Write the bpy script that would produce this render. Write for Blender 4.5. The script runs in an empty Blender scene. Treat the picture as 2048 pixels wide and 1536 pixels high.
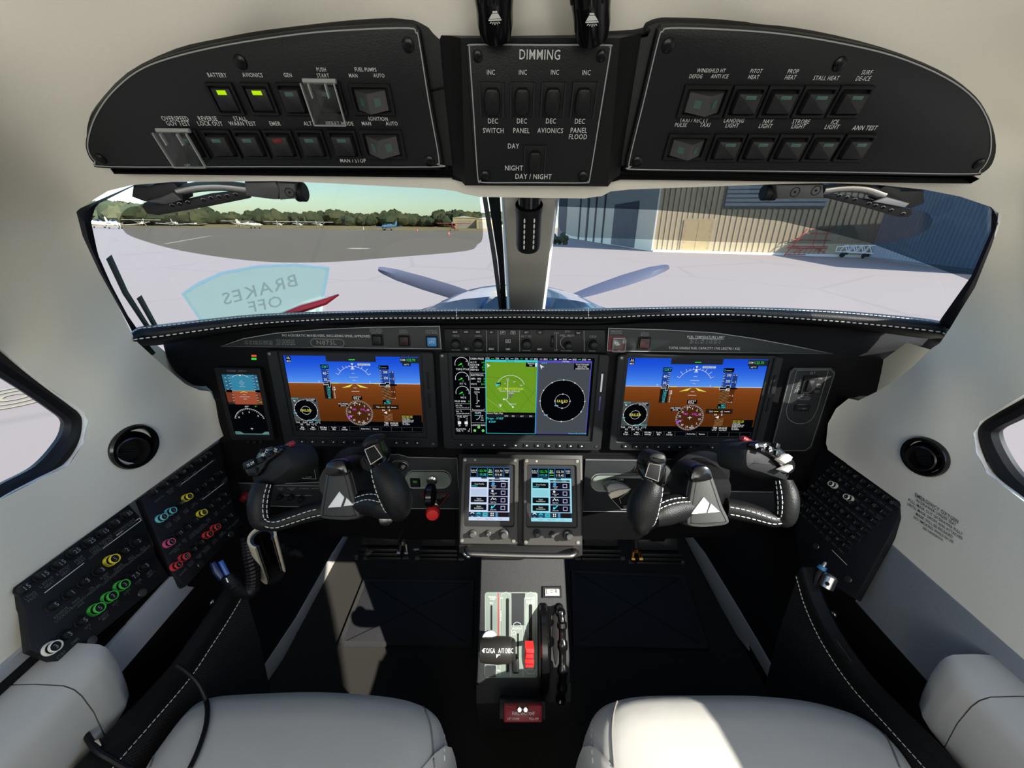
import bpy, bmesh, math, random
import numpy as np
from mathutils import Vector, Matrix
from mathutils.geometry import delaunay_2d_cdt
from mathutils.bvhtree import BVHTree
random.seed(7)
SC = bpy.context.scene
COL = SC.collection
R = math.radians
# ------------------------------------------------------------------ camera, sky, sun, lights, exposure
CAMH = 0.95
CAM = Vector((0, 0, CAMH))
PITCH, ROLL, FPX = R(22.4), R(0.7), 770.0
_F = Vector((0, math.cos(PITCH), -math.sin(PITCH)))
_U0 = Vector((0, math.sin(PITCH), math.cos(PITCH)))
_R0 = Vector((1, 0, 0))
_RR = _R0 * math.cos(ROLL) + _U0 * math.sin(ROLL)
_UU = _U0 * math.cos(ROLL) - _R0 * math.sin(ROLL)
cd = bpy.data.cameras.new('camera')
cd.sensor_width = 36.0
cd.lens = FPX / 2048 * 36.0
cd.clip_start = 0.01
cd.clip_end = 3000
cam = bpy.data.objects.new('camera', cd)
COL.objects.link(cam)
cam.matrix_world = Matrix(((_RR.x, _UU.x, -_F.x, CAM.x), (_RR.y, _UU.y, -_F.y, CAM.y), (_RR.z, _UU.z, -_F.z, CAM.z), (0, 0, 0, 1)))
SC.camera = cam
SC.view_settings.view_transform = 'Standard'
SC.view_settings.look = 'None'
SC.view_settings.exposure = 0.0
SC.view_settings.gamma = 1.0
SC.view_settings.use_curve_mapping = False
SC.cycles.use_denoising = True
SC.cycles.max_bounces = 8
SC.cycles.transparent_max_bounces = 24
SC.cycles.caustics_reflective = False
SC.cycles.caustics_refractive = False
SC.cycles.sample_clamp_indirect = 6.0
SUN_DIR = Vector((-1.0, 0.80, -0.90)).normalized()
wd = bpy.data.worlds.new('sky')
SC.world = wd
wd.use_nodes = True
nt = wd.node_tree
sky = nt.nodes.new('ShaderNodeTexSky')
sky.sky_type = 'NISHITA'
sky.sun_disc = False
sky.sun_elevation = math.asin(-SUN_DIR.z)
sky.sun_rotation = math.atan2(-SUN_DIR.x, -SUN_DIR.y)
sky.air_density = 1.0
sky.dust_density = 0.7
sky.ozone_density = 1.6
tint = nt.nodes.new('ShaderNodeMix')
tint.data_type = 'RGBA'
tint.blend_type = 'MULTIPLY'
tint.inputs['Factor'].default_value = 1
tint.inputs['B'].default_value = (.82, .95, 1.04, 1)
nt.links.new(sky.outputs[0], tint.inputs['A'])
nt.links.new(tint.outputs['Result'], nt.nodes['Background'].inputs[0])
nt.nodes['Background'].inputs[1].default_value = 0.36
sl = bpy.data.lights.new('sun', 'SUN')
sl.energy = 13.0
sl.angle = R(0.6)
sl.color = (1.0, 0.95, 0.87)
so = bpy.data.objects.new('sun', sl)
COL.objects.link(so)
so.rotation_euler = SUN_DIR.to_track_quat('-Z', 'Y').to_euler()
def area(name, loc, target, sx, sy, power, color):
    l = bpy.data.lights.new(name, 'AREA')
    l.shape = 'RECTANGLE'
    l.size, l.size_y, l.energy, l.color = sx, sy, power, color
    o = bpy.data.objects.new(name, l)
    COL.objects.link(o)
    o.location = loc
    o.rotation_euler = (Vector(target) - Vector(loc)).to_track_quat('-Z', 'Y').to_euler()
    return o
# added fill lamps behind the seats, standing in for unseen cabin windows
area('cabin_daylight', (-0.42, -1.05, CAMH - 0.02), (0.15, 0.5, CAMH - 0.2), 0.5, 0.35, 3.5, (1.0, 0.985, 0.95))
area('cabin_daylight', (0.46, -1.05, CAMH - 0.02), (-0.15, 0.5, CAMH - 0.2), 0.5, 0.35, 4.2, (1.0, 0.97, 0.91))
area('cabin_daylight', (0.02, -0.80, CAMH + 0.12), (0.02, 0.15, CAMH - 0.6), 0.7, 0.4, 3.0, (1.0, 0.99, 0.96))
# ------------------------------------------------------------------ helpers
def ray(px, py):
    return _F + _RR * ((px - 1024) / FPX) + _UU * ((768 - py) / FPX)
def at(px, py, z):
    return CAM + ray(px, py) * z
def zX(px, py, X):
    return X / ray(px, py).x
def gnd(px, py, zg):
    r = ray(px, py)
    return CAM + r * ((zg - CAM.z) / r.z)
def lin(c):
    if isinstance(c, str):
        c = tuple(int(c[i:i + 2], 16) / 255 for i in (0, 2, 4))
    elif max(c) > 1:
        c = tuple(x / 255 for x in c)
    return tuple(x / 12.92 if x <= .04045 else ((x + .055) / 1.055) ** 2.4 for x in c)
MATS = {}
def mat(name, c, rough=.5, metal=0., spec=.5, bump=0., scale=60., coat=0., var=0., emit=0., kind='noise', alpha=None):
    if name in MATS:
        return MATS[name]
    m = bpy.data.materials.new(name)
    m.use_nodes = True
    t = m.node_tree
    b = t.nodes['Principled BSDF']
    col = lin(c) + (1,)
    b.inputs['Base Color'].default_value = col
    b.inputs['Roughness'].default_value = rough
    b.inputs['Metallic'].default_value = metal
    b.inputs['Specular IOR Level'].default_value = spec * (.45 if max(col[:3]) < .05 and rough > .3 and not metal else 1)
    b.inputs['Coat Weight'].default_value = coat
    if alpha is not None:
        b.inputs['Alpha'].default_value = alpha
    if emit:
        b.inputs['Emission Color'].default_value = col
        b.inputs['Emission Strength'].default_value = emit
        b.inputs['Base Color'].default_value = (0, 0, 0, 1)
    if bump or var:
        tc = t.nodes.new('ShaderNodeTexCoord')
        if kind == 'voronoi':
            n = t.nodes.new('ShaderNodeTexVoronoi')
            n.inputs['Scale'].default_value = scale
            out = n.outputs['Distance']
        else:
            n = t.nodes.new('ShaderNodeTexNoise')
            n.inputs['Scale'].default_value = scale
            n.inputs['Detail'].default_value = 4
            out = n.outputs['Fac']
        t.links.new(tc.outputs['Object'], n.inputs['Vector'])
        if bump:
            bp = t.nodes.new('ShaderNodeBump')
            bp.inputs['Strength'].default_value = bump
            bp.inputs['Distance'].default_value = .002
            t.links.new(out, bp.inputs['Height'])
            t.links.new(bp.outputs['Normal'], b.inputs['Normal'])
        if var:
            mr = t.nodes.new('ShaderNodeMapRange')
            mr.inputs['To Min'].default_value = 1 - var
            mr.inputs['To Max'].default_value = 1 + var
            t.links.new(out, mr.inputs['Value'])
            mx = t.nodes.new('ShaderNodeMix')
            mx.data_type = 'RGBA'
            mx.blend_type = 'MULTIPLY'
            mx.inputs['Factor'].default_value = 1
            mx.inputs['A'].default_value = col
            t.links.new(mr.outputs['Result'], mx.inputs['B'])
            t.links.new(mx.outputs['Result'], b.inputs['Base Color'])
    MATS[name] = m
    return m
def glass_mat(name, tint, gloss=.06, rough=.0):
    m = bpy.data.materials.new(name)
    m.use_nodes = True
    t = m.node_tree
    t.nodes.clear()
    o = t.nodes.new('ShaderNodeOutputMaterial')
    tr = t.nodes.new('ShaderNodeBsdfTransparent')
    tr.inputs[0].default_value = tuple(tint) + (1,)
    gl = t.nodes.new('ShaderNodeBsdfGlossy')
    gl.inputs['Roughness'].default_value = rough
    mx = t.nodes.new('ShaderNodeMixShader')
    mx.inputs[0].default_value = gloss
    t.links.new(tr.outputs[0], mx.inputs[1])
    t.links.new(gl.outputs[0], mx.inputs[2])
    t.links.new(mx.outputs[0], o.inputs[0])
    MATS[name] = m
    return m
class PL:
    def __init__(s, o, ex, ey):
        s.o = Vector(o); s.ex = Vector(ex).normalized()
        ey = Vector(ey); ey = ey - s.ex * ey.dot(s.ex)
        s.ey = ey.normalized(); s.n = s.ex.cross(s.ey)
    def at(s, u, v, h=0.):
        return s.o + s.ex * u + s.ey * v + s.n * h
    def px(s, px, py, h=0.):
        r = ray(px, py)
        t = (s.o + s.n * h - CAM).dot(s.n) / r.dot(s.n)
        d = CAM + r * t - s.o
        return (d.dot(s.ex), d.dot(s.ey))
    def mat(s, u=0, v=0, h=0):
        p = s.at(u, v, h)
        return Matrix(((s.ex.x, s.ey.x, s.n.x, p.x), (s.ex.y, s.ey.y, s.n.y, p.y), (s.ex.z, s.ey.z, s.n.z, p.z), (0, 0, 0, 1)))
    def scale(s, px, py):           # metres per pixel near a pixel
        a = s.px(px, py); b = s.px(px + 10, py)
        return math.hypot(a[0] - b[0], a[1] - b[1]) / 10
LOCAL = PL((0, 0, 0), (1, 0, 0), (0, 1, 0))       # n = +Z
FRONT = PL((0, 0, 0), (1, 0, 0), (0, 0, 1))       # n = -Y
def rrect(u0, v0, u1, v1, r=0., n=4):
    if u0 > u1: u0, u1 = u1, u0
    if v0 > v1: v0, v1 = v1, v0
    r = min(r, (u1 - u0) / 2, (v1 - v0) / 2)
    if r <= 0:
        return [(u0, v0), (u1, v0), (u1, v1), (u0, v1)]
    p = []
    for cx, cy, a0 in ((u1 - r, v0 + r, -90), (u1 - r, v1 - r, 0), (u0 + r, v1 - r, 90), (u0 + r, v0 + r, 180)):
        for k in range(n + 1):
            a = R(a0 + 90 * k / n)
            p.append((cx + r * math.cos(a), cy + r * math.sin(a)))
    return p
def ell(cu, cv, a, b=None, n=24, a0=0, a1=360):
    b = a if b is None else b
    full = abs(a1 - a0) >= 360
    k = n if full else n + 1
    return [(cu + a * math.cos(R(a0 + (a1 - a0) * i / n)), cv + b * math.sin(R(a0 + (a1 - a0) * i / n))) for i in range(k)]
def area2(p):
    return sum(p[i - 1][0] * p[i][1] - p[i][0] * p[i - 1][1] for i in range(len(p))) / 2
def inset(p, d):
    if area2(p) < 0: p = p[::-1]
    out = []
    n = len(p)
    for i in range(n):
        a = Vector(p[i - 1]); b = Vector(p[i]); c = Vector(p[(i + 1) % n])
        e1 = (b - a); e2 = (c - b)
        if e1.length < 1e-9 or e2.length < 1e-9:
            out.append(tuple(b)); continue
        e1.normalize(); e2.normalize()
        n1 = Vector((-e1.y, e1.x)); n2 = Vector((-e2.y, e2.x))
        m = n1 + n2
        k = max(m.length_squared / 2, .3)
        out.append(tuple(b + m * (d / k)))
    return out
def spline(pts, n=8, closed=False):
    """Catmull-Rom through points of any dimension"""
    P = [np.array(p, float) for p in pts]
    N = len(P)
    out = []
    rng = range(N) if closed else range(N - 1)
    for i in rng:
        p1, p2 = P[i], P[(i + 1) % N]
        p0 = P[i - 1] if (closed or i > 0) else 2 * p1 - p2
        p3 = P[(i + 2) % N] if (closed or i + 2 < N) else 2 * p2 - p1
        for k in range(n):
            t = k / n
            out.append(.5 * ((2 * p1) + (-p0 + p2) * t + (2 * p0 - 5 * p1 + 4 * p2 - p3) * t * t + (-p0 + 3 * p1 - 3 * p2 + p3) * t ** 3))
    if not closed: out.append(P[-1])
    return [tuple(q) for q in out]
# glyph cache
GLY = {}
def _raw(s):
    c = bpy.data.curves.new('glyph', 'FONT')
    c.body = s; c.size = 1.0; c.resolution_u = 2
    c.offset = .006
    o = bpy.data.objects.new('glyph', c)
    COL.objects.link(o)
    dg = bpy.context.evaluated_depsgraph_get()
    me = bpy.data.meshes.new_from_object(o.evaluated_get(dg))
    V = [(v.co.x, v.co.y) for v in me.vertices]
    Fc = [tuple(p.vertices) for p in me.polygons]
    bpy.data.objects.remove(o); bpy.data.curves.remove(c); bpy.data.meshes.remove(me)
    return V, Fc
def glyph(ch):
    if ch not in GLY:
        if ch == ' ':
            GLY[ch] = ([], [], .30)
        else:
            V, Fc = _raw(ch)
            V2, _ = _raw(ch + '|')
            V3, _ = _raw('|')
            adv = max(v[0] for v in V2) - max(v[0] for v in V3)
            GLY[ch] = (V, Fc, max(adv, (max(v[0] for v in V) if V else 0) + .02) + .05)
    return GLY[ch]
class MB:
    def __init__(s):
        s.v = []; s.f = []; s.m = []; s.mats = []; s.sm = []
    def mi(s, m):
        if m not in s.mats: s.mats.append(m)
        return s.mats.index(m)
    def add(s, V, Fc, m, smooth=True):
        b = len(s.v); k = s.mi(m)
        s.v += [Vector(x) for x in V]
        for q in Fc:
            s.f.append([b + i for i in q]); s.m.append(k); s.sm.append(smooth)
        return s
    def prism(s, pl, pts, h0, h1, m, bev=0., back=True, mside=None):
        if area2(pts) < 0: pts = pts[::-1]
        n = len(pts)
        if h1 - h0 < 1e-9:
            return s.add([pl.at(u, v, h1) for u, v in pts], [list(range(n))], m)
        rings = [[pl.at(u, v, h0) for u, v in pts]]
        if bev > 0:
            rings.append([pl.at(u, v, h1 - bev) for u, v in pts])
            q = inset(pts, bev * .35); rings.append([pl.at(u, v, h1 - bev * .3) for u, v in q])
            q = inset(pts, bev); rings.append([pl.at(u, v, h1) for u, v in q])
        else:
            rings.append([pl.at(u, v, h1) for u, v in pts])
        V = [x for r in rings for x in r]
        side = []
        for r in range(len(rings) - 1):
            for i in range(n):
                j = (i + 1) % n
                side.append([r * n + i, r * n + j, (r + 1) * n + j, (r + 1) * n + i])
        b = len(s.v); s.add(V, side, mside or m)
        k = s.mi(m)
        s.f.append([b + (len(rings) - 1) * n + i for i in range(n)]); s.m.append(k); s.sm.append(False)
        if back:
            s.f.append([b + i for i in range(n)][::-1]); s.m.append(k); s.sm.append(True)
        return s
    def ring(s, pl, outer, inner, h0, h1, m, bev=0., h_in=None):
        """frame between two loops with same point count; inner wall goes down to h_in"""
        if area2(outer) < 0: outer = outer[::-1]
        if area2(inner) < 0: inner = inner[::-1]
        n = len(outer)
        hi = h0 if h_in is None else h_in
        o2 = inset(outer, bev) if bev else outer
        i2 = inset(inner, -bev) if bev else inner
        rings = [[pl.at(u, v, h0) for u, v in outer], [pl.at(u, v, h1 - bev) for u, v in outer], [pl.at(u, v, h1) for u, v in o2],
                 [pl.at(u, v, h1) for u, v in i2], [pl.at(u, v, h1 - bev) for u, v in inner], [pl.at(u, v, hi) for u, v in inner]]
        V = [x for r in rings for x in r]
        Fc = []
        for r in range(5):
            for i in range(n):
                j = (i + 1) % n
                Fc.append([r * n + i, r * n + j, (r + 1) * n + j, (r + 1) * n + i])
        q = len(s.sm); s.add(V, Fc, m)
        for r in (0, 2, 4): s.sm[q + r * n:q + (r + 1) * n] = [False] * n
        return s
    def box(s, pl, u0, v0, u1, v1, h0, h1, m, bev=0., r=0.):
        return s.prism(pl, rrect(u0, v0, u1, v1, r), h0, h1, m, bev)
    def strip(s, pl, pts, w, h, m, closed=False):
        P = [Vector(p) for p in pts]
        n = len(P); L = []; Q = []
        for i in range(n):
            if closed or 0 < i < n - 1:
                a = (P[i] - P[i - 1]); b = (P[(i + 1) % n] - P[i])
            elif i == 0:
                a = b = P[1] - P[0]
            else:
                a = b = P[-1] - P[-2]
            if a.length < 1e-9: a = b
            if b.length < 1e-9: b = a
            a = a.normalized(); b = b.normalized()
            m1 = Vector((-a.y, a.x)) + Vector((-b.y, b.x))
            k = max(m1.length_squared / 2, .4)
            d = m1 * (w / 2 / k)
            L.append(P[i] + d); Q.append(P[i] - d)
        V = [pl.at(p.x, p.y, h) for p in L] + [pl.at(p.x, p.y, h) for p in Q]
        Fc = [[i, (i + 1) % n, n + (i + 1) % n, n + i] for i in range(n if closed else n - 1)]
        return s.add(V, Fc, m)
    def tube(s, pts, r, m, seg=10, closed=False, caps=True, flat=None, up=None):
        P = [Vector(p) for p in pts]
        n = len(P)
        rs = r if isinstance(r, (list, tuple)) else [r] * n
        T = []
        for i in range(n):
            if closed: t = P[(i + 1) % n] - P[i - 1]
            elif i == 0: t = P[1] - P[0]
            elif i == n - 1: t = P[-1] - P[-2]
            else: t = P[i + 1] - P[i - 1]
            T.append(t.normalized())
        if up is None:
            up = Vector((0, 0, 1))
            if abs(T[0].dot(up)) > .9: up = Vector((0, 1, 0))
        N = Vector(up)
        V = []
        for i in range(n):
            N = (N - T[i] * N.dot(T[i]))
            if N.length < 1e-6: N = T[i].orthogonal()
            N.normalize()
            B = T[i].cross(N)
            fx = flat or 1.
            for k in range(seg):
                a = 2 * math.pi * k / seg
                V.append(P[i] + (B * math.cos(a) + N * math.sin(a) * fx) * rs[i])
        Fc = []
        for i in range(n if closed else n - 1):
            for k in range(seg):
                k2 = (k + 1) % seg; i2 = (i + 1) % n
                Fc.append([i * seg + k, i * seg + k2, i2 * seg + k2, i2 * seg + k])
        if caps and not closed:
            Fc.append(list(range(seg))[::-1]); Fc.append([(n - 1) * seg + k for k in range(seg)])
        return s.add(V, Fc, m)
    def lathe(s, o, ax, prof, m, seg=20, cap0=True, cap1=True):
        o = Vector(o); ax = Vector(ax).normalized()
        e = ax.orthogonal().normalized(); g = ax.cross(e)
        V = []
        for r, h in prof:
            for k in range(seg):
                a = 2 * math.pi * k / seg
                V.append(o + ax * h + (e * math.cos(a) + g * math.sin(a)) * r)
        Fc = []
        for i in range(len(prof) - 1):
            for k in range(seg):
                k2 = (k + 1) % seg
                Fc.append([i * seg + k, i * seg + k2, (i + 1) * seg + k2, (i + 1) * seg + k])
        if cap0: Fc.append(list(range(seg))[::-1])
        if cap1: Fc.append([(len(prof) - 1) * seg + k for k in range(seg)])
        return s.add(V, Fc, m)
    def text(s, pl, txt, u, v, size, h, m, align='c', rot=0., sx=.82, skew=0., gap=1.25):
        """cap height = size; (u,v) = centre of the block"""
        k = size / .70
        lines = txt.split('\n')
        y = (len(lines) - 1) * gap * size / 2
        cr, sr = math.cos(rot), math.sin(rot)
        for ln in lines:
            W = sum(glyph(c)[2] for c in ln) * k * sx
            x = {'c': -W / 2, 'l': 0., 'r': -W}[align]
            for c in ln:
                V, Fc, adv = glyph(c)
                if V:
                    O = []
                    for a, b in V:
                        yy = y + b * k - size / 2
                        xx = x + a * k * sx + skew * yy
                        O.append(pl.at(u + xx * cr - yy * sr, v + xx * sr + yy * cr, h))
                    s.add(O, Fc, m, False)
                x += adv * k * sx
            y -= gap * size
        return s
    def grid(s, G, m, cu=False, cv=False):
        """G[i][j] points"""
        a = len(G); b = len(G[0])
        V = [p for r in G for p in r]
        Fc = []
        for i in range(a if cu else a - 1):
            for j in range(b if cv else b - 1):
                i2 = (i + 1) % a; j2 = (j + 1) % b
                Fc.append([i * b + j, i * b + j2, i2 * b + j2, i2 * b + j])
        return s.add(V, Fc, m)
    def build(s, name, parent=None, root=None, sharp=35, recalc=True):
        off = Vector((0, 0, 0))
        p = parent
        while p is not None:
            off += Vector(p.location); p = p.parent
        me = bpy.data.meshes.new(name)
        me.from_pydata([tuple(x - off) for x in s.v], [], s.f)
        for m in s.mats: me.materials.append(m)
        me.polygons.foreach_set('material_index', s.m)
        me.polygons.foreach_set('use_smooth', s.sm)
        if recalc and len(s.f) < 60000:
            bm = bmesh.new(); bm.from_mesh(me)
            bmesh.ops.recalc_face_normals(bm, faces=bm.faces)
            bm.to_mesh(me); bm.free()
        me.set_sharp_from_angle(angle=R(sharp))
        me.update()
        o = bpy.data.objects.new(name, me)
        COL.objects.link(o)
        if parent is not None: o.parent = parent
        return o
def thing(name, label, cat, loc=(0, 0, 0), group=None):
    o = bpy.data.objects.new(name, None)
    o.empty_display_size = .05
    COL.objects.link(o)
    o.location = loc
    return tag(o, label, cat, group)
def tag(o, label, cat, group=None, kind=None):
    o['label'] = label; o['category'] = cat
    if group: o['group'] = group
    if kind: o['kind'] = kind
    return o
def struct(o, label=None):
    o['kind'] = 'structure'
    if label: o['label'] = label
    return o
def dup(root, loc, rotz=None, label=None, scale=None):
    r = root.copy(); COL.objects.link(r); r.location = loc
    if rotz is not None: r.rotation_euler = (0, 0, rotz)
    if scale: r.scale = (scale,) * 3
    if label: r['label'] = label
    for ch in list(root.children):
        c = ch.copy(); COL.objects.link(c); c.parent = r
        for g in list(ch.children):
            d = g.copy(); COL.objects.link(d); d.parent = c
    return r
class TPS:
    def __init__(s, pts, lam=1e-4):
        A = np.array([(p[0] / 1000, p[1] / 1000) for p in pts]); y = np.array([1 / p[2] for p in pts])
        n = len(A)
        D = np.linalg.norm(A[:, None] - A[None], axis=2)
        K = np.where(D > 0, D * D * np.log(D + 1e-12), 0) + lam * np.eye(n)
        Pm = np.hstack([np.ones((n, 1)), A])
        M = np.block([[K, Pm], [Pm.T, np.zeros((3, 3))]])
        s.w = np.linalg.solve(M, np.concatenate([y, np.zeros(3)])); s.A = A
    def z(s, px, py):
        q = np.array((px / 1000, py / 1000))
        d = np.linalg.norm(s.A - q, axis=1)
        return 1 / (np.dot(s.w[:-3], np.where(d > 0, d * d * np.log(d + 1e-12), 0)) + s.w[-3] + s.w[-2] * q[0] + s.w[-1] * q[1])
def region_mesh(polys, step, fz, box=None):
    """polys[0] outline, rest holes (pixel outlines) -> triangulated vertices (px,py) + faces, interior seeded on a grid"""
    V = []; E = []
    for pg in polys:
        b = len(V); n = len(pg)
        V += [Vector(p[:2]) for p in pg]
        E += [(b + i, b + (i + 1) % n) for i in range(n)]
    A = [np.array([p[:2] for p in pg]) for pg in polys]
    def inside(pt, poly):
        x, y = pt; c = False; j = len(poly) - 1
        for i in range(len(poly)):
            if (poly[i][1] > y) != (poly[j][1] > y) and x < (poly[j][0] - poly[i][0]) * (y - poly[i][1]) / (poly[j][1] - poly[i][1]) + poly[i][0]: c = not c
            j = i
        return c
    mn = A[0].min(0); mx = A[0].max(0)
    allb = np.vstack(A)
    ys = np.arange(mn[1] + step / 2, mx[1], step)
    for iy, y in enumerate(ys):
        for x in np.arange(mn[0] + step / 2 + (iy % 2) * step / 2, mx[0], step):
            if inside((x, y), A[0]) and not any(inside((x, y), h) for h in A[1:]):
                if np.min(np.hypot(allb[:, 0] - x, allb[:, 1] - y)) > step * .45:
                    V.append(Vector((x, y)))
    r = delaunay_2d_cdt(V, E, [], 0, 1e-6)
    vo, fo = r[0], r[2]
    Fc = []
    for f in fo:
        c = sum((vo[i] for i in f), Vector((0, 0))) / len(f)
        if inside(c, A[0]) and not any(inside(c, h) for h in A[1:]): Fc.append(list(f))
    return [(v.x, v.y) for v in vo], Fc
def dens(pts, step, closed=True):
    out = []
    n = len(pts)
    for i in range(n if closed else n - 1):
        a = np.array(pts[i], float); b = np.array(pts[(i + 1) % n], float)
        k = max(1, int(np.linalg.norm(b - a) / step))
        for j in range(k): out.append(tuple(a + (b - a) * j / k))
    if not closed: out.append(tuple(pts[-1]))
    return out
# ------------------------------------------------------------------ materials
M_LINER = mat('cream_liner', (219, 215, 202), .55, bump=.06, scale=420, var=.03)
M_GREYTRIM = mat('grey_vinyl', (150, 153, 158), .5, bump=.15, scale=700)
M_BLK = mat('black_plastic', (21, 22, 23), .45, bump=.05, scale=500)
M_PANEL = mat('charcoal_panel_paint', (30, 32, 33), .42, bump=.10, scale=900, var=.05)
M_PANEL2 = mat('slate_panel_paint', (38, 41, 43), .45, bump=.08, scale=900, var=.05)
M_DARK = mat('matt_black', (14, 14, 15), .7, var=.1, scale=80)
M_GLOSSB = mat('gloss_black', (10, 10, 11), .18, var=.05, scale=30)
M_RUBBER = mat('black_rubber', (16, 16, 19), .45, bump=.05, scale=200)
M_LEATHB = mat('black_leather', (17, 18, 18), .42, bump=.16, scale=1000, kind='voronoi')
M_LEATHG = mat('grey_leather', (184, 182, 175), .5, bump=.55, scale=16, var=.04)
M_STITCH = mat('white_thread', (205, 205, 200), .7, var=.1, scale=400)
M_CHROME = mat('brushed_metal', (190, 188, 184), .25, metal=1., var=.05, scale=200)
M_STEEL = mat('dark_steel', (120, 118, 114), .35, metal=1., var=.08, scale=200)
M_SCREW = mat('black_screw', (24, 24, 25), .3, metal=.6, var=.1, scale=300)
M_LEGEND = mat('white_legend_paint', (200, 202, 200), .5, var=.04, scale=300)
M_LEGD = mat('grey_legend_paint', (125, 128, 127), .5, var=.04, scale=300)
M_LINE = mat('border_line_paint', (150, 153, 150), .5, var=.04, scale=300)
M_RED = mat('red_plastic', (205, 40, 38), .4, var=.05, scale=100)
M_DKRED = mat('dark_red_plastic', (120, 24, 34), .4, var=.05, scale=100)
M_WHITE = mat('white_paint', (225, 226, 226), .4, var=.04, scale=20)
M_CARPET = mat('black_carpet', (46, 44, 40), .95, bump=1.0, scale=900, var=.7)
M_MATV = mat('ribbed_mat_vinyl', (44, 44, 46), .7, bump=.5, scale=1200, var=.3)
M_BEIGE = mat('beige_plastic', (190, 180, 158), .45, var=.04, scale=60)
glass_mat('windscreen_glass', (.93, .95, .95), .035)
glass_mat('visor_brown_tint', (.60, .60, .55), .02)
glass_mat('visor_grey_tint', (.74, .73, .74), .02)
glass_mat('film_grey_tint', (.24, .29, .34), .02)
glass_mat('clear_cover', (.94, .95, .95), .035, .03)
def emis(name, c, s=1.0):
    if name in MATS: return MATS[name]
    m = bpy.data.materials.new(name); m.use_nodes = True
    t = m.node_tree; t.nodes.clear()
    o = t.nodes.new('ShaderNodeOutputMaterial'); e = t.nodes.new('ShaderNodeEmission')
    e.inputs[0].default_value = lin(c) + (1,); e.inputs[1].default_value = s
    t.links.new(e.outputs[0], o.inputs[0]); MATS[name] = m
    return m
X0 = 0.02
def mir(px): return None
# ------------------------------------------------------------------ working planes of the cockpit
OV = PL(at(1046, 220, .30), (1, 0, 0), -(_F - _U0 * .803))
_pd = (_F - _U0 * ((3023 - 768) / FPX))
PANEL = PL(at(1046, 790, .70), (1, 0, 0), -_pd)
GTC = PL(at(1042, 915, .685), (1, 0, 0), (_F + _U0 * 5.02))
PED = PL(at(1046, 1115, .715), (1, 0, 0), (_F + _U0 * 3.95))
# ------------------------------------------------------------------ cabin liner
OVZ = lambda x, y: (CAM + ray(x, y) * 1, )
def ovz(x, y, k=1.03):
    r = ray(x, y); return (OV.o - CAM).dot(OV.n) / r.dot(OV.n) * k
LC = []
def cx(px, py, X): LC.append((px, py, zX(px, py, X)))
def cz(px, py, z): LC.append((px, py, z))
for px, py, X in [(152, 425, -.43), (190, 530, -.455), (240, 610, -.49), (275, 685, -.52), (338, 741, -.545), (398, 781, -.552),
                  (440, 820, -.545), (448, 871, -.545), (350, 943, -.552), (200, 1055, -.556), (43, 1164, -.556), (-200, 1335, -.556),
                  (84, 1258, -.55), (-100, 1420, -.55), (0, 600, -.49), (-200, 600, -.50), (0, 400, -.43), (-200, 400, -.43), (0, 200, -.385),
                  (100, 500, -.452), (130, 640, -.50), (0, 695, -.535), (150, 800, -.556), (176, 860, -.562), (130, 940, -.566), (0, 1010, -.566), (-250, 520, -.53),
                  (-250, 1150, -.566), (268, 893, -.556), (250, 760, -.535), (340, 850, -.552), (150, 1030, -.562)]:
    cx(px, py, X)
for px, py, X in [(2004, 432, .47), (1975, 530, .495), (1930, 610, .53), (1899, 669, .56), (1824, 735, .585), (1760, 780, .592),
                  (1700, 800, .59), (1656, 850, .585), (1656, 900, .585), (1800, 1004, .594), (1774, 1080, .58), (2048, 1322, .58), (2250, 1490, .58), (2250, 1340, .596),
                  (2048, 600, .53), (2250, 600, .54), (2048, 400, .475), (2250, 400, .475), (2048, 200, .43), (1990, 640, .54),
                  (2048, 785, .578), (1960, 835, .595), (1945, 865, .60), (1973, 945, .605), (2048, 1005, .606), (2300, 620, .57), (2300, 1180, .606), (1850, 913, .596), (1850, 760, .577), (1750, 870, .592),
                  (1900, 1000, .602), (1950, 1130, .592), (1870, 1050, .594)]:
    cx(px, py, X)
for px, py in [(165, 250), (180, 335), (300, 130), (520, 80), (700, 55), (500, 335), (885, 335), (1240, 340), (1500, 340), (1960, 350), (1990, 260), (1800, 140), (1600, 80), (1420, 55), (1060, 150), (1060, 340), (500, 220), (1600, 220)]:
    cz(px, py, ovz(px, py))
for px, py, z in [(-200, -250, .235), (400, -250, .225), (1024, -250, .222), (1650, -250, .225), (2250, -250, .24), (0, 0, .262), (2048, 0, .268), (512, 0, .252), (1536, 0, .252), (1024, 20, .250),
                  (550, 360, .352), (900, 382, .358), (1060, 394, .362), (1220, 384, .358), (1560, 367, .352), (270, 368, .362), (1848, 379, .368)]:
    cz(px, py, z)
for x, y, X in ((2700, 1487, .606), (2700, 1899, .58), (2700, 1700, .596), (2700, 326, .55), (2700, 60, .47), (-650, 1444, -.566), (-650, 1878, -.55), (-650, 1660, -.56), (-650, 237, -.51), (-650, 0, -.44)): cx(x, y, X)
for x, z in ((-650, .20), (1024, .213), (2700, .205)): cz(x, -420, z)
LT = TPS(LC, 3e-4)
def liner_pt(x, y, k=1.0): return at(x, y, LT.z(x, y) * k)
def liner_pl(px, py):
    p = liner_pt(px, py); a = liner_pt(px + 25, py) - liner_pt(px - 25, py); b = liner_pt(px, py - 25) - liner_pt(px, py + 25)
    return PL(p, a, b)
WS_L = [(152, 421), (216, 382), (265, 370), (345, 364), (550, 362), (650, 366), (879, 378), (910, 382), (930, 388), (955, 393)]
WS_R = [(1174, 396), (1204, 392), (1221, 383), (1260, 379), (1560, 368), (1661, 366), (1760, 370), (1848, 379), (1920, 393), (1982, 414), (2004, 432)]
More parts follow.
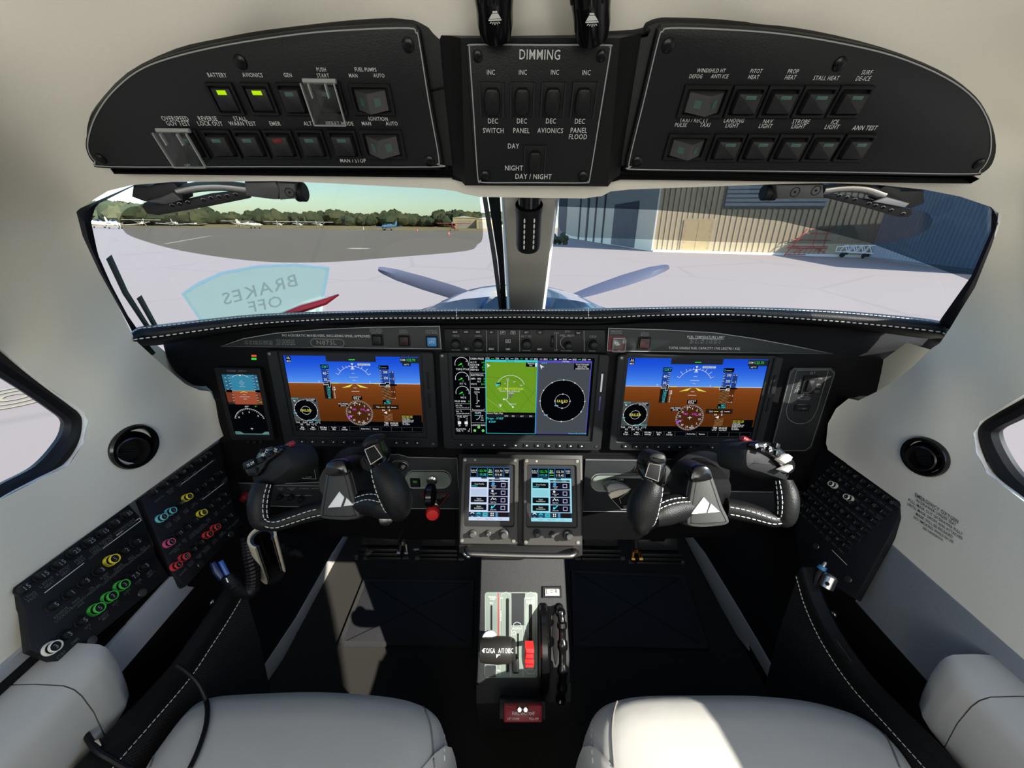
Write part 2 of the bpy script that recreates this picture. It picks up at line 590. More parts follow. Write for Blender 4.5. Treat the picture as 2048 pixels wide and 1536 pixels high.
LEFT_DN = [(448, 871), (446, 847), (437, 816), (420, 783), (398, 780), (372, 769), (338, 741), (307, 714), (271, 681), (260, 660), (235, 609), (199, 545), (165, 472)]
RIGHT_DN = [(1995, 462), (1950, 575), (1925, 615), (1901, 655), (1880, 686), (1859, 700), (1824, 735), (1797, 756), (1760, 780), (1717, 801), (1697, 797), (1672, 817), (1656, 847), (1652, 887), (1656, 900)]
LOWL = [(-650, 1930), (-650, 1878), (0, 1337), (80, 1270), (84, 1258), (68, 1226), (48, 1190), (43, 1164), (290, 985)]
LOWR = [(1800, 1004), (1797, 1034), (1774, 1080), (2048, 1322), (2700, 1899), (2700, 1950)]
WIN_L = [(-650, 237), (0, 697), (86, 767), (146, 809), (167, 824), (176, 842), (167, 886), (138, 931), (78, 959), (0, 999), (-650, 1444)]
WIN_R = [(2700, 1487), (2048, 1003), (1973, 946), (1952, 905), (1946, 866), (1960, 843), (2048, 789), (2700, 326)]
outline = dens(LEFT_DN, 14, False) + dens(WS_L, 14, False) + dens([(960, 394), (1170, 397)], 14, False) + dens(WS_R, 14, False) + dens(RIGHT_DN, 14, False) \
    + dens(LOWR, 20, False) + dens(WIN_R, 14, False) + dens([(2700, 240), (2700, -420), (-650, -420), (-650, 160)], 60, False) + dens(WIN_L, 14, False) + dens(LOWL, 20, False)
v2, fc = region_mesh([outline, ell(268, 894, 42, 32, 36), ell(1850, 914, 42, 32, 36)], 26, None)
P3 = [liner_pt(x, y) for x, y in v2]
# thickness lip behind every free edge
ec = {}
for f in fc:
    for i in range(len(f)):
        a, b = f[i - 1], f[i]; k = (min(a, b), max(a, b)); ec[k] = ec.get(k, 0) + 1
free = [k for k, c in ec.items() if c == 1]
nrm = [Vector((0, 0, 0)) for _ in v2]
for f in fc:
    n = (P3[f[1]] - P3[f[0]]).cross(P3[f[2]] - P3[f[0]])
    if n.dot(P3[f[0]] - CAM) > 0: f.reverse(); n = -n
    for i in f: nrm[i] += n
nrm = [n.normalized() for n in nrm]
def sector(f):
    x = sum(v2[i][0] for i in f) / len(f); y = sum(v2[i][1] for i in f) / len(f)
    return 'ceiling' if y < 400 else ('wall_left' if x < 1024 else 'wall_right')
for nm in ('ceiling', 'wall_left', 'wall_right'):
    ff = [f for f in fc if sector(f) == nm]
    ids = sorted({i for f in ff for i in f}); ix = {j: k for k, j in enumerate(ids)}
    V = [P3[i] for i in ids]; N = [nrm[i] for i in ids]
    F2 = [[ix[i] for i in f] for f in ff]
    for a, b in free:
        if a in ix and b in ix and max(v2[a][1], v2[b][1]) < 1500:
            k = len(V)
            for i in (a, b):
                d = (P3[i] - CAM).normalized()
                V += [P3[i], P3[i] + (Vector((0, -.01, .13)) if v2[i][1] < -419 else (d - nrm[i] * .4) * .022)]; N += [(-d + nrm[i]).normalized()] * 2
            F2.append([k, k + 2, k + 3, k + 1])
    me = bpy.data.meshes.new(nm)
    me.from_pydata([tuple(p) for p in V], [], F2)
    me.materials.append(M_LINER)
    me.polygons.foreach_set('use_smooth', [True] * len(F2))
    me.normals_split_custom_set_from_vertices([tuple(n) for n in N])
    o = bpy.data.objects.new(nm, me); COL.objects.link(o)
    struct(o, {'ceiling': 'cream headliner above the windscreen around the overhead panels', 'wall_left': 'cream sidewall liner on the pilot side', 'wall_right': 'cream sidewall liner on the copilot side'}[nm])
# ------------------------------------------------------------------ fuselage shell behind and outside the liner
def shell_pt(y, a, g=1.0): return Vector((X0 + .64 * g * math.cos(a), y, CAMH - .30 + .60 * g * math.sin(a)))
mb = MB()
def th(z): return math.asin(max(-1, min(1, (z + .30) / .60)))
for sg in (1, -1):
    ys = list(np.linspace(-1.7, -.301, 12)) + list(np.linspace(-.30, .2199, 30)) + list(np.linspace(.22, .4799, 20)) + list(np.linspace(.48, 1.2, 12))
    lo_, up_ = [], []
    for y in ys:
        win = -.3005 < y < .48
        zb = (-.215 if y < .22 else -.36) if win else (-.17 if y < .66 else -.25)  # unseen opening and side edges shaped to place the sun patches inside
        zt_ = min(.08, .06 + .55 * y) if win else -.20
        P = lambda a: Vector((X0 + sg * .64 * math.cos(a), y, CAMH - .30 + .60 * math.sin(a)))
        lo_.append([P(a) for a in np.linspace(th(-.52), th(zb), 20)])
        if y <= .3602 or win and y < .40: up_.append([P(a) for a in np.linspace(th(zt_), math.pi / 2, 40)])
    mb.grid(lo_, M_LINER); mb.grid(up_, M_LINER)
struct(mb.build('wall_fuselage'), 'cream fuselage shell of the cabin behind the cockpit')
mb = MB(); mb.prism(PL((X0, -1.7, CAMH - .3), (1, 0, 0), (0, 0, 1)), ell(0, 0, .64, .62, 40), -.02, 0, M_LINER)
struct(mb.build('wall_rear'), 'cream rear bulkhead of the cabin')
mb = MB(); mb.box(PL((X0, 1.20, 0), (1, 0, 0), (0, 0, 1)), -.64, 0, .64, .66, 0, .02, M_DARK)
struct(mb.build('wall_front'), 'black firewall beyond the rudder pedals')
mb = MB(); mb.box(LOCAL, X0 - .62, -1.68, X0 + .62, 1.19, -.02, 0, M_CARPET)
struct(mb.build('floor'), 'black carpeted cockpit floor')
# ------------------------------------------------------------------ windscreen and side windows
WC = []
for px, py in [(152, 421), (199, 545), (235, 609), (265, 665), (2004, 432), (1950, 575), (1901, 655), (550, 362), (879, 378), (1060, 394), (1220, 384), (1560, 367), (345, 364), (1848, 379)]:
    WC.append((px, py, LT.z(px, py) * 1.10))
WC += [(640, 640, .98), (1000, 625, 1.05), (1110, 625, 1.05), (1480, 645, .98), (400, 650, .74), (1760, 660, .76), (1060, 500, .60), (1060, 700, 1.3)]
WT = TPS(WC, 1e-4)
def ws_pt(x, y, k=1.0): return at(x, y, WT.z(x, y) * k)
def px_sheet(name, outline, fz, m, parent=None, step=40, thick=0., sharp=40, dn=18):
    v, f = region_mesh([dens(outline, dn)], step, None)
    mb = MB(); V = [fz(x, y) for x, y in v]
    if thick:
        N = [(p - CAM).normalized() * thick for p in V]
        n = len(V); W = V + [p + q for p, q in zip(V, N)]
        F2 = [list(q) for q in f] + [[n + i for i in q][::-1] for q in f]
        e = {}
        for q in f:
            for i in range(len(q)):
                a, b = q[i - 1], q[i]; k = (min(a, b), max(a, b)); e.setdefault(k, []).append((a, b))
        for k, l in e.items():
            if len(l) == 1:
                a, b = l[0]; F2.append([b, a, n + a, n + b])
        mb.add(W, F2, m)
    else:
        mb.add(V, f, m)
    return mb.build(name, parent, sharp=sharp)
GL = MATS['windscreen_glass']
w1 = px_sheet('window_1', [(140, 415), (216, 372), (345, 354), (650, 356), (955, 383), (1012, 640), (1012, 650), (640, 650), (420, 665), (330, 690), (275, 690), (150, 472)], ws_pt, GL)
struct(w1, 'windscreen pane in front of the pilot seat')
w2 = px_sheet('window_2', [(1116, 390), (1204, 382), (1560, 358), (1760, 360), (1920, 383), (2016, 428), (1965, 575), (1905, 656), (1860, 690), (1780, 660), (1480, 645), (1085, 645), (1090, 630)], ws_pt, GL)
struct(w2, 'windscreen pane in front of the copilot seat')
def edge_strip(name, outer, inner, fz, m, parent=None, k0=.995, k1=1.03):
    """solid band between two pixel-traced lines lying on the surface fz"""
    n = 40
    def rs(p):
        p = np.array(p, float); d = np.r_[0, np.cumsum(np.hypot(*np.diff(p, axis=0).T))]; t = np.linspace(0, d[-1], n)
        return np.c_[np.interp(t, d, p[:, 0]), np.interp(t, d, p[:, 1])]
    A, B = rs(outer), rs(inner)
    G = []
    for a, b in zip(A, B):
        G.append([fz(a[0], a[1], k1), fz(a[0], a[1], k0), fz((a[0] + b[0]) / 2, (a[1] + b[1]) / 2, k0 - .004), fz(b[0], b[1], k0), fz(b[0], b[1], k1)])
    mb = MB(); mb.grid(G, m, cv=True)
    return mb.build(name, parent)
edge_strip('seal', [(276, 366), (150, 421), (163, 472), (199, 545), (235, 609), (262, 658), (275, 690), (310, 722), (342, 747), (372, 772), (420, 790)],
           [(276, 368), (192, 410), (182, 443), (196, 509), (223, 570), (255, 630), (290, 680), (325, 722), (352, 745), (380, 764), (424, 776)], ws_pt, M_RUBBER, w1, .985)
edge_strip('seal', [(1976, 408), (2008, 432), (1997, 462), (1952, 575), (1903, 655), (1880, 690), (1826, 738)],
           [(1972, 408), (1984, 418), (1982, 462), (1942, 553), (1883, 636), (1858, 676), (1805, 735)], ws_pt, M_RUBBER, w2, .985)
edge_strip('heater_strip', [(212, 518), (245, 588), (290, 655)], [(223, 509), (256, 582), (302, 655)], ws_pt, mat('grey_strip', (70, 80, 82), .5, var=.1), w1, .99, 1.0)
edge_strip('heater_strip', [(273, 597), (306, 655)], [(283, 590), (318, 655)], ws_pt, MATS['grey_strip'], w1, .99, 1.0)
tb = px_sheet('tint_band', [(1117, 388), (1204, 381), (1560, 357), (1760, 359), (1920, 383), (2012, 428), (1950, 565), (1928, 556), (1740, 486), (1660, 465), (1560, 442), (1440, 430), (1314, 420), (1117, 413)],
              lambda x, y: ws_pt(x, y, .992), MATS['film_grey_tint'], w2)
tb['label'] = 'dark grey tinted band along the top of the pane'
# centre post
mb = MB()
secs = []
for t in np.linspace(0, 1, 12):
    y = 385 + (650 - 385) * t
    xl = 999 + (1014 - 999) * t; xr = 1117 + (1084 - 1117) * t
    xa = xl + (1040 - 999) * (1 - t) * .0 
    z = WT.z(1060, y)
    il = at(xl + 16, y, z * .965); ir = at(xr - 8, y, z * .965)
    ol = at(xl + 3, y, z * 1.03); orr = at(xr + 2, y, z * 1.03)
    ml = at(xl + 9, y, z * .972); mr = at(xr - 3, y, z * .972)
    secs.append([ol, ml, il, ir, mr, orr])
mb.grid(secs, M_LINER, cv=True)
post = struct(mb.build('trim_1'), 'cream centre post between the windscreen panes')
edge_strip('seal', [(964, 392), (985, 520), (1001, 640)], [(974, 392), (994, 520), (1008, 640)], ws_pt, mat('grey_seal', (92, 98, 100), .5, var=.1), post, .975, 1.0)
edge_strip('seal', [(976, 392), (996, 520), (1006, 640)], [(1000, 392), (1008, 520), (1014, 640)], ws_pt, M_RUBBER, post, .97, 1.0)
# side windows
def side_window(name, label, seal, poly, flange, sgn):
    w = px_sheet(name, poly, lambda x, y: liner_pt(x, y, 1.05), GL, step=60)
    struct(w, label)
    P = [liner_pt(x, y, 1.03) for x, y in spline(seal, 6)]
    mb = MB(); mb.tube(P, .0115, M_RUBBER, 10); mb.build('seal', w)
    n = flange
    G = []
    for (a, b), (c, d) in zip(spline(n[0], 6), spline(n[1], 6)):
        G.append([liner_pt(a, b, 1.0), liner_pt((a + c) / 2, (b + d) / 2, 1.012), liner_pt(c, d, 1.06)])
    mb = MB(); mb.grid(G, mat('window_flange', (236, 234, 226), .6, bump=.6, scale=300)); mb.build('flange', w)
    return w
side_window('window_3', 'side window beside the pilot seat', [(-650, 267), (-250, 550), (-100, 657), (0, 727), (60, 767), (112, 804), (141, 828), (146, 852), (130, 890), (80, 945), (0, 990), (-100, 1060), (-250, 1160), (-650, 1434)],
            [(-650, 247), (0, 715), (140, 825), (146, 855), (120, 905), (0, 995), (-650, 1444)],
            ([(-100, 627), (0, 697), (86, 767), (146, 809), (167, 824), (176, 842), (167, 886), (138, 931), (78, 959), (0, 999), (-100, 1067)],
             [(-100, 645), (0, 716), (80, 773), (130, 812), (148, 828), (153, 846), (148, 882), (122, 922), (70, 952), (0, 992), (-100, 1060)]), 1)
side_window('window_4', 'side window beside the copilot seat', [(2700, 366), (2300, 650), (2150, 747), (2048, 812), (1990, 843), (1978, 865), (1995, 910), (2030, 960), (2090, 1010), (2300, 1180), (2700, 1477)],
            [(2700, 346), (2048, 805), (1985, 845), (1975, 868), (1992, 915), (2040, 972), (2700, 1487)],
            ([(2150, 724), (2048, 789), (1990, 824), (1960, 843), (1946, 866), (1952, 905), (1973, 946), (2048, 1003), (2150, 1080)],
             [(2150, 737), (2048, 803), (1996, 833), (1974, 849), (1966, 867), (1978, 908), (2003, 950), (2060, 996), (2150, 1066)]), -1)
# ------------------------------------------------------------------ outside: apron, hangars, trees, aircraft
ZG = CAMH - 1.93
def G(px, py): return gnd(px, py, ZG)
m = mat('apron_concrete', (158, 152, 150), .85)
t = m.node_tree; b = t.nodes['Principled BSDF']
tc = t.nodes.new('ShaderNodeTexCoord')
n1 = t.nodes.new('ShaderNodeTexNoise'); n1.inputs['Scale'].default_value = .35; n1.inputs['Detail'].default_value = 10; n1.inputs['Roughness'].default_value = .65
mp = t.nodes.new('ShaderNodeMapping'); mp.inputs['Scale'].default_value = (.06, .8, 1); mp.inputs['Rotation'].default_value = (0, 0, R(14))
n2 = t.nodes.new('ShaderNodeTexNoise'); n2.inputs['Scale'].default_value = .5; n2.inputs['Detail'].default_value = 6
n3 = t.nodes.new('ShaderNodeTexNoise'); n3.inputs['Scale'].default_value = 30; n3.inputs['Detail'].default_value = 3
vo = t.nodes.new('ShaderNodeTexVoronoi'); vo.feature = 'DISTANCE_TO_EDGE'; vo.inputs['Scale'].default_value = .10
t.links.new(tc.outputs['Object'], n1.inputs['Vector']); t.links.new(tc.outputs['Object'], mp.inputs['Vector']); t.links.new(mp.outputs[0], n2.inputs['Vector'])
t.links.new(tc.outputs['Object'], n3.inputs['Vector']); t.links.new(tc.outputs['Object'], vo.inputs['Vector'])
ad = t.nodes.new('ShaderNodeMath'); ad.operation = 'ADD'; t.links.new(n1.outputs['Fac'], ad.inputs[0]); t.links.new(n2.outputs['Fac'], ad.inputs[1])
ad2 = t.nodes.new('ShaderNodeMath'); ad2.operation = 'MULTIPLY_ADD'; ad2.inputs[1].default_value = .5; t.links.new(n3.outputs['Fac'], ad2.inputs[0]); t.links.new(ad.outputs[0], ad2.inputs[2])
cr = t.nodes.new('ShaderNodeValToRGB'); t.links.new(ad2.outputs[0], cr.inputs[0])
cr.color_ramp.elements[0].position = .45; cr.color_ramp.elements[0].color = lin((110, 102, 98)) + (1,)
cr.color_ramp.elements[1].position = 1.0; cr.color_ramp.elements[1].color = lin((126, 117, 113)) + (1,)
ck = t.nodes.new('ShaderNodeMapRange'); ck.inputs['From Max'].default_value = .012; ck.inputs['To Min'].default_value = .86; t.links.new(vo.outputs['Distance'], ck.inputs['Value'])
mx = t.nodes.new('ShaderNodeMix'); mx.data_type = 'RGBA'; mx.blend_type = 'MULTIPLY'; mx.inputs['Factor'].default_value = 1
t.links.new(cr.outputs[0], mx.inputs['A']); t.links.new(ck.outputs[0], mx.inputs['B']); t.links.new(mx.outputs['Result'], b.inputs['Base Color'])
mb = MB(); mb.box(LOCAL, -260, -60, 200, 136, ZG - .2, ZG, m)
struct(mb.build('ground'), 'pale concrete airport apron')
mb = MB(); mb.box(LOCAL, -500, 136, 400, 420, ZG - .2, ZG + .02, mat('dry_grass', (138, 122, 84), .95, var=.25, scale=.08))
struct(mb.build('field'), 'dry grass field beyond the apron')
m_line = mat('apron_paint', (205, 200, 190), .8, var=.08, scale=2)
def line_on_ground(name, pts, w, label):
    P = [G(*p) for p in pts]
    mb = MB(); mb.strip(LOCAL, [(p.x, p.y) for p in P], w, ZG + .012, m_line)
    return struct(mb.build(name), label)
line_on_ground('apron_marking', [(330, 488), (420, 472), (560, 467), (690, 463), (770, 456)], .35, 'faint painted line crossing the apron towards the parked aircraft')
mb = MB(); p = G(716, 497)
mb.prism(LOCAL, ell(p.x, p.y, .95, .55, 28), ZG, ZG + .012, m_line)
struct(mb.build('apron_patch'), 'pale round patch in the apron surface')
p = G(30, 795)
m_y = mat('faded_yellow_paint', (140, 132, 108), .8, var=.1, scale=6)
mb = MB()
for rr in (.42, .27, .12): mb.strip(LOCAL, ell(p.x, p.y, rr, rr * .9, 40), .05, ZG + .012, m_y, True)
struct(mb.build('tie_down_marking'), 'faded yellow ring painted on the apron below the side window')
# trees along the horizon
M_TREE = mat('tree_green', (54, 64, 42), .9, var=.45, scale=.25, bump=.8)
M_TREE2 = mat('tree_olive', (70, 74, 48), .9, var=.45, scale=.3, bump=.8)
def blob(mb, c, rx, ry, rz, m, rng, n=9, k=7):
    V = []; F2 = []
    for i in range(k + 1):
        th = math.pi * i / k
        for j in range(n):
            ph = 2 * math.pi * j / n
            q = 1 + rng.uniform(-.22, .22)
            V.append(Vector((c[0] + rx * q * math.sin(th) * math.cos(ph), c[1] + ry * q * math.sin(th) * math.sin(ph), c[2] + rz * q * math.cos(th))))
    for i in range(k):
        for j in range(n):
            F2.append([i * n + j, i * n + (j + 1) % n, (i + 1) * n + (j + 1) % n, (i + 1) * n + j])
    mb.add(V, F2, m)
rng = random.Random(3)
def treeline(name, px0, px1, dist, hpx, spread, n, label, seed):
    rng = random.Random(seed); mb = MB()
    for i in range(n):
        px = px0 + (px1 - px0) * (i + rng.uniform(-.4, .4)) / n
        d = dist * rng.uniform(.95, 1.12)
        r = ray(px, 451); p = CAM + r * (d / r.y)
        top = (hpx(px) * rng.uniform(.72, 1.12)) / FPX * d / .9246
        h = top + 1.93
        w = h * rng.uniform(.45, .8)
        for q in range(3):
            blob(mb, (p.x + rng.uniform(-w, w) * .6, p.y + rng.uniform(-1, 1) * w, ZG + h * rng.uniform(.35, .62)), w * rng.uniform(.5, .9), w * .7, h * rng.uniform(.32, .42), rng.choice([M_TREE, M_TREE2]), rng)
        blob(mb, (p.x, p.y, ZG + h * .5), w * .7, w * .7, h * .5, rng.choice([M_TREE, M_TREE2]), rng)
    o = mb.build(name, recalc=False)
    tag(o, label, 'trees', kind='stuff')
treeline('treeline', 100, 1000, 330, lambda x: 17 + 3 * math.sin(x * .05) + (4 if x > 860 else 0), 30, 130, 'long dark green belt of trees along the far edge of the airfield', 5)
treeline('treeline', 60, 400, 190, lambda x: 30 - 10 * abs(x - 240) / 160, 20, 42, 'taller nearer clump of trees behind the parked white aircraft', 9)
# far hangars at the end of the apron
M_TAN = mat('tan_siding', (176, 160, 128), .6, var=.04, scale=.6)
M_ROOF = mat('pale_roof', (205, 205, 200), .5, var=.05, scale=.5)
def far_hangar(px0, px1, py, dist, hgt, dep, label):
    r0 = ray(px0, py); r1 = ray(px1, py); a = CAM + r0 * (dist / r0.y); b = CAM + r1 * (dist / r1.y)
    t = thing('far_hangar', label, 'building', (a.x, a.y, ZG))
    pl = PL((a.x, a.y, ZG), (1, 0, 0), (0, 0, 1)); w = b.x - a.x
    mb = MB(); mb.prism(pl, [(0, 0), (w, 0), (w, hgt), (0, hgt)], -dep, 0, M_TAN); mb.build('wall', t)
    mb = MB(); mb.prism(pl, [(-.4, hgt), (w + .4, hgt), (w / 2, hgt * 1.16)], -dep - .3, .3, M_ROOF); mb.build('roof', t)
    mb = MB(); mb.box(pl, w * .18, 0, w * .82, hgt * .72, 0, .08, mat('hangar_door_shadow', (150, 145, 135), .6, var=.05, scale=1)); mb.build('sliding_door', t)  # door a greyer tone than the wall
far_hangar(906, 952, 450, 240, 5.6, 18, 'low beige hangar at the far edge of the apron')
far_hangar(953, 985, 451, 235, 5.0, 18, 'smaller pale hangar partly hidden by the windscreen post')
# --- hangar row on the copilot side
def gpt(px, py):
    p = G(px, py); return Vector((p.x, p.y, ZG))
HA, HB = gpt(1305, 503), gpt(1742, 515)
HC = gpt(1120, 473)
def wall_plane(a, b): return PL(a, b - a, (0, 0, 1)), (b - a).length
pl, w = wall_plane(HA, HB)
th = thing('metal_hangar', 'tan corrugated metal hangar with boarded double doors', 'building', (HA.x, HA.y, ZG))
W2 = w + 3.0
HH = 7.5
mb = MB()
prof = []
x = 0.
while x < W2:                                          # ribbed sheet, seen from the front
    prof += [(x, .0), (x + .33, .0), (x + .345, .04), (x + .385, .04)]
    x += .40
a0 = [pl.at(u, 0, h) for u, h in prof]; a1 = [pl.at(u, HH, h) for u, h in prof]
mb.grid([a0, a1], M_TAN)
mb.box(pl, 0, 0, W2, HH, -12, -.02, M_TAN)
mb.build('siding', th, sharp=20)
mb = MB(); d0 = pl.px(1362, 495)[0]; d1 = pl.px(1415, 497)[0]; dt = pl.px(1388, 440)[1]
mb.box(pl, d0, .02, (d0 + d1) / 2 - .01, dt, .03, .07, mat('plywood', (176, 156, 114), .7, var=.12, scale=3)); mb.box(pl, (d0 + d1) / 2 + .01, .02, d1, dt, .03, .07, MATS['plywood'])
for u in (d0 + .08, d1 - .08):
    for k in range(5): mb.box(pl, u - .03, dt * (.15 + .17 * k), u + .03, dt * (.15 + .17 * k) + .03, .07, .08, M_STEEL)
mb.build('door', th)
mb = MB(); mb.strip(pl, [(d0 - .05, 0), (d0 - .05, dt + .06), (d1 + .05, dt + .06), (d1 + .05, 0)], .09, .075, M_TAN); mb.box(pl, -.12, 0, .0, HH, -.1, .06, mat('white_flashing', (225, 222, 210), .5, var=.05, scale=1)); mb.build('door_frame', th)
mb = MB(); mb.box(pl, pl.px(1455, 380)[0], pl.px(1500, 415)[1], pl.px(1660, 380)[0], HH - .6, .04, .08, mat('grey_shutter', (150, 154, 152), .5, var=.05, scale=2))
for k in range(14):
    z0 = pl.px(1500, 415)[1] + .1 + k * .3
    if z0 < HH - .7: mb.box(pl, pl.px(1455, 380)[0], z0, pl.px(1660, 380)[0], z0 + .05, .08, .13, MATS['grey_shutter'])
mb.build('shutter', th)
mb = MB(); mb.box(pl, 0, -.01, W2, .16, .05, .45, mat('pale_kerb', (225, 220, 210), .8, var=.08, scale=3)); mb.build('kerb', th)
# shaded grey hangar side running away from us
pl, w = wall_plane(HC, HA)
th = thing('grey_hangar', 'grey metal hangar in shade with a tall dark doorway', 'building', (HC.x, HC.y, ZG))
M_GH = mat('grey_siding', (240, 226, 196), .6, var=.05, scale=.7)
mb = MB(); mb.box(pl, -1.0, 0, w, HH, -.3, 0, M_GH)
mb.build('siding', th)
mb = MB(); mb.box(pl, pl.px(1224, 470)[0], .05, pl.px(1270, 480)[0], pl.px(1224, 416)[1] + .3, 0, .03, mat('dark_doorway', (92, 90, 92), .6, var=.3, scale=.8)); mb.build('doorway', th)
for a, b in ((1158, 1160), (1173, 1176), (1189, 1191), (1206, 1208)):
    mb = MB(); u0 = pl.px(a, 450)[0]; u1 = pl.px(b, 450)[0]; mb.box(pl, u0, 0, u1, HH, 0, .10, mat('dark_post', (80, 80, 82), .6, var=.1, scale=2)); mb.build('post', th)
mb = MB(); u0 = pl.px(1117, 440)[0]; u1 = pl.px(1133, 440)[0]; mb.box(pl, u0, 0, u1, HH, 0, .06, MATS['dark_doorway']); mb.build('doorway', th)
# shaded corrugated hangar closest on the copilot side
K0, K1 = gpt(1738, 517), gpt(1960, 545)
pl, w = wall_plane(K0, K1)
th = thing('shaded_hangar', 'blue grey corrugated hangar wall in shadow behind the tan hangar front', 'building', (K0.x, K0.y, ZG))
mb = MB(); prof = []; x = 0.
while x < w * 1.2:
    prof += [(x, 0.), (x + .2, 0.), (x + .22, .05), (x + .3, .05)]; x += .32
mb.grid([[pl.at(u, 0, h) for u, h in prof], [pl.at(u, 4.6, h) for u, h in prof]], mat('blue_grey_siding', (150, 160, 168), .6, var=.05, scale=.7))
mb.box(pl, 0, 0, w * 1.2, 4.6, -5, -.02, MATS['blue_grey_siding'])
mb.build('siding', th, sharp=20)
mb = MB(); mb.box(pl, -.1, -.01, w * 1.2, .12, .06, .4, mat('dark_kerb', (120, 120, 124), .8, var=.1, scale=2)); mb.build('kerb', th)
# red maintenance stand in front of the tan hangar
S0, S1 = gpt(1563, 511), gpt(1656, 512)
S0.y -= .3; S1.y -= .3
pl, w = wall_plane(S0, S1)
th = thing('maintenance_stand', 'red tubular maintenance stand with guard rails beside the tan hangar', 'work stand', (S0.x, S0.y, ZG))
M_RS = mat('red_steel', (178, 52, 50), .5, var=.1, scale=4)
tp = pl.px(1600, 458)[1]
def bars(name, segs, r, dep=(0,)):
    mb = MB()
    for d in dep:
        for a, b in segs: mb.tube([pl.at(a[0] * w, a[1] * tp, d), pl.at(b[0] * w, b[1] * tp, d)], r, M_RS, 6)
    return mb.build(name, th)
bars('leg', [((0, 0), (.33, 1.)), ((1, 0), (.93, 1.))], .035, (0, -1.1))
bars('platform', [((.12, .30), (.97, .30)), ((.14, .36), (.96, .36)), ((.2, .6), (.95, .6)), ((0, .05), (1, .05))], .03, (0, -.55, -1.1))
bars('guard_rail', [((.33, 1), (.93, 1)), ((.3, .85), (.94, .85)), ((.55, .36), (.55, 1.)), ((.78, .36), (.78, 1))], .022, (0, -1.1))
bars('brace', [((.05, .05), (.55, .36)), ((.95, .05), (.55, .36)), ((.3, .30), (.3, .05)), ((.72, .3), (.72, .05))] + [((.2 + .1 * k, .05), (.26 + .1 * k, .3)) for k in range(7)], .02, (0,))
# white trailer frame
S0, S1 = gpt(1660, 513), gpt(1738, 517)
S0.y -= .4; S1.y -= .4
pl, w = wall_plane(S0, S1); tp = pl.px(1700, 489)[1]
th = thing('boat_trailer', 'white lattice tow trailer beside the red stand', 'trailer', (S0.x, S0.y, ZG))
mb = MB()
for d in (0, -.9):
    for a, b in (((0, .42), (1, .38)), ((0, .8), (.95, 1.)), ((0, .42), (0, .8))) + tuple(((.1 + .2 * k, .42), (.2 + .2 * k, .95)) for k in range(4)) + tuple(((.2 + .2 * k, .95), (.3 + .2 * k, .42)) for k in range(4)):
        mb.tube([pl.at(a[0] * w, a[1] * tp, d), pl.at(b[0] * w, b[1] * tp, d)], .03, M_WHITE, 6)
mb.build('frame', th)
for u in (.2, .75):
    for d in (.05, -.95):
        mb = MB(); mb.lathe(pl.at(u * w, .17, d), pl.n, [(.06, -.06), (.17, -.05), (.17, .05), (.06, .06)], M_RUBBER, 16); mb.build('wheel', th)
# golf cart and cart-side clutter in front of the grey hangar
p0 = gpt(1180, 480)
pl = PL(p0, (1, 0, 0), (0, 0, 1)); s = (p0 - CAM).dot(_F) / FPX
th = thing('golf_cart', 'small dark golf cart with a roof beside the grey hangar', 'cart', tuple(p0))
mb = MB(); mb.box(pl, -9 * s, 5 * s, 9 * s, 15 * s, -28 * s, 0, mat('cart_body', (70, 78, 84), .4, var=.1, scale=3), s); mb.build('body', th)
mb = MB(); mb.box(pl, -10 * s, 27 * s, 10 * s, 28.5 * s, -28 * s, s, mat('cart_roof', (205, 200, 185), .5, var=.05, scale=3)); mb.build('roof', th)
for u in (-9, 9):
    for d in (0, -26):
        mb = MB(); mb.tube([pl.at(u * s, 14 * s, d * s), pl.at(u * s, 27 * s, d * s)], .5 * s, M_STEEL, 6); mb.build('post', th)
        mb = MB(); mb.lathe(pl.at(u * .8 * s, 3.2 * s, d * s), pl.n, [(1.5 * s, -1.2 * s), (3.2 * s, -s), (3.2 * s, s), (1.5 * s, 1.2 * s)], M_RUBBER, 14); mb.build('wheel', th)
mb = MB(); mb.box(pl, -8 * s, 15 * s, 8 * s, 22 * s, -20 * s, -17 * s, M_DARK, s); mb.build('seat', th)
p0 = gpt(1112, 489); mb = MB(); rng = random.Random(2)
for k in range(26): blob(mb, (p0.x + rng.uniform(-.9, 1.2), p0.y + rng.uniform(-.4, .4), ZG + rng.uniform(.1, 1.3)), .28, .28, .25, M_TREE, rng, 7, 5)
tag(mb.build('shrub', recalc=False), 'dark shrub by the centre post in front of the shaded hangar', 'shrub')
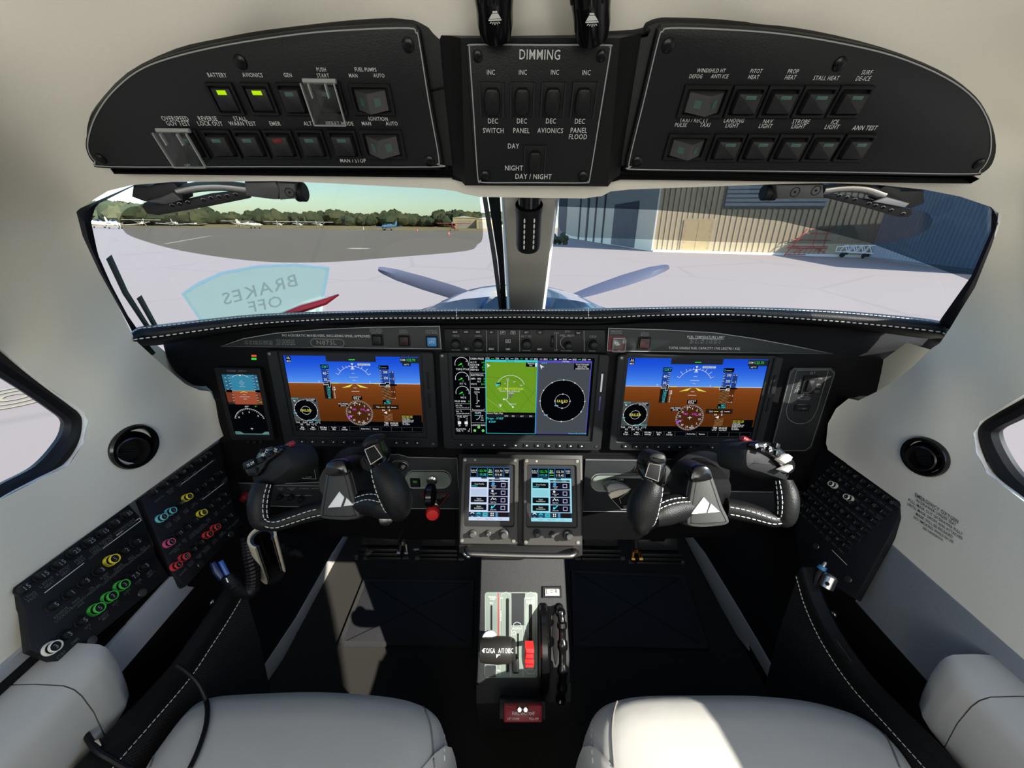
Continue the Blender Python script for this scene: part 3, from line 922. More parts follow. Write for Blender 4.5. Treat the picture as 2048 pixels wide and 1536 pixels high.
# --- parked light aircraft (nose towards -y at rest)
def loft(mb, secs, m, n=14, cap=True):
    """secs: (y, cx, cz, rx, rz)"""
    V = []
    for y, cx_, cz_, rx, rz in secs:
        for k in range(n):
            a = 2 * math.pi * k / n
            V.append(Vector((cx_ + rx * math.cos(a), y, cz_ + rz * math.sin(a))))
    F2 = []
    for i in range(len(secs) - 1):
        for k in range(n):
            F2.append([i * n + k, i * n + (k + 1) % n, (i + 1) * n + (k + 1) % n, (i + 1) * n + k])
    if cap: F2 += [list(range(n))[::-1], [(len(secs) - 1) * n + k for k in range(n)]]
    mb.add(V, F2, m)
def light_plane(name, label, high, body, trim, loc, rot, group=None):
    t = thing(name, label, 'aeroplane', (0, 0, 0), group)
    mb = MB(); loft(mb, [(-2.6, 0, 1.15, .12, .12), (-2.45, 0, 1.15, .42, .38), (-1.2, 0, 1.2, .55, .5), (-.4, 0, 1.45, .58, .72), (.9, 0, 1.45, .56, .7), (2.2, 0, 1.35, .36, .42), (4.6, 0, 1.45, .10, .14)], body); mb.build('fuselage', t)
    mb = MB(); loft(mb, [(-1.05, 0, 1.75, .45, .12), (-.45, 0, 1.86, .52, .3), (.7, 0, 1.86, .5, .3), (1.3, 0, 1.75, .35, .1)], M_GLOSSB); mb.build('window', t)
    zw = 2.2 if high else .85
    mb = MB()
    G_ = []
    for sx, ch, dz in ((-5.4, .95, .12), (-2.8, 1.45, .05), (0, 1.6, 0), (2.8, 1.45, .05), (5.4, .95, .12)):
        z = zw + dz * (0.3 if high else 3)
        G_.append([Vector((sx, -.2 - ch / 2, z)), Vector((sx, -.2 - ch * .2, z + .13)), Vector((sx, -.2 + ch / 2, z + .02)), Vector((sx, -.2, z - .06))])
    mb.grid(G_, body, cv=True)
    F2 = [[0, 1, 2, 3]]; mb.add(G_[0], F2, body); mb.add(G_[-1], F2, body); mb.build('wing', t)
    mb = MB(); mb.prism(PL((0, 0, 0), (0, 1, 0), (0, 0, 1)), [(3.4, 1.5), (4.75, 1.45), (5.05, 2.75), (4.5, 2.75)], -.05, .05, trim); mb.build('tail_fin', t)
    mb = MB(); mb.prism(LOCAL, [(-1.7, 4.2), (1.7, 4.2), (1.7, 4.8), (-1.7, 4.9)], 1.5, 1.57, body); mb.build('tailplane', t)
    for x, y in ((-1.15, .1), (1.15, .1), (0, -2.0)):
        mb = MB(); mb.lathe((x - .08, y, .22), (1, 0, 0), [(.08, 0), (.22, .02), (.22, .14), (.08, .16)], M_RUBBER, 14); mb.tube([(x, y, .22), (x * .35, y + (.1 if x else -.05), 1.0)], .05, body, 6); mb.build('wheel', t)
    if high:
        for sx in (-1, 1):
            mb = MB(); mb.tube([(sx * .5, -.2, .95), (sx * 2.6, -.2, 2.2)], .05, body, 6); mb.build('wing_strut', t)
    mb = MB(); mb.lathe((0, -2.62, 1.15), (0, -1, 0), [(.14, -.05), (.12, .1), (.02, .26)], trim, 12)
    mb.prism(FRONT, [(-.05, 1.15), (.04, 1.15), (.10, 1.8), (0.02, 2.05), (-.06, 1.8)], 2.66, 2.69, M_DARK); mb.prism(FRONT, [(-.04, 1.15), (.05, 1.15), (.06, .5), (-.02, .25), (-.10, .5)], 2.66, 2.69, M_DARK); mb.build('propeller', t)
    t.location = loc; t.rotation_euler = (0, 0, rot)
    return t
WPL = 'white light aircraft parked along the edge of the apron'
M_WP = mat('white_aircraft_paint', (232, 230, 224), .35, var=.03, scale=2)
M_BT = mat('blue_trim', (60, 90, 130), .4, var=.05, scale=2)
M_BP = mat('blue_aircraft_paint', (84, 120, 160), .35, var=.04, scale=2)
M_RP = mat('red_aircraft_paint', (180, 60, 60), .4, var=.05, scale=2)
def gp(px, py): return tuple(gpt(px, py))
hp = light_plane('parked_aeroplane', 'white high wing light aircraft with its tail towards the tinted visor edge', True, M_WP, M_WP, gp(287, 453), R(35))
lp = light_plane('parked_aeroplane', 'white low wing light aircraft closest to the windscreen edge', False, M_WP, M_WP, gp(232, 458), R(60))
dup(lp, gp(200, 456), R(75), 'white low wing light aircraft nosed in behind the one closest to the windscreen edge')
dup(lp, gp(352, 454), R(50), 'white low wing light aircraft parked alone beside the high wing one')
dup(hp, gp(478, 454.5), R(40), 'white high wing light aircraft starting the row at the middle of the apron')
dup(lp, gp(507, 457), R(95), 'white low wing light aircraft parked ahead of the row')
dup(hp, gp(560, 455), R(40), 'second white high wing light aircraft of the parked row')
dup(hp, gp(600, 455.5), R(40), 'third white high wing light aircraft of the parked row')
dup(hp, gp(640, 456), R(40), 'white high wing light aircraft ending the parked row')
light_plane('parked_aeroplane', 'blue low wing light aircraft parked alone in the middle of the apron', False, M_BP, M_BP, gp(776, 461), R(-20))
light_plane('parked_aeroplane', 'red and white high wing aircraft in front of the beige hangars', True, M_RP, M_WP, gp(908, 462), R(15))
p = gp(393, 452)
dup(lp, (p[0], p[1], ZG), R(20), 'tiny white aircraft far off in front of the tree clump', .8)
# traffic cones
def cone(label, loc, m):
    t = thing('traffic_cone', label, 'cone', (0, 0, 0), 'cones on the apron')
    mb = MB(); mb.lathe((0, 0, .04), (0, 0, 1), [(.17, 0), (.13, .25), (.09, .5), (.03, .86)], m, 14); mb.build('body', t)
    mb = MB(); mb.lathe((0, 0, .04), (0, 0, 1), [(.128, .3), (.105, .46)], M_WHITE, 14, False, False); mb.build('band', t)
    mb = MB(); mb.box(LOCAL, -.22, -.22, .22, .22, 0, .04, m); mb.build('base', t)
    t.location = loc; return t
M_CO = mat('orange_cone', (232, 98, 62), .5, var=.05, scale=5)
c = cone('larger orange traffic cone below the red and white aircraft', gp(898, 471), M_CO)
dup(c, gp(835, 463), None, 'small orange traffic cone between the blue aircraft and the larger cone')
cone('pale traffic cone standing before the blue aircraft', gp(727, 459), M_WHITE)
dup(c, gp(870, 456), None, 'farthest orange traffic cone, tiny, by the red and white aircraft')
# --- own nose cowling and propeller
M_COWL = mat('blue_cowling_paint', (122, 166, 204), .12, coat=1., var=.03, scale=3)
def zz(r): return CAMH + r
t = thing('nose_cowling', 'glossy blue nose cowling of this aircraft ahead of the windscreen', 'cowling', (X0, 1.3, zz(-.5)))
mb = MB()
G_ = []
for y, w_, top, sh in ((1.22, .56, -.205, .02), (1.45, .53, -.225, .02), (1.75, .47, -.245, .02), (2.05, .40, -.272, .015), (2.35, .33, -.30, .01), (2.55, .22, -.36, .0)):
    row = []
    for k in range(25):
        a = math.pi * (k / 24)
        cx_ = math.copysign(abs(math.cos(a)) ** .85, math.cos(a)); sz = math.sin(a) ** .8
        row.append(Vector((X0 + w_ * cx_, y, zz(-.62 + (.62 + top) * sz))))
    G_.append(row)
mb.grid(G_, M_COWL); mb.build('upper_cowl', t)
mb = MB()
for k in (7, 17):
    mb.tube([g[k] + Vector((0, 0, .001)) for g in G_], .0016, M_STEEL, 5)
mb.tube([p + Vector((0, 0, .001)) for p in G_[2]], .0016, M_STEEL, 5); mb.build('panel_seam', t)
mb = MB(); mb.lathe((X0, 2.55, zz(-.66)), (0, 1, 0), [(.27, -.06), (.24, .02), (.16, .08)], M_COWL, 24); mb.build('front_ring', t)
HUB = at(1046, 626, 2.78)
t = thing('propeller', 'grey propeller blades standing out either side of the nose', 'propeller', tuple(HUB))
M_BL = mat('grey_blade', (72, 76, 92), .4, var=.05, scale=6)
def blade(ang, tw, L=1.05):
    mb = MB(); G_ = []
    ca, sa = math.cos(ang), math.sin(ang)
    for f, ch in ((.14, .07), (.3, .09), (.5, .105), (.7, .10), (.88, .08), (.97, .05), (1., .03)):
        a = tw * (1.3 - f)
        e = Vector((-sa * math.cos(a), math.sin(a), ca * math.cos(a))); n_ = Vector((sa * math.sin(a), math.cos(a), -ca * math.sin(a)))
        c0 = HUB + Vector((ca, 0, sa)) * (L * f)
        G_.append([c0 + e * ch * .55, c0 + n_ * .012, c0 - e * ch * .45, c0 - n_ * .012])
    mb.grid(G_, M_BL, cv=True); return mb.build('blade', t)
def ang(px, py):
    p = CAM + ray(px, py) * ((HUB.y - CAM.y) / ray(px, py).y) - HUB
    return math.atan2(p.z, p.x)
a1 = ang(775, 543); a2 = ang(1315, 541)
blade(a1, .35); blade(a2, 1.35)
for k in (1, 2, 3): blade(a1 + (2 * math.pi - (a1 - a2)) * k / 4, .6)
mb = MB(); mb.lathe(HUB, (0, 1, 0), [(.15, -.1), (.14, .05), (.09, .2), (.02, .32)], M_CHROME, 20); mb.build('spinner', t)
# ------------------------------------------------------------------ instrument panel, glareshield, displays
def vscale(pl, px, py):
    a = pl.px(px, py); b = pl.px(px, py + 6)
    return math.hypot(a[0] - b[0], a[1] - b[1]) / 6
def T(mb, pl, txt, px, py, hpx, m=None, h=.0004, **kw):
    u, v = pl.px(px, py, h)
    mb.text(pl, txt, u, v, hpx * vscale(pl, px, py), h, m or M_LEGEND, **kw)
def uvs(pl, pts, h=0.): return [pl.px(x, y, h) for x, y in pts]
M_COWLB = mat('black_panel_shell', (13, 13, 15), .6, spec=.25, bump=.06, scale=300)
# panel shell
root_panel = thing('instrument_panel', 'wide black instrument panel shell carrying the three large displays', 'instrument panel', tuple(PANEL.at(X0, 0)))
mb = MB()
pp = [(322, 676), (330, 715), (350, 748), (385, 773), (420, 784), (436, 880), (430, 1062), (1672, 1062), (1668, 880), (1700, 802), (1772, 790), (1838, 742), (1885, 690), (1870, 666), (1800, 662), (1661, 652), (1400, 640), (1046, 641), (647, 645), (450, 660), (345, 672)]
mb.prism(PANEL, uvs(PANEL, spline(pp, 3, True)), -.10, 0, M_COWLB, .006)
mb.build('shell', root_panel)
# glareshield roll
GT = [(262, 664, .522), (279, 653, .532), (324, 648, .55), (421, 637, .575), (518, 628, .59), (647, 623, .60), (776, 620, .605), (913, 618, .607), (1046, 618, .608), (1177, 617, .607), (1300, 614, .603), (1400, 613, .597), (1500, 614, .59), (1661, 620, .57), (1794, 631, .552), (1875, 641, .535), (1898, 655, .525)]
GB = [(268, 678), (284, 676), (324, 671), (421, 658), (518, 647), (647, 639), (776, 636), (913, 636), (1046, 634), (1177, 636), (1300, 631), (1400, 629), (1500, 631), (1661, 642), (1794, 653), (1875, 662), (1893, 668)]
GA = spline(GT, 6); GBs = spline(GB, 6)
root_gs = thing('glareshield', 'black leather glareshield roll with white double stitching below the windscreen', 'glareshield', tuple(at(1046, 630, .62)))
def gs_section(i):
    (x, y, z), (xb, yb) = GA[i], GBs[i]
    e = min(1, min(x - 262, 1898 - x) / 60.); e = max(e, .0)
    d = yb - y; q = max(0, 1 - min(x - 262, 1898 - x) / 260.) ** 1.3 * (.45 + .55 * e)
    return [at(x, y + 1, z + .075), at(x, y, z + .03), at(x, y + d * .10, z + .010), at(x, y + d * .35, z + .001), at(xb, y + d * .8, z), at(xb, yb + 3 + 4 * q, z + .004), at(xb, yb + 6 + 10 * q, z + .02), at(xb, yb + 8 + 15 * q, z + .055)]
GSEC = [gs_section(i) for i in range(len(GA))]
def roll_piece(i0, i1):
    mb = MB()
    secs = GSEC[i0:i1 + 1]
    mb.grid(secs, M_LEATHB)
    for s_ in (secs[0], secs[-1]): mb.add(s_, [list(range(8))], M_LEATHB)
    return mb.build('leather_roll', root_gs, sharp=60)
ix1 = min(range(len(GA)), key=lambda i: abs(GA[i][0] - 913)); ix2 = min(range(len(GA)), key=lambda i: abs(GA[i][0] - 1177))
roll_piece(0, ix1); roll_piece(ix1, ix2); roll_piece(ix2, len(GA) - 1)
def stitches(line, r, gap=.0075, ln=.0048):
    mb = MB()
    P = [np.array(p) for p in line]
    acc = 0.; pts = []
    d = np.r_[0, np.cumsum([np.linalg.norm(P[i + 1] - P[i]) for i in range(len(P) - 1)])]
    A = np.array(P)
    s_ = 0.
    while s_ + ln < d[-1]:
        q = [Vector([np.interp(s_ + t, d, A[:, k]) for k in range(3)]) for t in (0, ln / 2, ln)]
        mb.tube(q, [r * .6, r, r * .6], M_STITCH, 5); s_ += gap
    return mb
def gl(k, f, off=.0012):
    out = []
    for s_ in GSEC:
        a, b = s_[k], s_[k + 1]; p = a + (b - a) * f
        out.append(p + (CAM - p).normalized() * off)
    return out
stitches(gl(4, .55), .0010).build('stitching', root_gs)
stitches(gl(2, .35, .0012), .0009, .0055, .0042).build('stitching', root_gs)
for i in (ix1, ix2):
    P = [p + (CAM - p).normalized() * .0012 for p in GSEC[i][1:6]]
    stitches([tuple(p) for p in P], .0009, .005, .0035).build('seam_stitching', root_gs)
mb = MB(); top = []
for i, s_ in enumerate(GSEC):
    a = s_[0]; far = Vector((X0 + (a.x - X0) * .98, max(1.08 - .45 * abs(a.x - X0) ** 2 / .3, a.y + .02), 0)); far.z = a.z - (far.y - a.y) * .26 - .005
    top.append([s_[1], a, (a + far) / 2 - Vector((0, 0, .004)), far])
mb.grid(top, mat('dash_felt', (24, 24, 26), .85, bump=.2, scale=500)); mb.build('deck', root_gs)
mb = MB(); br = []
for s_ in GSEC[8:-8]:
    a = s_[7]; u, v = (a - PANEL.o).dot(PANEL.ex), (a - PANEL.o).dot(PANEL.ey)
    br.append([a, PANEL.at(u, v - .004, .006), PANEL.at(u, v - .006, -.01)])
mb.grid(br, M_COWLB); mb.build('brow', root_gs)
# end hoods under the roll
# upper placard strips
def outline_plate(name, label, cat, pts, m, lw=1.3, sm=3, h=.004, corner=None):
    t = thing(name, label, cat, tuple(PANEL.at(*uvs(PANEL, [pts[0]])[0])))
    mb = MB(); mb.prism(PANEL, uvs(PANEL, pts, h), 0.0002, h, m, .0008); mb.build('faceplate', t)
    s_ = PANEL.scale(*pts[0])
    mb = MB(); q = inset(uvs(PANEL, pts, h), lw * 1.1 * s_); mb.strip(PANEL, q, lw * s_, h + .0004, M_LINE, True); mb.build('border_line', t)
    return t, h
def push_square(t, pl, x, y, w, h0, m, name='push_button', lab=None, txt=None, tm=None, frame=True):
    s_ = pl.scale(x, y); u, v = pl.px(x, y, h0 + .004)
    mb = MB(); a = w * s_ / 2
    if frame: mb.ring(pl, rrect(u - a * 1.3, v - a * 1.3, u + a * 1.3, v + a * 1.3, .001), rrect(u - a * 1.06, v - a * 1.06, u + a * 1.06, v + a * 1.06, .001), h0, h0 + .003, M_BLK, .0006)
    mb.box(pl, u - a, v - a, u + a, v + a, h0, h0 + .0045, m, .0007, .001)
    if txt: mb.text(pl, txt, u, v, a * .6, h0 + .0048, tm or M_LEGEND)
    o = mb.build(name, t)
    if lab: o['label'] = lab
    return o
tl, hh = outline_plate('placard_strip', 'dark placard strip reading no acrobatic maneuvers above the pilot display', 'placard', [(440, 693), (486, 676), (550, 665), (647, 657), (743, 653), (880, 651), (884, 699)], M_PANEL2)
mb = MB()
T(mb, PANEL, 'NO ACROBATIC MANEUVERS, INCLUDING SPINS, APPROVED.', 653, 671.5, 4.6, h=hh + .0004, sx=.86)
T(mb, PANEL, 'VO 153 KIAS AT 6000 LBS\nVO 121 KIAS AT 3750 LBS', 517, 685, 3.4, M_LEGD, h=hh + .0004, sx=.9)
T(mb, PANEL, 'VLO 170 KIAS DN\nVLO 130 KIAS UP\nVLE 170 KIAS MAX', 571, 684.5, 3.2, M_LEGD, h=hh + .0004, sx=.9)
T(mb, PANEL, 'N87SL', 653, 685, 8, M_LEGD, h=hh + .0004, sx=1.15)
T(mb, PANEL, 'STALL WARN\nICE SCHEDULE\n(PRESS ON)', 752, 662, 3, M_LEGD, h=hh + .0004)
T(mb, PANEL, 'DISPLAY\nBACKUP', 807, 663, 3.2, M_LEGD, h=hh + .0004)
T(mb, PANEL, 'AUTOPILOT\nLEVEL MODE', 863, 663.5, 3.2, M_LEGD, h=hh + .0004)
s_ = PANEL.scale(650, 685); u, v = PANEL.px(655, 685.5, hh)
mb.strip(PANEL, rrect(u - 33 * s_, v - 7.5 * s_, u + 33 * s_, v + 7.5 * s_, 7.4 * s_, 6), 1.0 * s_, hh + .0004, M_LEGD, True)
mb.build('lettering', tl)
push_square(tl, PANEL, 754, 681, 17, hh, M_BLK)
push_square(tl, PANEL, 808, 682.5, 17, hh, mat('dull_red_black', (44, 24, 24), .4, var=.05))
push_square(tl, PANEL, 863.5, 684, 18, hh, mat('autopilot_blue', (48, 128, 190), .35, var=.03), lab='blue square LVL button', txt='LVL')
tr, hh = outline_plate('placard_strip', 'dark placard strip with the fuel temperature limit lettering above the copilot display', 'placard', [(1216, 655), (1327, 658), (1428, 664), (1505, 675), (1581, 689), (1668, 708), (1213, 703)][::-1], M_PANEL2)
mb = MB()
T(mb, PANEL, 'FUEL TEMPERATURE LIMIT', 1412, 674, 4.4, h=hh + .0004, sx=.9)
T(mb, PANEL, 'JET A    -34° C TO 50° C\nJET A-1 -41° C TO 50° C', 1411, 683, 4, M_LEGD, h=hh + .0004, sx=.9)
T(mb, PANEL, 'TOTAL USABLE FUEL CAPACITY 1742 LBS(790.1 KG)', 1409, 696.5, 4.6, h=hh + .0004, sx=.82)
T(mb, PANEL, 'EMERGENCY\nAUTOLAND', 1233, 664.5, 3.2, M_LEGD, h=hh + .0004)
T(mb, PANEL, 'DISPLAY\nBACKUP', 1290, 668, 3.2, M_LEGD, h=hh + .0004)
u, v = PANEL.px(1412, 677.6, hh); s_ = PANEL.scale(1412, 677); mb.strip(PANEL, [(u - 35 * s_, v), (u + 35 * s_, v)], .7 * s_, hh + .0004, M_LEGEND)
mb.build('lettering', tr)
push_square(tr, PANEL, 1289.5, 687, 19, hh, MATS['dull_red_black'])
def guard(t, pl, x, y, w, hp, h0, lean=.0, m_under=None):
    """clear hinged cover over a square button"""
    s_ = pl.scale(x, y); u, v = pl.px(x, y, h0); a = w * s_ / 2; b = hp * s_ / 2
    mb = MB(); D = .011
    mb.ring(pl, rrect(u - a, v - b, u + a, v + b, .0015), rrect(u - a * .9, v - b * .92, u + a * .9, v + b * .92, .001), h0, h0 + D, MATS['clear_cover'], .001)
    mb.box(pl, u - a, v - b, u + a, v + b, h0 + D, h0 + D + .0015, MATS['clear_cover'], .0005, .0015)
    g = mb.build('clear_guard', t); g['label'] = 'clear hinged guard over its button'
    mb = MB(); mb.tube([pl.at(u - a, v + b, h0 + D * .6), pl.at(u + a, v + b, h0 + D * .6)], .0016, MATS['clear_edge'], 8)
    for k in (-.55, .45): mb.box(pl, u + a * k, v + b * .35, u + a * (k + .07), v + b, h0 + D, h0 + D + .003, MATS['clear_edge'])
    for k in (-1, 1): mb.box(pl, u + a * k - .0004, v - b, u + a * k + .0004, v + b, h0 + D, h0 + D + .002, MATS['clear_edge'])
    mb.box(pl, u - a, v - b - .0003, u + a, v - b + .0003, h0 + D, h0 + D + .002, MATS['clear_edge'])
    mb.text(pl, 'LIFT', u, v - b * 1.0 + .002, .0022, h0 + D + .0022, MATS['clear_edge'])
    mb.build('hinge', g)
    return g
mat('clear_edge', (150, 154, 152), .15, spec=.8, var=.1, scale=300)
mb = MB(); u, v = PANEL.px(1233, 687, hh); s_ = PANEL.scale(1233, 687); mb.box(PANEL, u - 15 * s_, v - 14 * s_, u + 15 * s_, v + 14.5 * s_, hh, hh + .0008, M_DKRED)
mb.box(PANEL, u - 10 * s_, v - 10 * s_, u + 10 * s_, v + 9 * s_, hh, hh + .005, mat('grey_button', (92, 94, 92), .5, var=.05), .0008); mb.build('push_button', tr)['label'] = 'grey emergency button on a red base'
guard(tr, PANEL, 1235, 688, 24, 25, hh)
# autopilot mode controller
ta = thing('autopilot_controller', 'black mode controller with rotary knobs between the two placard strips', 'controller', tuple(PANEL.at(*PANEL.px(1049, 682))))
mb = MB(); mb.prism(PANEL, inset(uvs(PANEL, [(888, 658), (1210, 660), (1212, 706), (890, 704)], .006), 0), 0.0002, .006, M_BLK, .0015); mb.build('faceplate', ta)
mb = MB(); H = .0064
for x in (973, 996, 1039, 1168):
    a = PANEL.px(x, 661, H); b = PANEL.px(x + .5, 703, H); mb.strip(PANEL, [a, b], .0009, H, M_LEGD)
a = PANEL.px(1113, 668, H); b = PANEL.px(1113, 697, H); mb.strip(PANEL, [a, b], .0008, H, M_LEGD)
for txt, x, y in (('HDG', 912, 671.5), ('CRS1', 957, 672), ('ALT SEL', 1053, 672.5), ('SPD', 1135, 663), ('FMS', 1125, 671), ('MAN', 1142, 671), ('CRS2', 1186, 673), ('DN', 1113, 666), ('UP', 1112, 700)):
    T(mb, PANEL, txt, x, y, 3.9, M_LEGD, h=H, sx=1.)
for txt, x, y in (('PUSH SYNC', 912, 700), ('PUSH DIR', 957, 700), ('PUSH SYNC', 1053, 701), ('PUSH IAS/MACH', 1133, 701.5), ('PUSH DIR', 1184, 702)):
    T(mb, PANEL, txt, x, y, 2.2, M_LEGD, h=H, sx=.9)
mb.build('lettering', ta)
def knob(t, pl, x, y, rp, h0, L=.016, m=None, name='knob', cap=.72, seg=20, axis=None, lab=None, mcap=None):
    s_ = pl.scale(x, y); r = rp * s_; o = pl.at(*pl.px(x, y, h0), h0)
    mb = MB(); ax = axis or pl.n
    mb.lathe(o, ax, [(r * 1.12, 0), (r * 1.12, .0015), (r * .95, .002), (r * .9, L * .7), (r * .8, L * .78), (r * cap, L * .8), (r * cap * .93, L * .97), (r * cap * .8, L)], m or M_BLK, seg)
    e = ax.orthogonal().normalized(); g_ = ax.cross(e)
    o2 = mb.build(name, t, sharp=40)
    if lab: o2['label'] = lab
    return o2
for x, y, r in ((912, 687, 10.5), (957, 687, 11), (1053, 687.5, 11), (1136, 690, 8.5), (1186, 688.5, 10)): knob(ta, PANEL, x, y, r, .006, .014, M_BLK)
mb = MB(); mb.strip(PANEL, ell(*PANEL.px(1134, 685, H), 13 * PANEL.scale(1134, 685), None, 20, 60, 300), .0009, H, M_LEGD); mb.build('speed_scale', ta)
mb = MB(); u, v = PANEL.px(1104.5, 683, H); s_ = PANEL.scale(1104, 683); mb.lathe(PANEL.at(u - 3 * s_, v, -.006), PANEL.ex, [(.015, 0), (.016, .0008), (.016, 6 * s_ - .0008), (.015, 6 * s_)], M_BLK, 30); mb.build('thumb_wheel', ta)
for txt, x, y, bx in (('HDG', 910, 664, 0), ('APR', 932, 664, 0), ('NAV', 956, 664, 0), ('FD', 983, 664.5, 0), ('AP', 1005.5, 665, 1), ('YD', 1026, 665, 1), ('LVL', 1016, 682, 1), ('BC', 933, 698, 0), ('BANK', 983, 698, 0), ('XFR', 1016, 698.5, 0), ('ALT', 1053, 664.5, 0), ('VS', 1080, 665, 0), ('FLC', 1157, 666, 0), ('VNV', 1079, 698.5, 0)):
    mb = MB(); s_ = PANEL.scale(x, y); u, v = PANEL.px(x, y, .008)
    mb.box(PANEL, u - 6.5 * s_, v - 3.6 * s_, u + 6.5 * s_, v + 3.6 * s_, .006, .0085, M_PANEL, .0006, .001)
    mb.text(PANEL, txt, u, v, 3.1 * s_, .0088, M_LEGEND)
    if bx: mb.strip(PANEL, rrect(u - 4.6 * s_, v - 3 * s_, u + 4.6 * s_, v + 3 * s_), .5 * s_, .0088, M_LEGEND, True)
    mb.build('mode_button', ta)
# ---- screens
E = dict(w=emis('screen_white', (225, 228, 230)), g=emis('screen_green', (60, 215, 70)), c=emis('screen_cyan', (70, 215, 225)), y=emis('screen_yellow', (228, 222, 90)),
         m=emis('screen_magenta', (200, 70, 210)), k=emis('screen_black', (4, 5, 8)), gr=emis('screen_grey', (70, 74, 74)), dk=emis('screen_dark_grey', (30, 34, 40)), o=emis('screen_amber', (225, 190, 60)))
class Scr:
    """drawing surface: s,t in 0..1 from the top left of a screen rectangle"""
    def __init__(s, pl, u0, v0, u1, v1, h):
        s.pl = pl; s.u0, s.v1 = u0, v1; s.w = u1 - u0; s.hh = v1 - v0; s.h = h; s.mb = MB(); s.k = 0
        s.as_ = s.w / s.hh
    def p(s, a, b): return (s.u0 + a * s.w, s.v1 - b * s.hh)
    def lay(s):
        s.k += 1; return s.h + s.k * 4e-6
    def rect(s, a0, b0, a1, b1, m): s.mb.prism(s.pl, rrect(*s.p(a0, b1), *s.p(a1, b0)), 0, 0, m) if False else s.poly([(a0, b0), (a1, b0), (a1, b1), (a0, b1)], m)
    def poly(s, pts, m):
        h = s.lay(); q = [s.p(*x) for x in pts]
        if area2(q) < 0: q = q[::-1]
        s.mb.add([s.pl.at(u, v, h) for u, v in q], [list(range(len(q)))], m, False)
    def line(s, pts, w, m, closed=False): s.mb.strip(s.pl, [s.p(*x) for x in pts], w * s.w, s.lay(), m, closed)
    def circ(s, a, b, r, n=40, a0=0, a1=360):
        full = abs(a1 - a0) >= 360
        return [(a + r * math.cos(R(a0 + (a1 - a0) * i / n)), b - r * s.as_ * math.sin(R(a0 + (a1 - a0) * i / n))) for i in range(n if full else n + 1)]
    def txt(s, x, a, b, sz, m, **kw):
        u, v = s.p(a, b); s.mb.text(s.pl, x, u, v, sz * s.hh, s.lay(), m, **kw)
    def frame(s, a0, b0, a1, b1, w, m): s.line([(a0, b0), (a1, b0), (a1, b1), (a0, b1)], w, m, True)
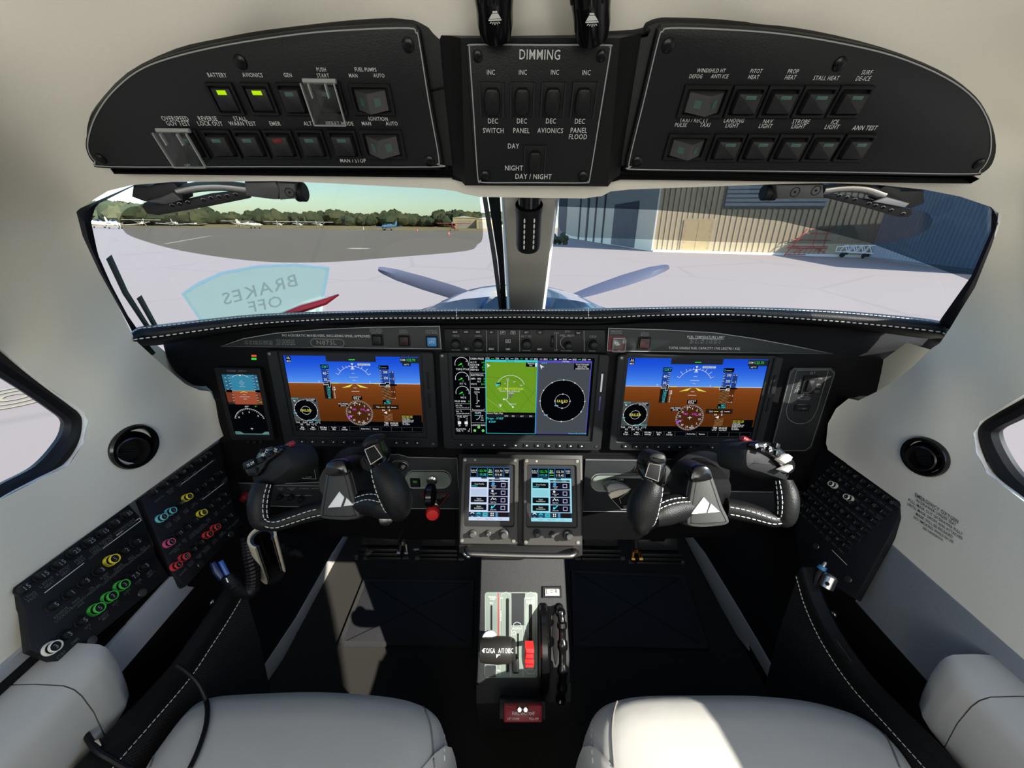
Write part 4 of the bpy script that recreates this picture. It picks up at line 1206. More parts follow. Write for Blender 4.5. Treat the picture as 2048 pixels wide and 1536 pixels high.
def pfd(S):
    W, Gn, C, Y, Mg, K = E['w'], E['g'], E['c'], E['y'], E['m'], E['k']
    S.rect(0, 0, 1, 1, K)
    for i in range(14):
        q = (i / 13) ** 1.4; S.rect(0, .025 * i, 1, .35, emis('pfd_sky_%s' % 'abcdefghijklmn'[i], tuple(a + (b_ - a) * q for a, b_ in zip((22, 74, 212), (84, 146, 238)))))
    for i in range(12):
        q = (i / 11) ** .7; S.rect(0, .35 + .04 * i, 1, .87, emis('pfd_earth_%s' % 'abcdefghijkl'[i], tuple(a + (b_ - a) * q for a, b_ in zip((132, 70, 28), (84, 42, 13)))))
    S.line([(0, .35), (1, .35)], .003, W)
    S.rect(.31, 0, .68, .075, emis('pfd_bar', (34, 38, 44))); S.line([(.48, .05), (.525, .05)], .006, Gn)
    S.rect(.015, .01, .05, .09, K); S.line([(.022, .05), (.027, .02), (.0325, .05), (.038, .02), (.043, .05)], .004, W); S.txt('MSG', .033, .075, .02, W)
    S.rect(.86, .015, 1, .085, emis('pfd_box', (30, 40, 44))); S.txt('COM 1', .885, .045, .022, W, sx=.7); S.txt('122.70', .94, .045, .03, Gn, sx=.8)
    S.rect(.875, .085, .935, .12, K); S.txt('NETTS', .905, .102, .018, W)
    S.rect(.26, .115, .325, .165, K); S.txt('122KT', .293, .14, .028, C, sx=.8)
    tape = emis('pfd_tape', (30, 66, 150))
    S.rect(.262, .165, .318, .35, tape)
    for i in range(8): S.line([(.30 + .006 * (i % 2), .18 + i * .023), (.318, .18 + i * .023)], .002, W)
    S.txt('40', .285, .225, .034, W); S.txt('30', .285, .305, .034, W)
    S.rect(.262, .37, .325, .555, emis('pfd_dark', (28, 20, 18)))
    for i, n in enumerate(('170', '130', '122', '121', '95', '85')): S.txt(n, .297, .405 + i * .027, .022, C, sx=.9); S.txt(('LM', 'LIM', 'T', 'R', 'R', 'R')[i], .34, .405 + i * .027, .02, W)
    S.poly([(.265, .345), (.302, .345), (.302, .325), (.316, .325), (.316, .40), (.302, .40), (.302, .375), (.265, .375)], K); S.line([(.265, .345), (.302, .345), (.302, .325), (.316, .325), (.316, .40), (.302, .40), (.302, .375), (.265, .375)], .002, W, True); S.txt('-----', .286, .36, .03, W)
    # roll arc
    S.line(S.circ(.5, .345, .13, 30, 30, 150), .0025, W)
    for a in (30, 45, 60, 70, 80, 100, 110, 120, 135, 150):
        k = .022 if a in (30, 60, 120, 150) else .012
        if a in (45, 135): k = .03
        S.line([S.circ(.5, .345, .13, 1, a, a + 1)[0], S.circ(.5, .345, .13 + k, 1, a, a + 1)[0]], .0025, W)
    S.poly([(.49, .095), (.51, .095), (.5, .122)], W); S.poly([(.5, .125), (.49, .155), (.51, .155)], W); S.line([(.487, .165), (.513, .165)], .006, W)
    S.rect(.54, .095, .635, .12, emis('pfd_pale', (190, 205, 220))); S.txt('TRAFFIC TEST', .587, .108, .017, K, sx=.8)
    for b, w_ in ((.22, .012), (.27, .032), (.31, .01), (.41, .012), (.455, .03)): S.line([(.5 - w_, b), (.5 + w_, b)], .0022, W)
    S.poly([(.40, .41), (.44, .385), (.487, .36), (.46, .40)], Y); S.poly([(.60, .41), (.56, .385), (.513, .36), (.54, .40)], Y)
    for a in (.33, .65): S.line([(a, .35), (a + .05, .35)], .006, Y)
    S.txt('N', .235, .33, .02, W); S.txt('E', .62, .335, .02, W)
    # altitude
    S.rect(.695, .115, .77, .165, K); S.txt('-----', .735, .14, .03, W); S.txt('2', .705, .14, .025, C)
    S.rect(.70, .165, .765, .36, tape)
    for i in range(10): S.line([(.70, .18 + i * .02), (.71 + .005 * (i % 2), .18 + i * .02)], .002, W)
    S.txt('300', .742, .20, .032, W, sx=.7); S.txt('200', .742, .275, .032, W, sx=.7)
    S.rect(.77, .19, .805, .56, emis('pfd_vs', (34, 58, 120))); S.rect(.77, .375, .805, .56, emis('pfd_vs_low', (84, 42, 14)))
    for i, n in enumerate(('4', '2', '', '2', '4')): S.txt(n, .797, .20 + i * .085, .022, W); S.line([(.77, .20 + i * .085), (.785, .20 + i * .085)], .002, W)
    S.rect(.70, .385, .765, .565, emis('pfd_hatch_base', (64, 36, 16)))
    for i in range(9): S.line([(.70, .415 + i * .02), (.765, .385 + i * .02)], .003, emis('pfd_hatch', (176, 128, 80)))
    S.poly([(.69, .35), (.735, .35), (.735, .33), (.765, .33), (.765, .395), (.735, .395), (.735, .38), (.69, .38)], K); S.txt('40', .75, .375, .034, W); S.line([(.69, .35), (.735, .35), (.735, .33), (.765, .33), (.765, .395), (.735, .395), (.735, .38), (.69, .38)], .002, W, True); S.rect(.765, .355, .82, .375, K)
    S.rect(.70, .565, .765, .62, K); S.txt('MDT', .745, .58, .02, C); S.txt('30.10IN', .735, .605, .022, C, sx=.8)
    S.rect(0, .862, 1, 1, K)
    S.rect(.47, .515, .545, .565, K); S.txt('052°', .508, .54, .038, W)
    cx_, cy_, r = .51, .745, .105
    S.poly(S.circ(cx_, cy_, r, 40), emis('pfd_rose', (70, 36, 14)))
    for i in range(72):
        a = i * 5; k = .016 if i % 2 == 0 else .009
        S.line([S.circ(cx_, cy_, r, 1, a, a + 1)[0], S.circ(cx_, cy_, r - k, 1, a, a + 1)[0]], .0018, W)
    for i, n in enumerate(('E', '6', '3', 'N', '33', '30', 'W', '24', '21', 'S', '15', '12')):
        q = S.circ(cx_, cy_, r - .03, 1, i * 30 + 52 + 90 - 90, 500)[0]; S.txt(n, q[0], q[1], .026, W)
    S.line([S.circ(cx_, cy_, r - .02, 1, 20, 21)[0], S.circ(cx_, cy_, .045, 1, 20, 21)[0]], .004, Mg); S.line([S.circ(cx_, cy_, r, 1, 200, 201)[0], S.circ(cx_, cy_, .05, 1, 200, 201)[0]], .004, Mg)
    S.poly([(cx_ - .098, cy_ + .045), (cx_ - .07, cy_ + .045), (cx_ - .085, cy_ + .09)], emis('pfd_violet', (150, 80, 220))); S.txt('FMS', cx_ - .035, cy_ - .05, .024, Mg); S.txt('ENR', cx_ + .03, cy_ - .05, .024, Mg)
    S.line([(cx_ - .015, cy_), (cx_ + .015, cy_)], .004, W); S.line([(cx_, cy_ - .02), (cx_, cy_ + .025)], .004, W); S.line(S.circ(cx_ - .02, cy_ - .11, .018, 6, 30, 150), .004, W); S.line(S.circ(cx_ + .025, cy_ + .11, .018, 6, 210, 330), .004, W)
    S.rect(.36, .605, .43, .66, K); S.txt('NO WIND\nDATA', .395, .632, .02, W)
    S.rect(.62, .625, .82, .69, emis('pfd_box2', (40, 26, 16))); S.txt('TAS', .66, .66, .02, W); S.line([(.68, .66), (.715, .66)], .004, Y); S.txt('GS', .74, .66, .02, W); S.line([(.76, .66), (.80, .66)], .004, W)
    S.txt('RA', .70, .70, .022, W); S.txt('0', .745, .70, .03, W); S.poly([(.70, .735), (.725, .715), (.725, .755)], W)
    S.rect(.70, .75, .765, .86, MATS['pfd_hatch_base'])
    for i in range(6): S.line([(.70, .775 + i * .017), (.765, .75 + i * .017)], .003, MATS['pfd_hatch'])
    # traffic inset
    S.rect(0.0, .545, .20, .862, E['gr']); S.poly(S.circ(.10, .715, .088, 40), K)
    S.line(S.circ(.10, .715, .088, 40), .0022, W, True); S.line(S.circ(.10, .715, .034, 30), .002, W, True)
    for a in range(0, 360, 30): q = S.circ(.10, .715, .088, 1, a, a + 1)[0]; S.poly(S.circ(q[0], q[1], .004, 8), W)
    S.txt('FAILED', .10, .715, .034, Y, sx=.85); S.txt('HDG UP', .03, .557, .018, C); S.poly([(.015, .575), (.035, .59), (.022, .60)], W); S.rect(.10, .552, .19, .595, K); S.txt('TCAS STANDBY\nADS-B FAIL', .145, .573, .015, W, sx=.8); S.txt('25NM', .012, .755, .016, C); S.txt('TERRAIN REL ALT', .15, .85, .016, C, sx=.8)
    # bottom
    S.txt('TAS    OAT  SAT   12°C\nGS     ISA  +2°C', .10, .895, .022, W, sx=.9)
    S.txt('TMR  00:00:00\nUTC   16:54:51', .75, .89, .022, W, sx=.85)
    S.rect(.835, .765, .99, .905, K)
    for i, (n, m_) in enumerate((('PITOT HEAT OFF', Y), ('STALL HEAT OFF', Y), ('DOOR AJAR', W), ('ALTERNATOR OFF', W), ('GENERATOR OFF', W), ('FLT PLAN', W), ('TO CONFIG', W))): S.txt(n, .838, .78 + i * .019, .015, m_, align='l', sx=.75)
    lab = ('Map\nRange -', 'Map\nRange +', 'PFD Map\nSettings', 'Traffic\nMap', 'PFD\nSettings', '', 'Active Nav', 'Sensors', '', '', '', '')
    for i in range(12):
        S.frame(.01 + i * .082, .932, .01 + i * .082 + .08, .992, .0012, E['gr'])
        if lab[i]: S.txt(lab[i], .05 + i * .082, .96, .019, W, sx=.8)
    S.line([(.695, .978), (.72, .978)], .003, C) if False else None
def mfd(S):
    W, Gn, C, Y, Mg, K = E['w'], E['g'], E['c'], E['y'], E['m'], E['k']
    S.rect(0, 0, 1, 1, K)
    for i, (n, b) in enumerate((('TORQ FT-LB', .095), ('ITT °C', .275), ('NG %', .45))):
        S.line(S.circ(.065, b, .048, 24, -15, 195), .003, W); S.poly([(.035, b + .025), (.062, b - .012), (.070, b + .005)], Gn); S.txt(n, .07, b + .065, .022, W, sx=.8); S.txt('0', .072, b + .03, .022, Gn)
        S.line([S.circ(.065, b, .048, 1, 30, 31)[0], S.circ(.065, b, .034, 1, 30, 31)[0]], .003, W)
    S.txt('PROP RPM', .045, .565, .022, W); S.txt('0', .11, .565, .022, Gn)
    for b, n in ((.62, 'OIL PSI'), (.695, 'OIL °C')):
        S.line([(.01, b - .025), (.12, b - .025)], .0015, W); S.txt(n, .035, b, .02, W); S.line([(.015, b + .03), (.11, b + .03)], .002, W)
        for k in range(5): S.line([(.02 + k * .022, b + .03), (.02 + k * .022, b + .018)], .002, W)
    S.line([(.01, .745), (.12, .745)], .0015, W); S.txt('FUEL QTY', .06, .765, .022, W)
    for a, d in ((.035, 1), (.085, -1)):
        for k in range(5): S.line([(a, .79 + k * .02), (a + .012 * d * -1, .79 + k * .02)], .0022, W)
        S.rect(a - .012, .83, a + .012, .865, W); S.txt('20', a, .885, .02, W)
    S.txt('FFLOW PPH      0\nFUEL °C        18', .06, .945, .02, W, sx=.75)
    S.line([(.122, 0), (.122, .98)], .0015, W)
    S.txt('CABIN PRESS', .175, .03, .022, W, sx=.8)
    for i, n in enumerate(('ALT FT', 'RATE FPM', 'DIFF PSI', 'DEST ELV')): S.txt(n, .127, .075 + i * .03, .02, W, align='l', sx=.75); S.txt(('100', '0', '0.0', '21')[i], .228, .075 + i * .03, .02, Gn, align='r')
    S.line([(.122, .205), (.232, .205)], .0015, W); S.txt('ELECTRICAL', .175, .23, .022, W, sx=.8)
    for i, n in enumerate(('AMPS   GEN', '            ALT', 'VOLTS')): S.txt(n, .127, .275 + i * .033, .02, W, align='l', sx=.75); S.txt(('0', '0', '24.0')[i], .228, .275 + i * .033, .02, Gn, align='r')
    S.line([(.122, .385), (.232, .385)], .0015, W); S.txt('TRIM', .17, .405, .022, W); S.txt('PITCH', .17, .445, .018, W)
    S.line([(.17, .465), (.17, .59)], .003, W); S.line([(.155, .465), (.17, .465)], .003, W); S.line([(.16, .59), (.17, .59)], .003, W); S.poly([(.185, .545), (.173, .555), (.185, .565)], W)
    S.txt('YAW', .175, .625, .018, W); S.line([(.135, .675), (.22, .675)], .003, W); S.line([(.135, .66), (.135, .675)], .003, W); S.line([(.22, .66), (.22, .675)], .003, W)
    S.line([(.122, .69), (.232, .69)], .0015, W); S.txt('FLAPS', .175, .712, .022, W); S.line(S.circ(.155, .745, .035, 12, -80, 10), .003, W); S.line([(.15, .745), (.185, .745)], .004, C); S.txt('UP\nTO\nLDG', .205, .78, .016, W, gap=1.8)
    S.line([(.122, .845), (.232, .845)], .0015, W); S.txt('LANDING GEAR', .178, .875, .02, W, sx=.75)
    for a, b in ((.178, .905), (.148, .95), (.21, .95)): S.poly(S.circ(a, b, .0105, 16), emis('gear_green', (120, 225, 100))); S.txt('DN', a, b, .012, K)
    # header
    for i, n in enumerate(('DTK', 'TRK', 'DIS', 'ETA', 'GS', 'MSA', 'BRG', 'NM', 'END', 'END', 'END')): S.txt(n, .25 + i * .068, .025, .02, W, sx=.8); S.line([(.275 + i * .068, .025), (.295 + i * .068, .025)], .003, Gn if i % 3 == 0 else W)
    cy = emis('window_cyan', (60, 200, 210)); vi = emis('window_violet', (84, 76, 190))
    S.rect(.232, .04, .603, .985, cy); S.rect(.605, .04, .985, .985, vi)
    S.txt('Map Settings', .41, .052, .014, K); S.txt('Traffic Map', .80, .052, .014, W)
    S.rect(.237, .066, .599, .70, emis('map_green', (104, 150, 34))); S.rect(.237, .70, .599, .98, K); S.rect(.610, .066, .980, .98, emis('traffic_grey', (68, 74, 80)))
    dl = emis('map_line', (78, 116, 30)); pl_ = emis('map_pale', (150, 180, 96))
    for q in ([(.237, .25), (.36, .265), (.46, .27), (.599, .48)], [(.24, .33), (.33, .55), (.40, .70)], [(.599, .40), (.50, .62), (.47, .70)], [(.43, .27), (.56, .56), (.599, .62)]): S.line(q, .0022, dl)
    S.line([(.24, .52), (.31, .61), (.38, .70)], .003, pl_)
    S.line(S.circ(.413, .40, .105, 24, 20, 160), .003, W); S.line([(.393, .28), (.393, .52), (.375, .53), (.43, .625)], .003, W)
    S.rect(.382, .265, .402, .29, emis('map_tag', (150, 160, 150))); S.rect(.40, .44, .445, .46, emis('map_tag2', (120, 130, 110))); S.txt('KVDF', .42, .45, .016, W); S.poly([(.405, .46), (.435, .47), (.42, .50), (.40, .53)], emis('map_town', (110, 112, 96)))
    S.poly([(.305, .325), (.345, .33), (.33, .35), (.31, .37)], C); S.rect(.31, .32, .345, .335, K); S.txt('25NM', .328, .345, .018, K)
    S.txt('NO FMS POSITION', .413, .395, .028, E['y'], sx=.85); S.txt('THE LIGHT SPORT ADVENTURE', .405, .425, .014, W, sx=.8)
    for a, b, n in ((.373, .33, 'N'), (.44, .305, '030'), (.49, .35, 'E60'), (.34, .60, 'KTPF'), (.43, .59, 'HIGHWAY')): S.txt(n, a, b, .015, W)
    for a, b in ((.365, .53), (.432, .63), (.34, .615)): S.poly(S.circ(a, b, .007, 10), W)
    S.poly([(.243, .085), (.27, .115), (.255, .12), (.25, .14)], W); S.rect(.52, .068, .598, .12, K); S.txt('TERRAIN\nTFC', .555, .094, .016, W, gap=1.5); S.rect(.585, .072, .598, .118, W)
    S.txt('NORTH UP', .265, .072, .012, K)
    S.txt('Active Flight Plan', .30, .713, .022, W, sx=.8); S.rect(.237, .728, .599, .765, emis('fpl_bar', (26, 28, 32)))
    for a, n in ((.385, 'DTK'), (.435, 'DIS'), (.50, 'ALT'), (.565, 'ETE')): S.txt(n, a, .748, .018, W)
    S.txt('Origin - KVDF', .30, .782, .026, C, sx=.85); S.txt('KVDF', .28, .828, .026, C, sx=.85)
    ctr = (.793, .545)
    S.poly(S.circ(ctr[0], ctr[1], .163, 56), K); S.line(S.circ(ctr[0], ctr[1], .163, 56), .0018, W, True); S.line(S.circ(ctr[0], ctr[1], .055, 36), .0018, W, True)
    for a in range(0, 360, 30): q = S.circ(*ctr, .163, 1, a, a + 1)[0]; S.poly(S.circ(q[0], q[1], .005, 8), W)
    for a in range(0, 360, 90): q = S.circ(*ctr, .055, 1, a, a + 1)[0]; S.poly(S.circ(q[0], q[1], .005, 8), W)
    S.txt('FAILED', ctr[0], ctr[1], .034, Y, sx=.8); S.poly([(ctr[0] - .006, ctr[1] + .03), (ctr[0] + .006, ctr[1] + .03), (ctr[0], ctr[1] + .01)], W)
    S.rect(.735, .595, .765, .612, emis('tag_teal', (60, 130, 150))); S.rect(.66, .72, .69, .737, MATS['tag_teal']); S.txt('6NM', .75, .604, .012, W); S.txt('12NM', .675, .729, .012, W)
    S.poly([(.618, .09), (.65, .12), (.635, .125), (.63, .15)], W); S.rect(.86, .07, .978, .148, K); S.txt('TCAS STANDBY\nADS-B FAIL\nUNRESTRICTED', .92, .11, .018, W, sx=.8, gap=1.4)
    S.txt('Position: REL ALTITUDE', .92, .972, .016, C, sx=.85); S.txt('HDG UP', .65, .073, .014, C)
DISP = dict(pilot=[(537, 702), (869, 703), (874, 897), (566, 890), (563, 711), (837, 715), (846, 867), (591, 863)],
            mid=[(880, 706), (1210, 708), (1210, 901), (885, 897), (903, 714), (1190, 716), (1177, 874), (910, 870)],
            copi=[(1238, 708), (1555, 714), (1532, 902), (1215, 902), (1260, 716), (1541, 720), (1505, 876), (1238, 875)])
def display(name, label, C8, draw):
    uv = uvs(PANEL, C8, .012)
    o0 = min(uv[3][0], uv[0][0]); o1 = max(uv[1][0], uv[2][0])
    sc_ = uv[4:]
    u0 = (sc_[0][0] + sc_[3][0]) / 2; u1 = (sc_[1][0] + sc_[2][0]) / 2; v1 = (sc_[0][1] + sc_[1][1]) / 2; v0 = (sc_[2][1] + sc_[3][1]) / 2
    b0 = (uv[0][0] + uv[3][0]) / 2; b1 = (uv[1][0] + uv[2][0]) / 2; c1 = (uv[0][1] + uv[1][1]) / 2; c0 = (uv[2][1] + uv[3][1]) / 2
    t = thing(name, label, 'display', tuple(PANEL.at((u0 + u1) / 2, (v0 + v1) / 2)))
    H = .014
    out = rrect(b0, c0, b1, c1, .006, 3)
    mb = MB(); g = .006
    inn = rrect(u0 - g, v0 - g * 1.6, u1 + g, v1 + g, .003, 3)
    mb.ring(PANEL, out, inn, 0.0002, H, M_PANEL, .0015, H - .004)
    i2 = rrect(u0, v0, u1, v1, .001, 3)
    mb.ring(PANEL, inn, i2, H - .0045, H - .004, M_PANEL, 0, H - .0075)
    mb.build('bezel', t)
    S = Scr(PANEL, u0, v0, u1, v1, H - .0074)
    mb = MB(); mb.box(PANEL, u0, v0, u1, v1, H - .010, H - .0075, M_GLOSSB); mb.build('glass', t)
    draw(S); S.mb.build('screen', t, recalc=False)
    w = u1 - u0; yk = v0 - g * 1.6 - (v0 - g * 1.6 - c0) * .42
    for i in range(12):
        u = u0 + (.045 + .0825 * i) * w
        mb = MB(); mb.box(PANEL, u - .0062, yk - .0035, u + .0062, yk + .0035, H, H + .002, M_BLK, .0006, .001)
        mb.add([PANEL.at(u + a, yk + b, H + .0023) for a, b in ((-.0021, -.0013), (.0021, -.0013), (.0, .0016))], [[0, 1, 2]], M_LEGEND, False)
        mb.build('soft_key', t)
    for u, v in ((b0 + .006, c1 - .006), (b1 - .009, c0 + .009)):
        mb = MB(); mb.lathe(PANEL.at(u, v, H), PANEL.n, [(.003, 0), (.0028, .001), (.0012, .0012)], M_STEEL, 12); mb.build('screw', t)
    um = (u1 + b1) / 2 + .002; hv = v1 - v0
    for k, (f0, f1) in enumerate(((.18, .40), (.46, .64))):
        mb = MB(); mb.box(PANEL, um - .0016, v1 - hv * f1, um + .0016, v1 - hv * f0, H, H + .0016, M_DARK if name != 'centre_display' else (M_WHITE, mat('card_violet', (70, 70, 120), .4, var=.05))[k], .0005); mb.build('card_slot', t)
    return t
display('flight_display', 'primary flight display with blue sky and brown ground in front of the pilot seat', DISP['pilot'], pfd)
display('flight_display', 'primary flight display with blue sky and brown ground in front of the copilot seat', DISP['copi'], pfd)
display('centre_display', 'centre display with green map, traffic circle and engine gauges', DISP['mid'], mfd)
# standby instrument
t = thing('standby_display', 'small tall standby display with attitude and compass at the pilot end of the panel', 'display', tuple(PANEL.at(*PANEL.px(490, 808))))
uv = uvs(PANEL, [(429, 737), (518, 734), (550, 881), (463, 881), (440, 749), (513, 749), (539, 871), (469, 871)], .012)
b0 = (uv[0][0] + uv[3][0]) / 2; b1 = (uv[1][0] + uv[2][0]) / 2; c1 = (uv[0][1] + uv[1][1]) / 2; c0 = uv[2][1]; u0 = (uv[4][0] + uv[7][0]) / 2; u1 = (uv[5][0] + uv[6][0]) / 2; v1 = uv[4][1]; v0 = uv[6][1]
mb = MB(); mb.ring(PANEL, rrect(b0, c0, b1, c1, .003, 3), rrect(u0, v0, u1, v1, .001, 3), .0002, .013, M_BLK, .0012, .008)
mb.build('bezel', t)
S = Scr(PANEL, u0, v0, u1, v1, .0082); W, K, C = E['w'], E['k'], E['c']
S.rect(0, 0, 1, 1, K); S.rect(0, 0, 1, .27, emis('standby_sky', (52, 128, 158))); S.rect(0, .27, 1, .49, emis('standby_earth', (150, 76, 50)))
S.rect(0, 0, .2, .27, emis('standby_tape', (40, 100, 128))); S.rect(.82, 0, 1, .27, MATS['standby_tape']); S.rect(0, .27, .2, .49, emis('standby_tape2', (112, 54, 36))); S.rect(.82, .27, 1, .49, MATS['standby_tape2'])
S.line([(0, .27), (1, .27)], .008, E['o'])
for i in range(10): S.line([(.15, .02 + i * .045), (.2, .02 + i * .045)], .008, W); S.line([(.82, .02 + i * .045), (.87, .02 + i * .045)], .008, W)
for i in range(4): S.txt(str(60 - 10 * i), .08, .06 + i * .06, .018, W); S.txt(str(300 - 100 * i), .93, .05 + i * .06, .016, W, sx=.7)
for b, w_ in ((.11, .04), (.14, .08), (.17, .04), (.2, .08), (.33, .05), (.365, .14), (.40, .05)): S.line([(.5 - w_, b), (.5 + w_, b)], .007, W)
S.poly([(.46, .01), (.54, .01), (.5, .035)], W); S.line(S.circ(.5, .2, .35, 14, 50, 130), .008, W); S.line([(.40, .295), (.5, .28), (.6, .295)], .02, E['o'])
S.poly([(.02, .25), (.15, .25), (.15, .22), (.19, .27), (.15, .32), (.15, .29), (.02, .29)], K); S.poly([(.83, .25), (1, .25), (1, .29), (.83, .29)], K); S.txt('30.09', .9, .45, .02, E['g'])
S.rect(0, .49, 1, 1, K); S.poly([(0, .455), (.12, .455), (.2, .49), (0, .49)], E['dk']); S.txt('057°', .5, .525, .026, W); S.txt('GPS', .75, .52, .018, E['g'])
S.line(S.circ(.5, .80, .44, 30, 18, 162), .008, W)
for a in range(20, 162, 7): S.line([S.circ(.5, .80, .44, 1, a, a + 1)[0], S.circ(.5, .80, .40, 1, a, a + 1)[0]], .007, W)
for n, a in (('N', 150), ('3', 118), ('6', 85), ('E', 40)): q = S.circ(.5, .80, .34, 1, a, a + 1)[0]; S.txt(n, q[0], q[1], .03, W)
S.line([(.46, .90), (.54, .90)], .012, W); S.line([(.5, .885), (.5, .92)], .01, W)
S.poly([(0, .95), (.14, .95), (.24, .985), (.76, .985), (.86, .95), (1, .95), (1, 1), (0, 1)], emis('standby_foot', (90, 130, 125))); S.txt('BARO', .07, .975, .015, K)
S.mb.build('screen', t, recalc=False)
mb = MB(); mb.text(PANEL, 'STANDBY   DISPLAY', (b0 + b1) / 2, c1 - .0055, .003, .0134, M_LEGD); mb.build('lettering', t)
for u in (.3, .45, .6):
    mb = MB(); mb.box(PANEL, b0 + (b1 - b0) * u - .003, c0 - .011, b0 + (b1 - b0) * u + .003, c0 - .004, 0, .006, M_BLK, .001); mb.build('key', t)
mb = MB()
for y, m_ in ((712, E['o']), (718, E['g'])):
    u, v = PANEL.px(507, y, .002); mb.box(PANEL, u - .004, v - .0016, u + .004, v + .0016, .0002, .0015, emis('warning_red', (220, 90, 50)) if y == 712 else m_)
o = mb.build('status_light', root_panel)
# ELT remote panel
t = thing('locator_panel', 'black ELT switch panel outlined in white at the copilot end of the panel', 'switch panel', tuple(PANEL.at(*PANEL.px(1610, 800))))
o1 = spline([(1546, 886), (1581, 748), (1592, 737), (1658, 737), (1670, 747), (1650, 815), (1622, 893), (1611, 902), (1552, 902)], 2, True)
mb = MB(); mb.prism(PANEL, uvs(PANEL, [(1543, 890), (1580, 742), (1588, 735), (1664, 735), (1672, 745), (1624, 897), (1612, 904), (1549, 904)], .004), .0002, .004, M_PANEL, .0008); mb.build('faceplate', t)
mb = MB(); H = .0044
mb.strip(PANEL, uvs(PANEL, [(1547, 884), (1581, 748), (1589, 738), (1660, 738), (1669, 747), (1622, 892), (1611, 901), (1552, 901), (1547, 896)], H), .0006, H, M_LEGD, True)
mb.strip(PANEL, uvs(PANEL, [(1573, 820), (1594, 741), (1657, 740)], H), .0006, H, M_LEGD); mb.strip(PANEL, uvs(PANEL, spline([(1573, 820), (1576, 836), (1590, 846), (1606, 847), (1622, 840), (1634, 820)], 4), H), .0006, H, M_LEGD); mb.strip(PANEL, uvs(PANEL, [(1634, 820), (1657, 740)], H), .0006, H, M_LEGD)
mb.build('border_line', t)
mb = MB()
for n, x, y, sz in (('ELT', 1626, 746, 4.5), ('ON', 1641, 757, 3.6), ('ARM', 1638, 769, 3.4), ('OFF', 1637, 773.5, 3.4), ('TEST', 1634, 783, 3.4), ('TO TEST', 1612, 788, 3.6), ('PRESS TEST\nHOLD 1 SECOND\nTHEN RELEASE', 1609, 796, 2.4), ('EMERGENCY\nLOCATOR', 1604, 811, 2.2)): T(mb, PANEL, n, x, y, sz, M_LEGD, h=H)
T(mb, PANEL, 'FOR AVIATION\nEMERGENCY\nUSE ONLY', 1599, 773, 3, M_LEGD, h=H, rot=R(78)); mb.build('lettering', t)
mb = MB(); u, v = PANEL.px(1618, 770, .006); mb.box(PANEL, u - .012, v - .017, u + .012, v + .017, .004, .007, M_DARK, .001); mb.box(PANEL, u - .006, v - .010, u + .006, v + .010, .007, .011, M_BLK, .002, .002); mb.build('rocker_switch', t)
mb = MB(); u, v = PANEL.px(1605, 817, .006); mb.box(PANEL, u - .014, v - .006, u + .014, v + .006, .004, .006, M_DARK, .001); mb.text(PANEL, '1 / 1 M -5', u, v, .003, .0064, M_LEGD); mb.build('placard', t)
# ------------------------------------------------------------------ overhead console
M_OVH = mat('overhead_black', (17, 18, 18), .5, bump=.08, scale=700)
M_OVP = mat('overhead_panel_paint', (24, 26, 27), .42, bump=.14, scale=1100, var=.06)
tc_ = thing('overhead_console', 'black moulded overhead console holding the three switch panels', 'console', tuple(OV.at(0, 0)))
OUTL = [(930, 372), (905, 346), (880, 343), (864, 344), (840, 344), (500, 342), (240, 341), (215, 340), (190, 332), (172, 312), (164, 280), (166, 250), (182, 216), (244, 150), (338, 103), (430, 81), (526, 64), (690, 46), (820, 37), (860, 42), (882, 53), (915, 63),
        (1080, 66), (1270, 64), (1296, 50), (1320, 41), (1360, 40), (1500, 47), (1640, 67), (1780, 101), (1889, 144), (1955, 190), (1990, 240), (2003, 292), (1994, 330), (1972, 351), (1946, 359), (1925, 359), (1500, 352), (1280, 345), (1262, 344), (1243, 346), (1216, 373)]
mb = MB(); mb.prism(OV, uvs(OV, spline(OUTL, 3, True)), -.02, -.002, M_OVH, .004); mb.build('housing', tc_)
mb = MB(); A = uvs(OV, [(903, 352), (1244, 352), (1290, 72), (872, 72)]); B = uvs(OV, [(930, 371), (1216, 373), (1240, 76), (922, 76)], .012)
G_ = []
for q, h in ((A, -.003), ([((a[0] * .45 + b[0] * .55), (a[1] * .5 + b[1] * .5)) for a, b in zip(A, B)], .002), (B, .012)): G_.append([OV.at(u, v, h) for u, v in q])
mb.grid(G_, M_OVH, cv=True); mb.add(G_[2], [[0, 1, 2, 3]], M_OVH); mb.build('centre_housing', tc_)
def screw(t, pl, x, y, rp, h):
    s_ = pl.scale(x, y); u, v = pl.px(x, y, h); r = rp * s_
    mb = MB(); mb.lathe(pl.at(u, v, h), pl.n, [(r, 0), (r * .95, r * .25), (r * .6, r * .45), (r * .25, r * .48)], M_SCREW, 16)
    for rot in (.5, .5 + math.pi / 2):
        e = (math.cos(rot) * r * .4, math.sin(rot) * r * .4); mb.strip(pl, [(u - e[0], v - e[1]), (u + e[0], v + e[1])], r * .16, h + r * .5, M_DARK)
    mb.build('screw', t)
def oplate(name, label, poly, line, h0, h1, lw):
    t = thing(name, label, 'switch panel', tuple(OV.at(*uvs(OV, [poly[0]])[0])))
    mb = MB(); mb.prism(OV, uvs(OV, poly, h1), h0, h1, M_OVP, .0012); mb.build('faceplate', t)
    q = uvs(OV, line, h1); mb = MB(); mb.strip(OV, q, lw * OV.scale(*line[0]), h1 + .0003, M_LINE, True); mb.build('border_line', t)
    return t
LPOLY = spline([(817, 50), (836, 60), (842, 78), (863, 205), (884, 318), (880, 334), (868, 339), (526, 338), (221, 338), (186, 326), (170, 296), (174, 262), (190, 222), (221, 180), (271, 138), (336, 111), (450, 84), (600, 62), (714, 53)], 4, True)
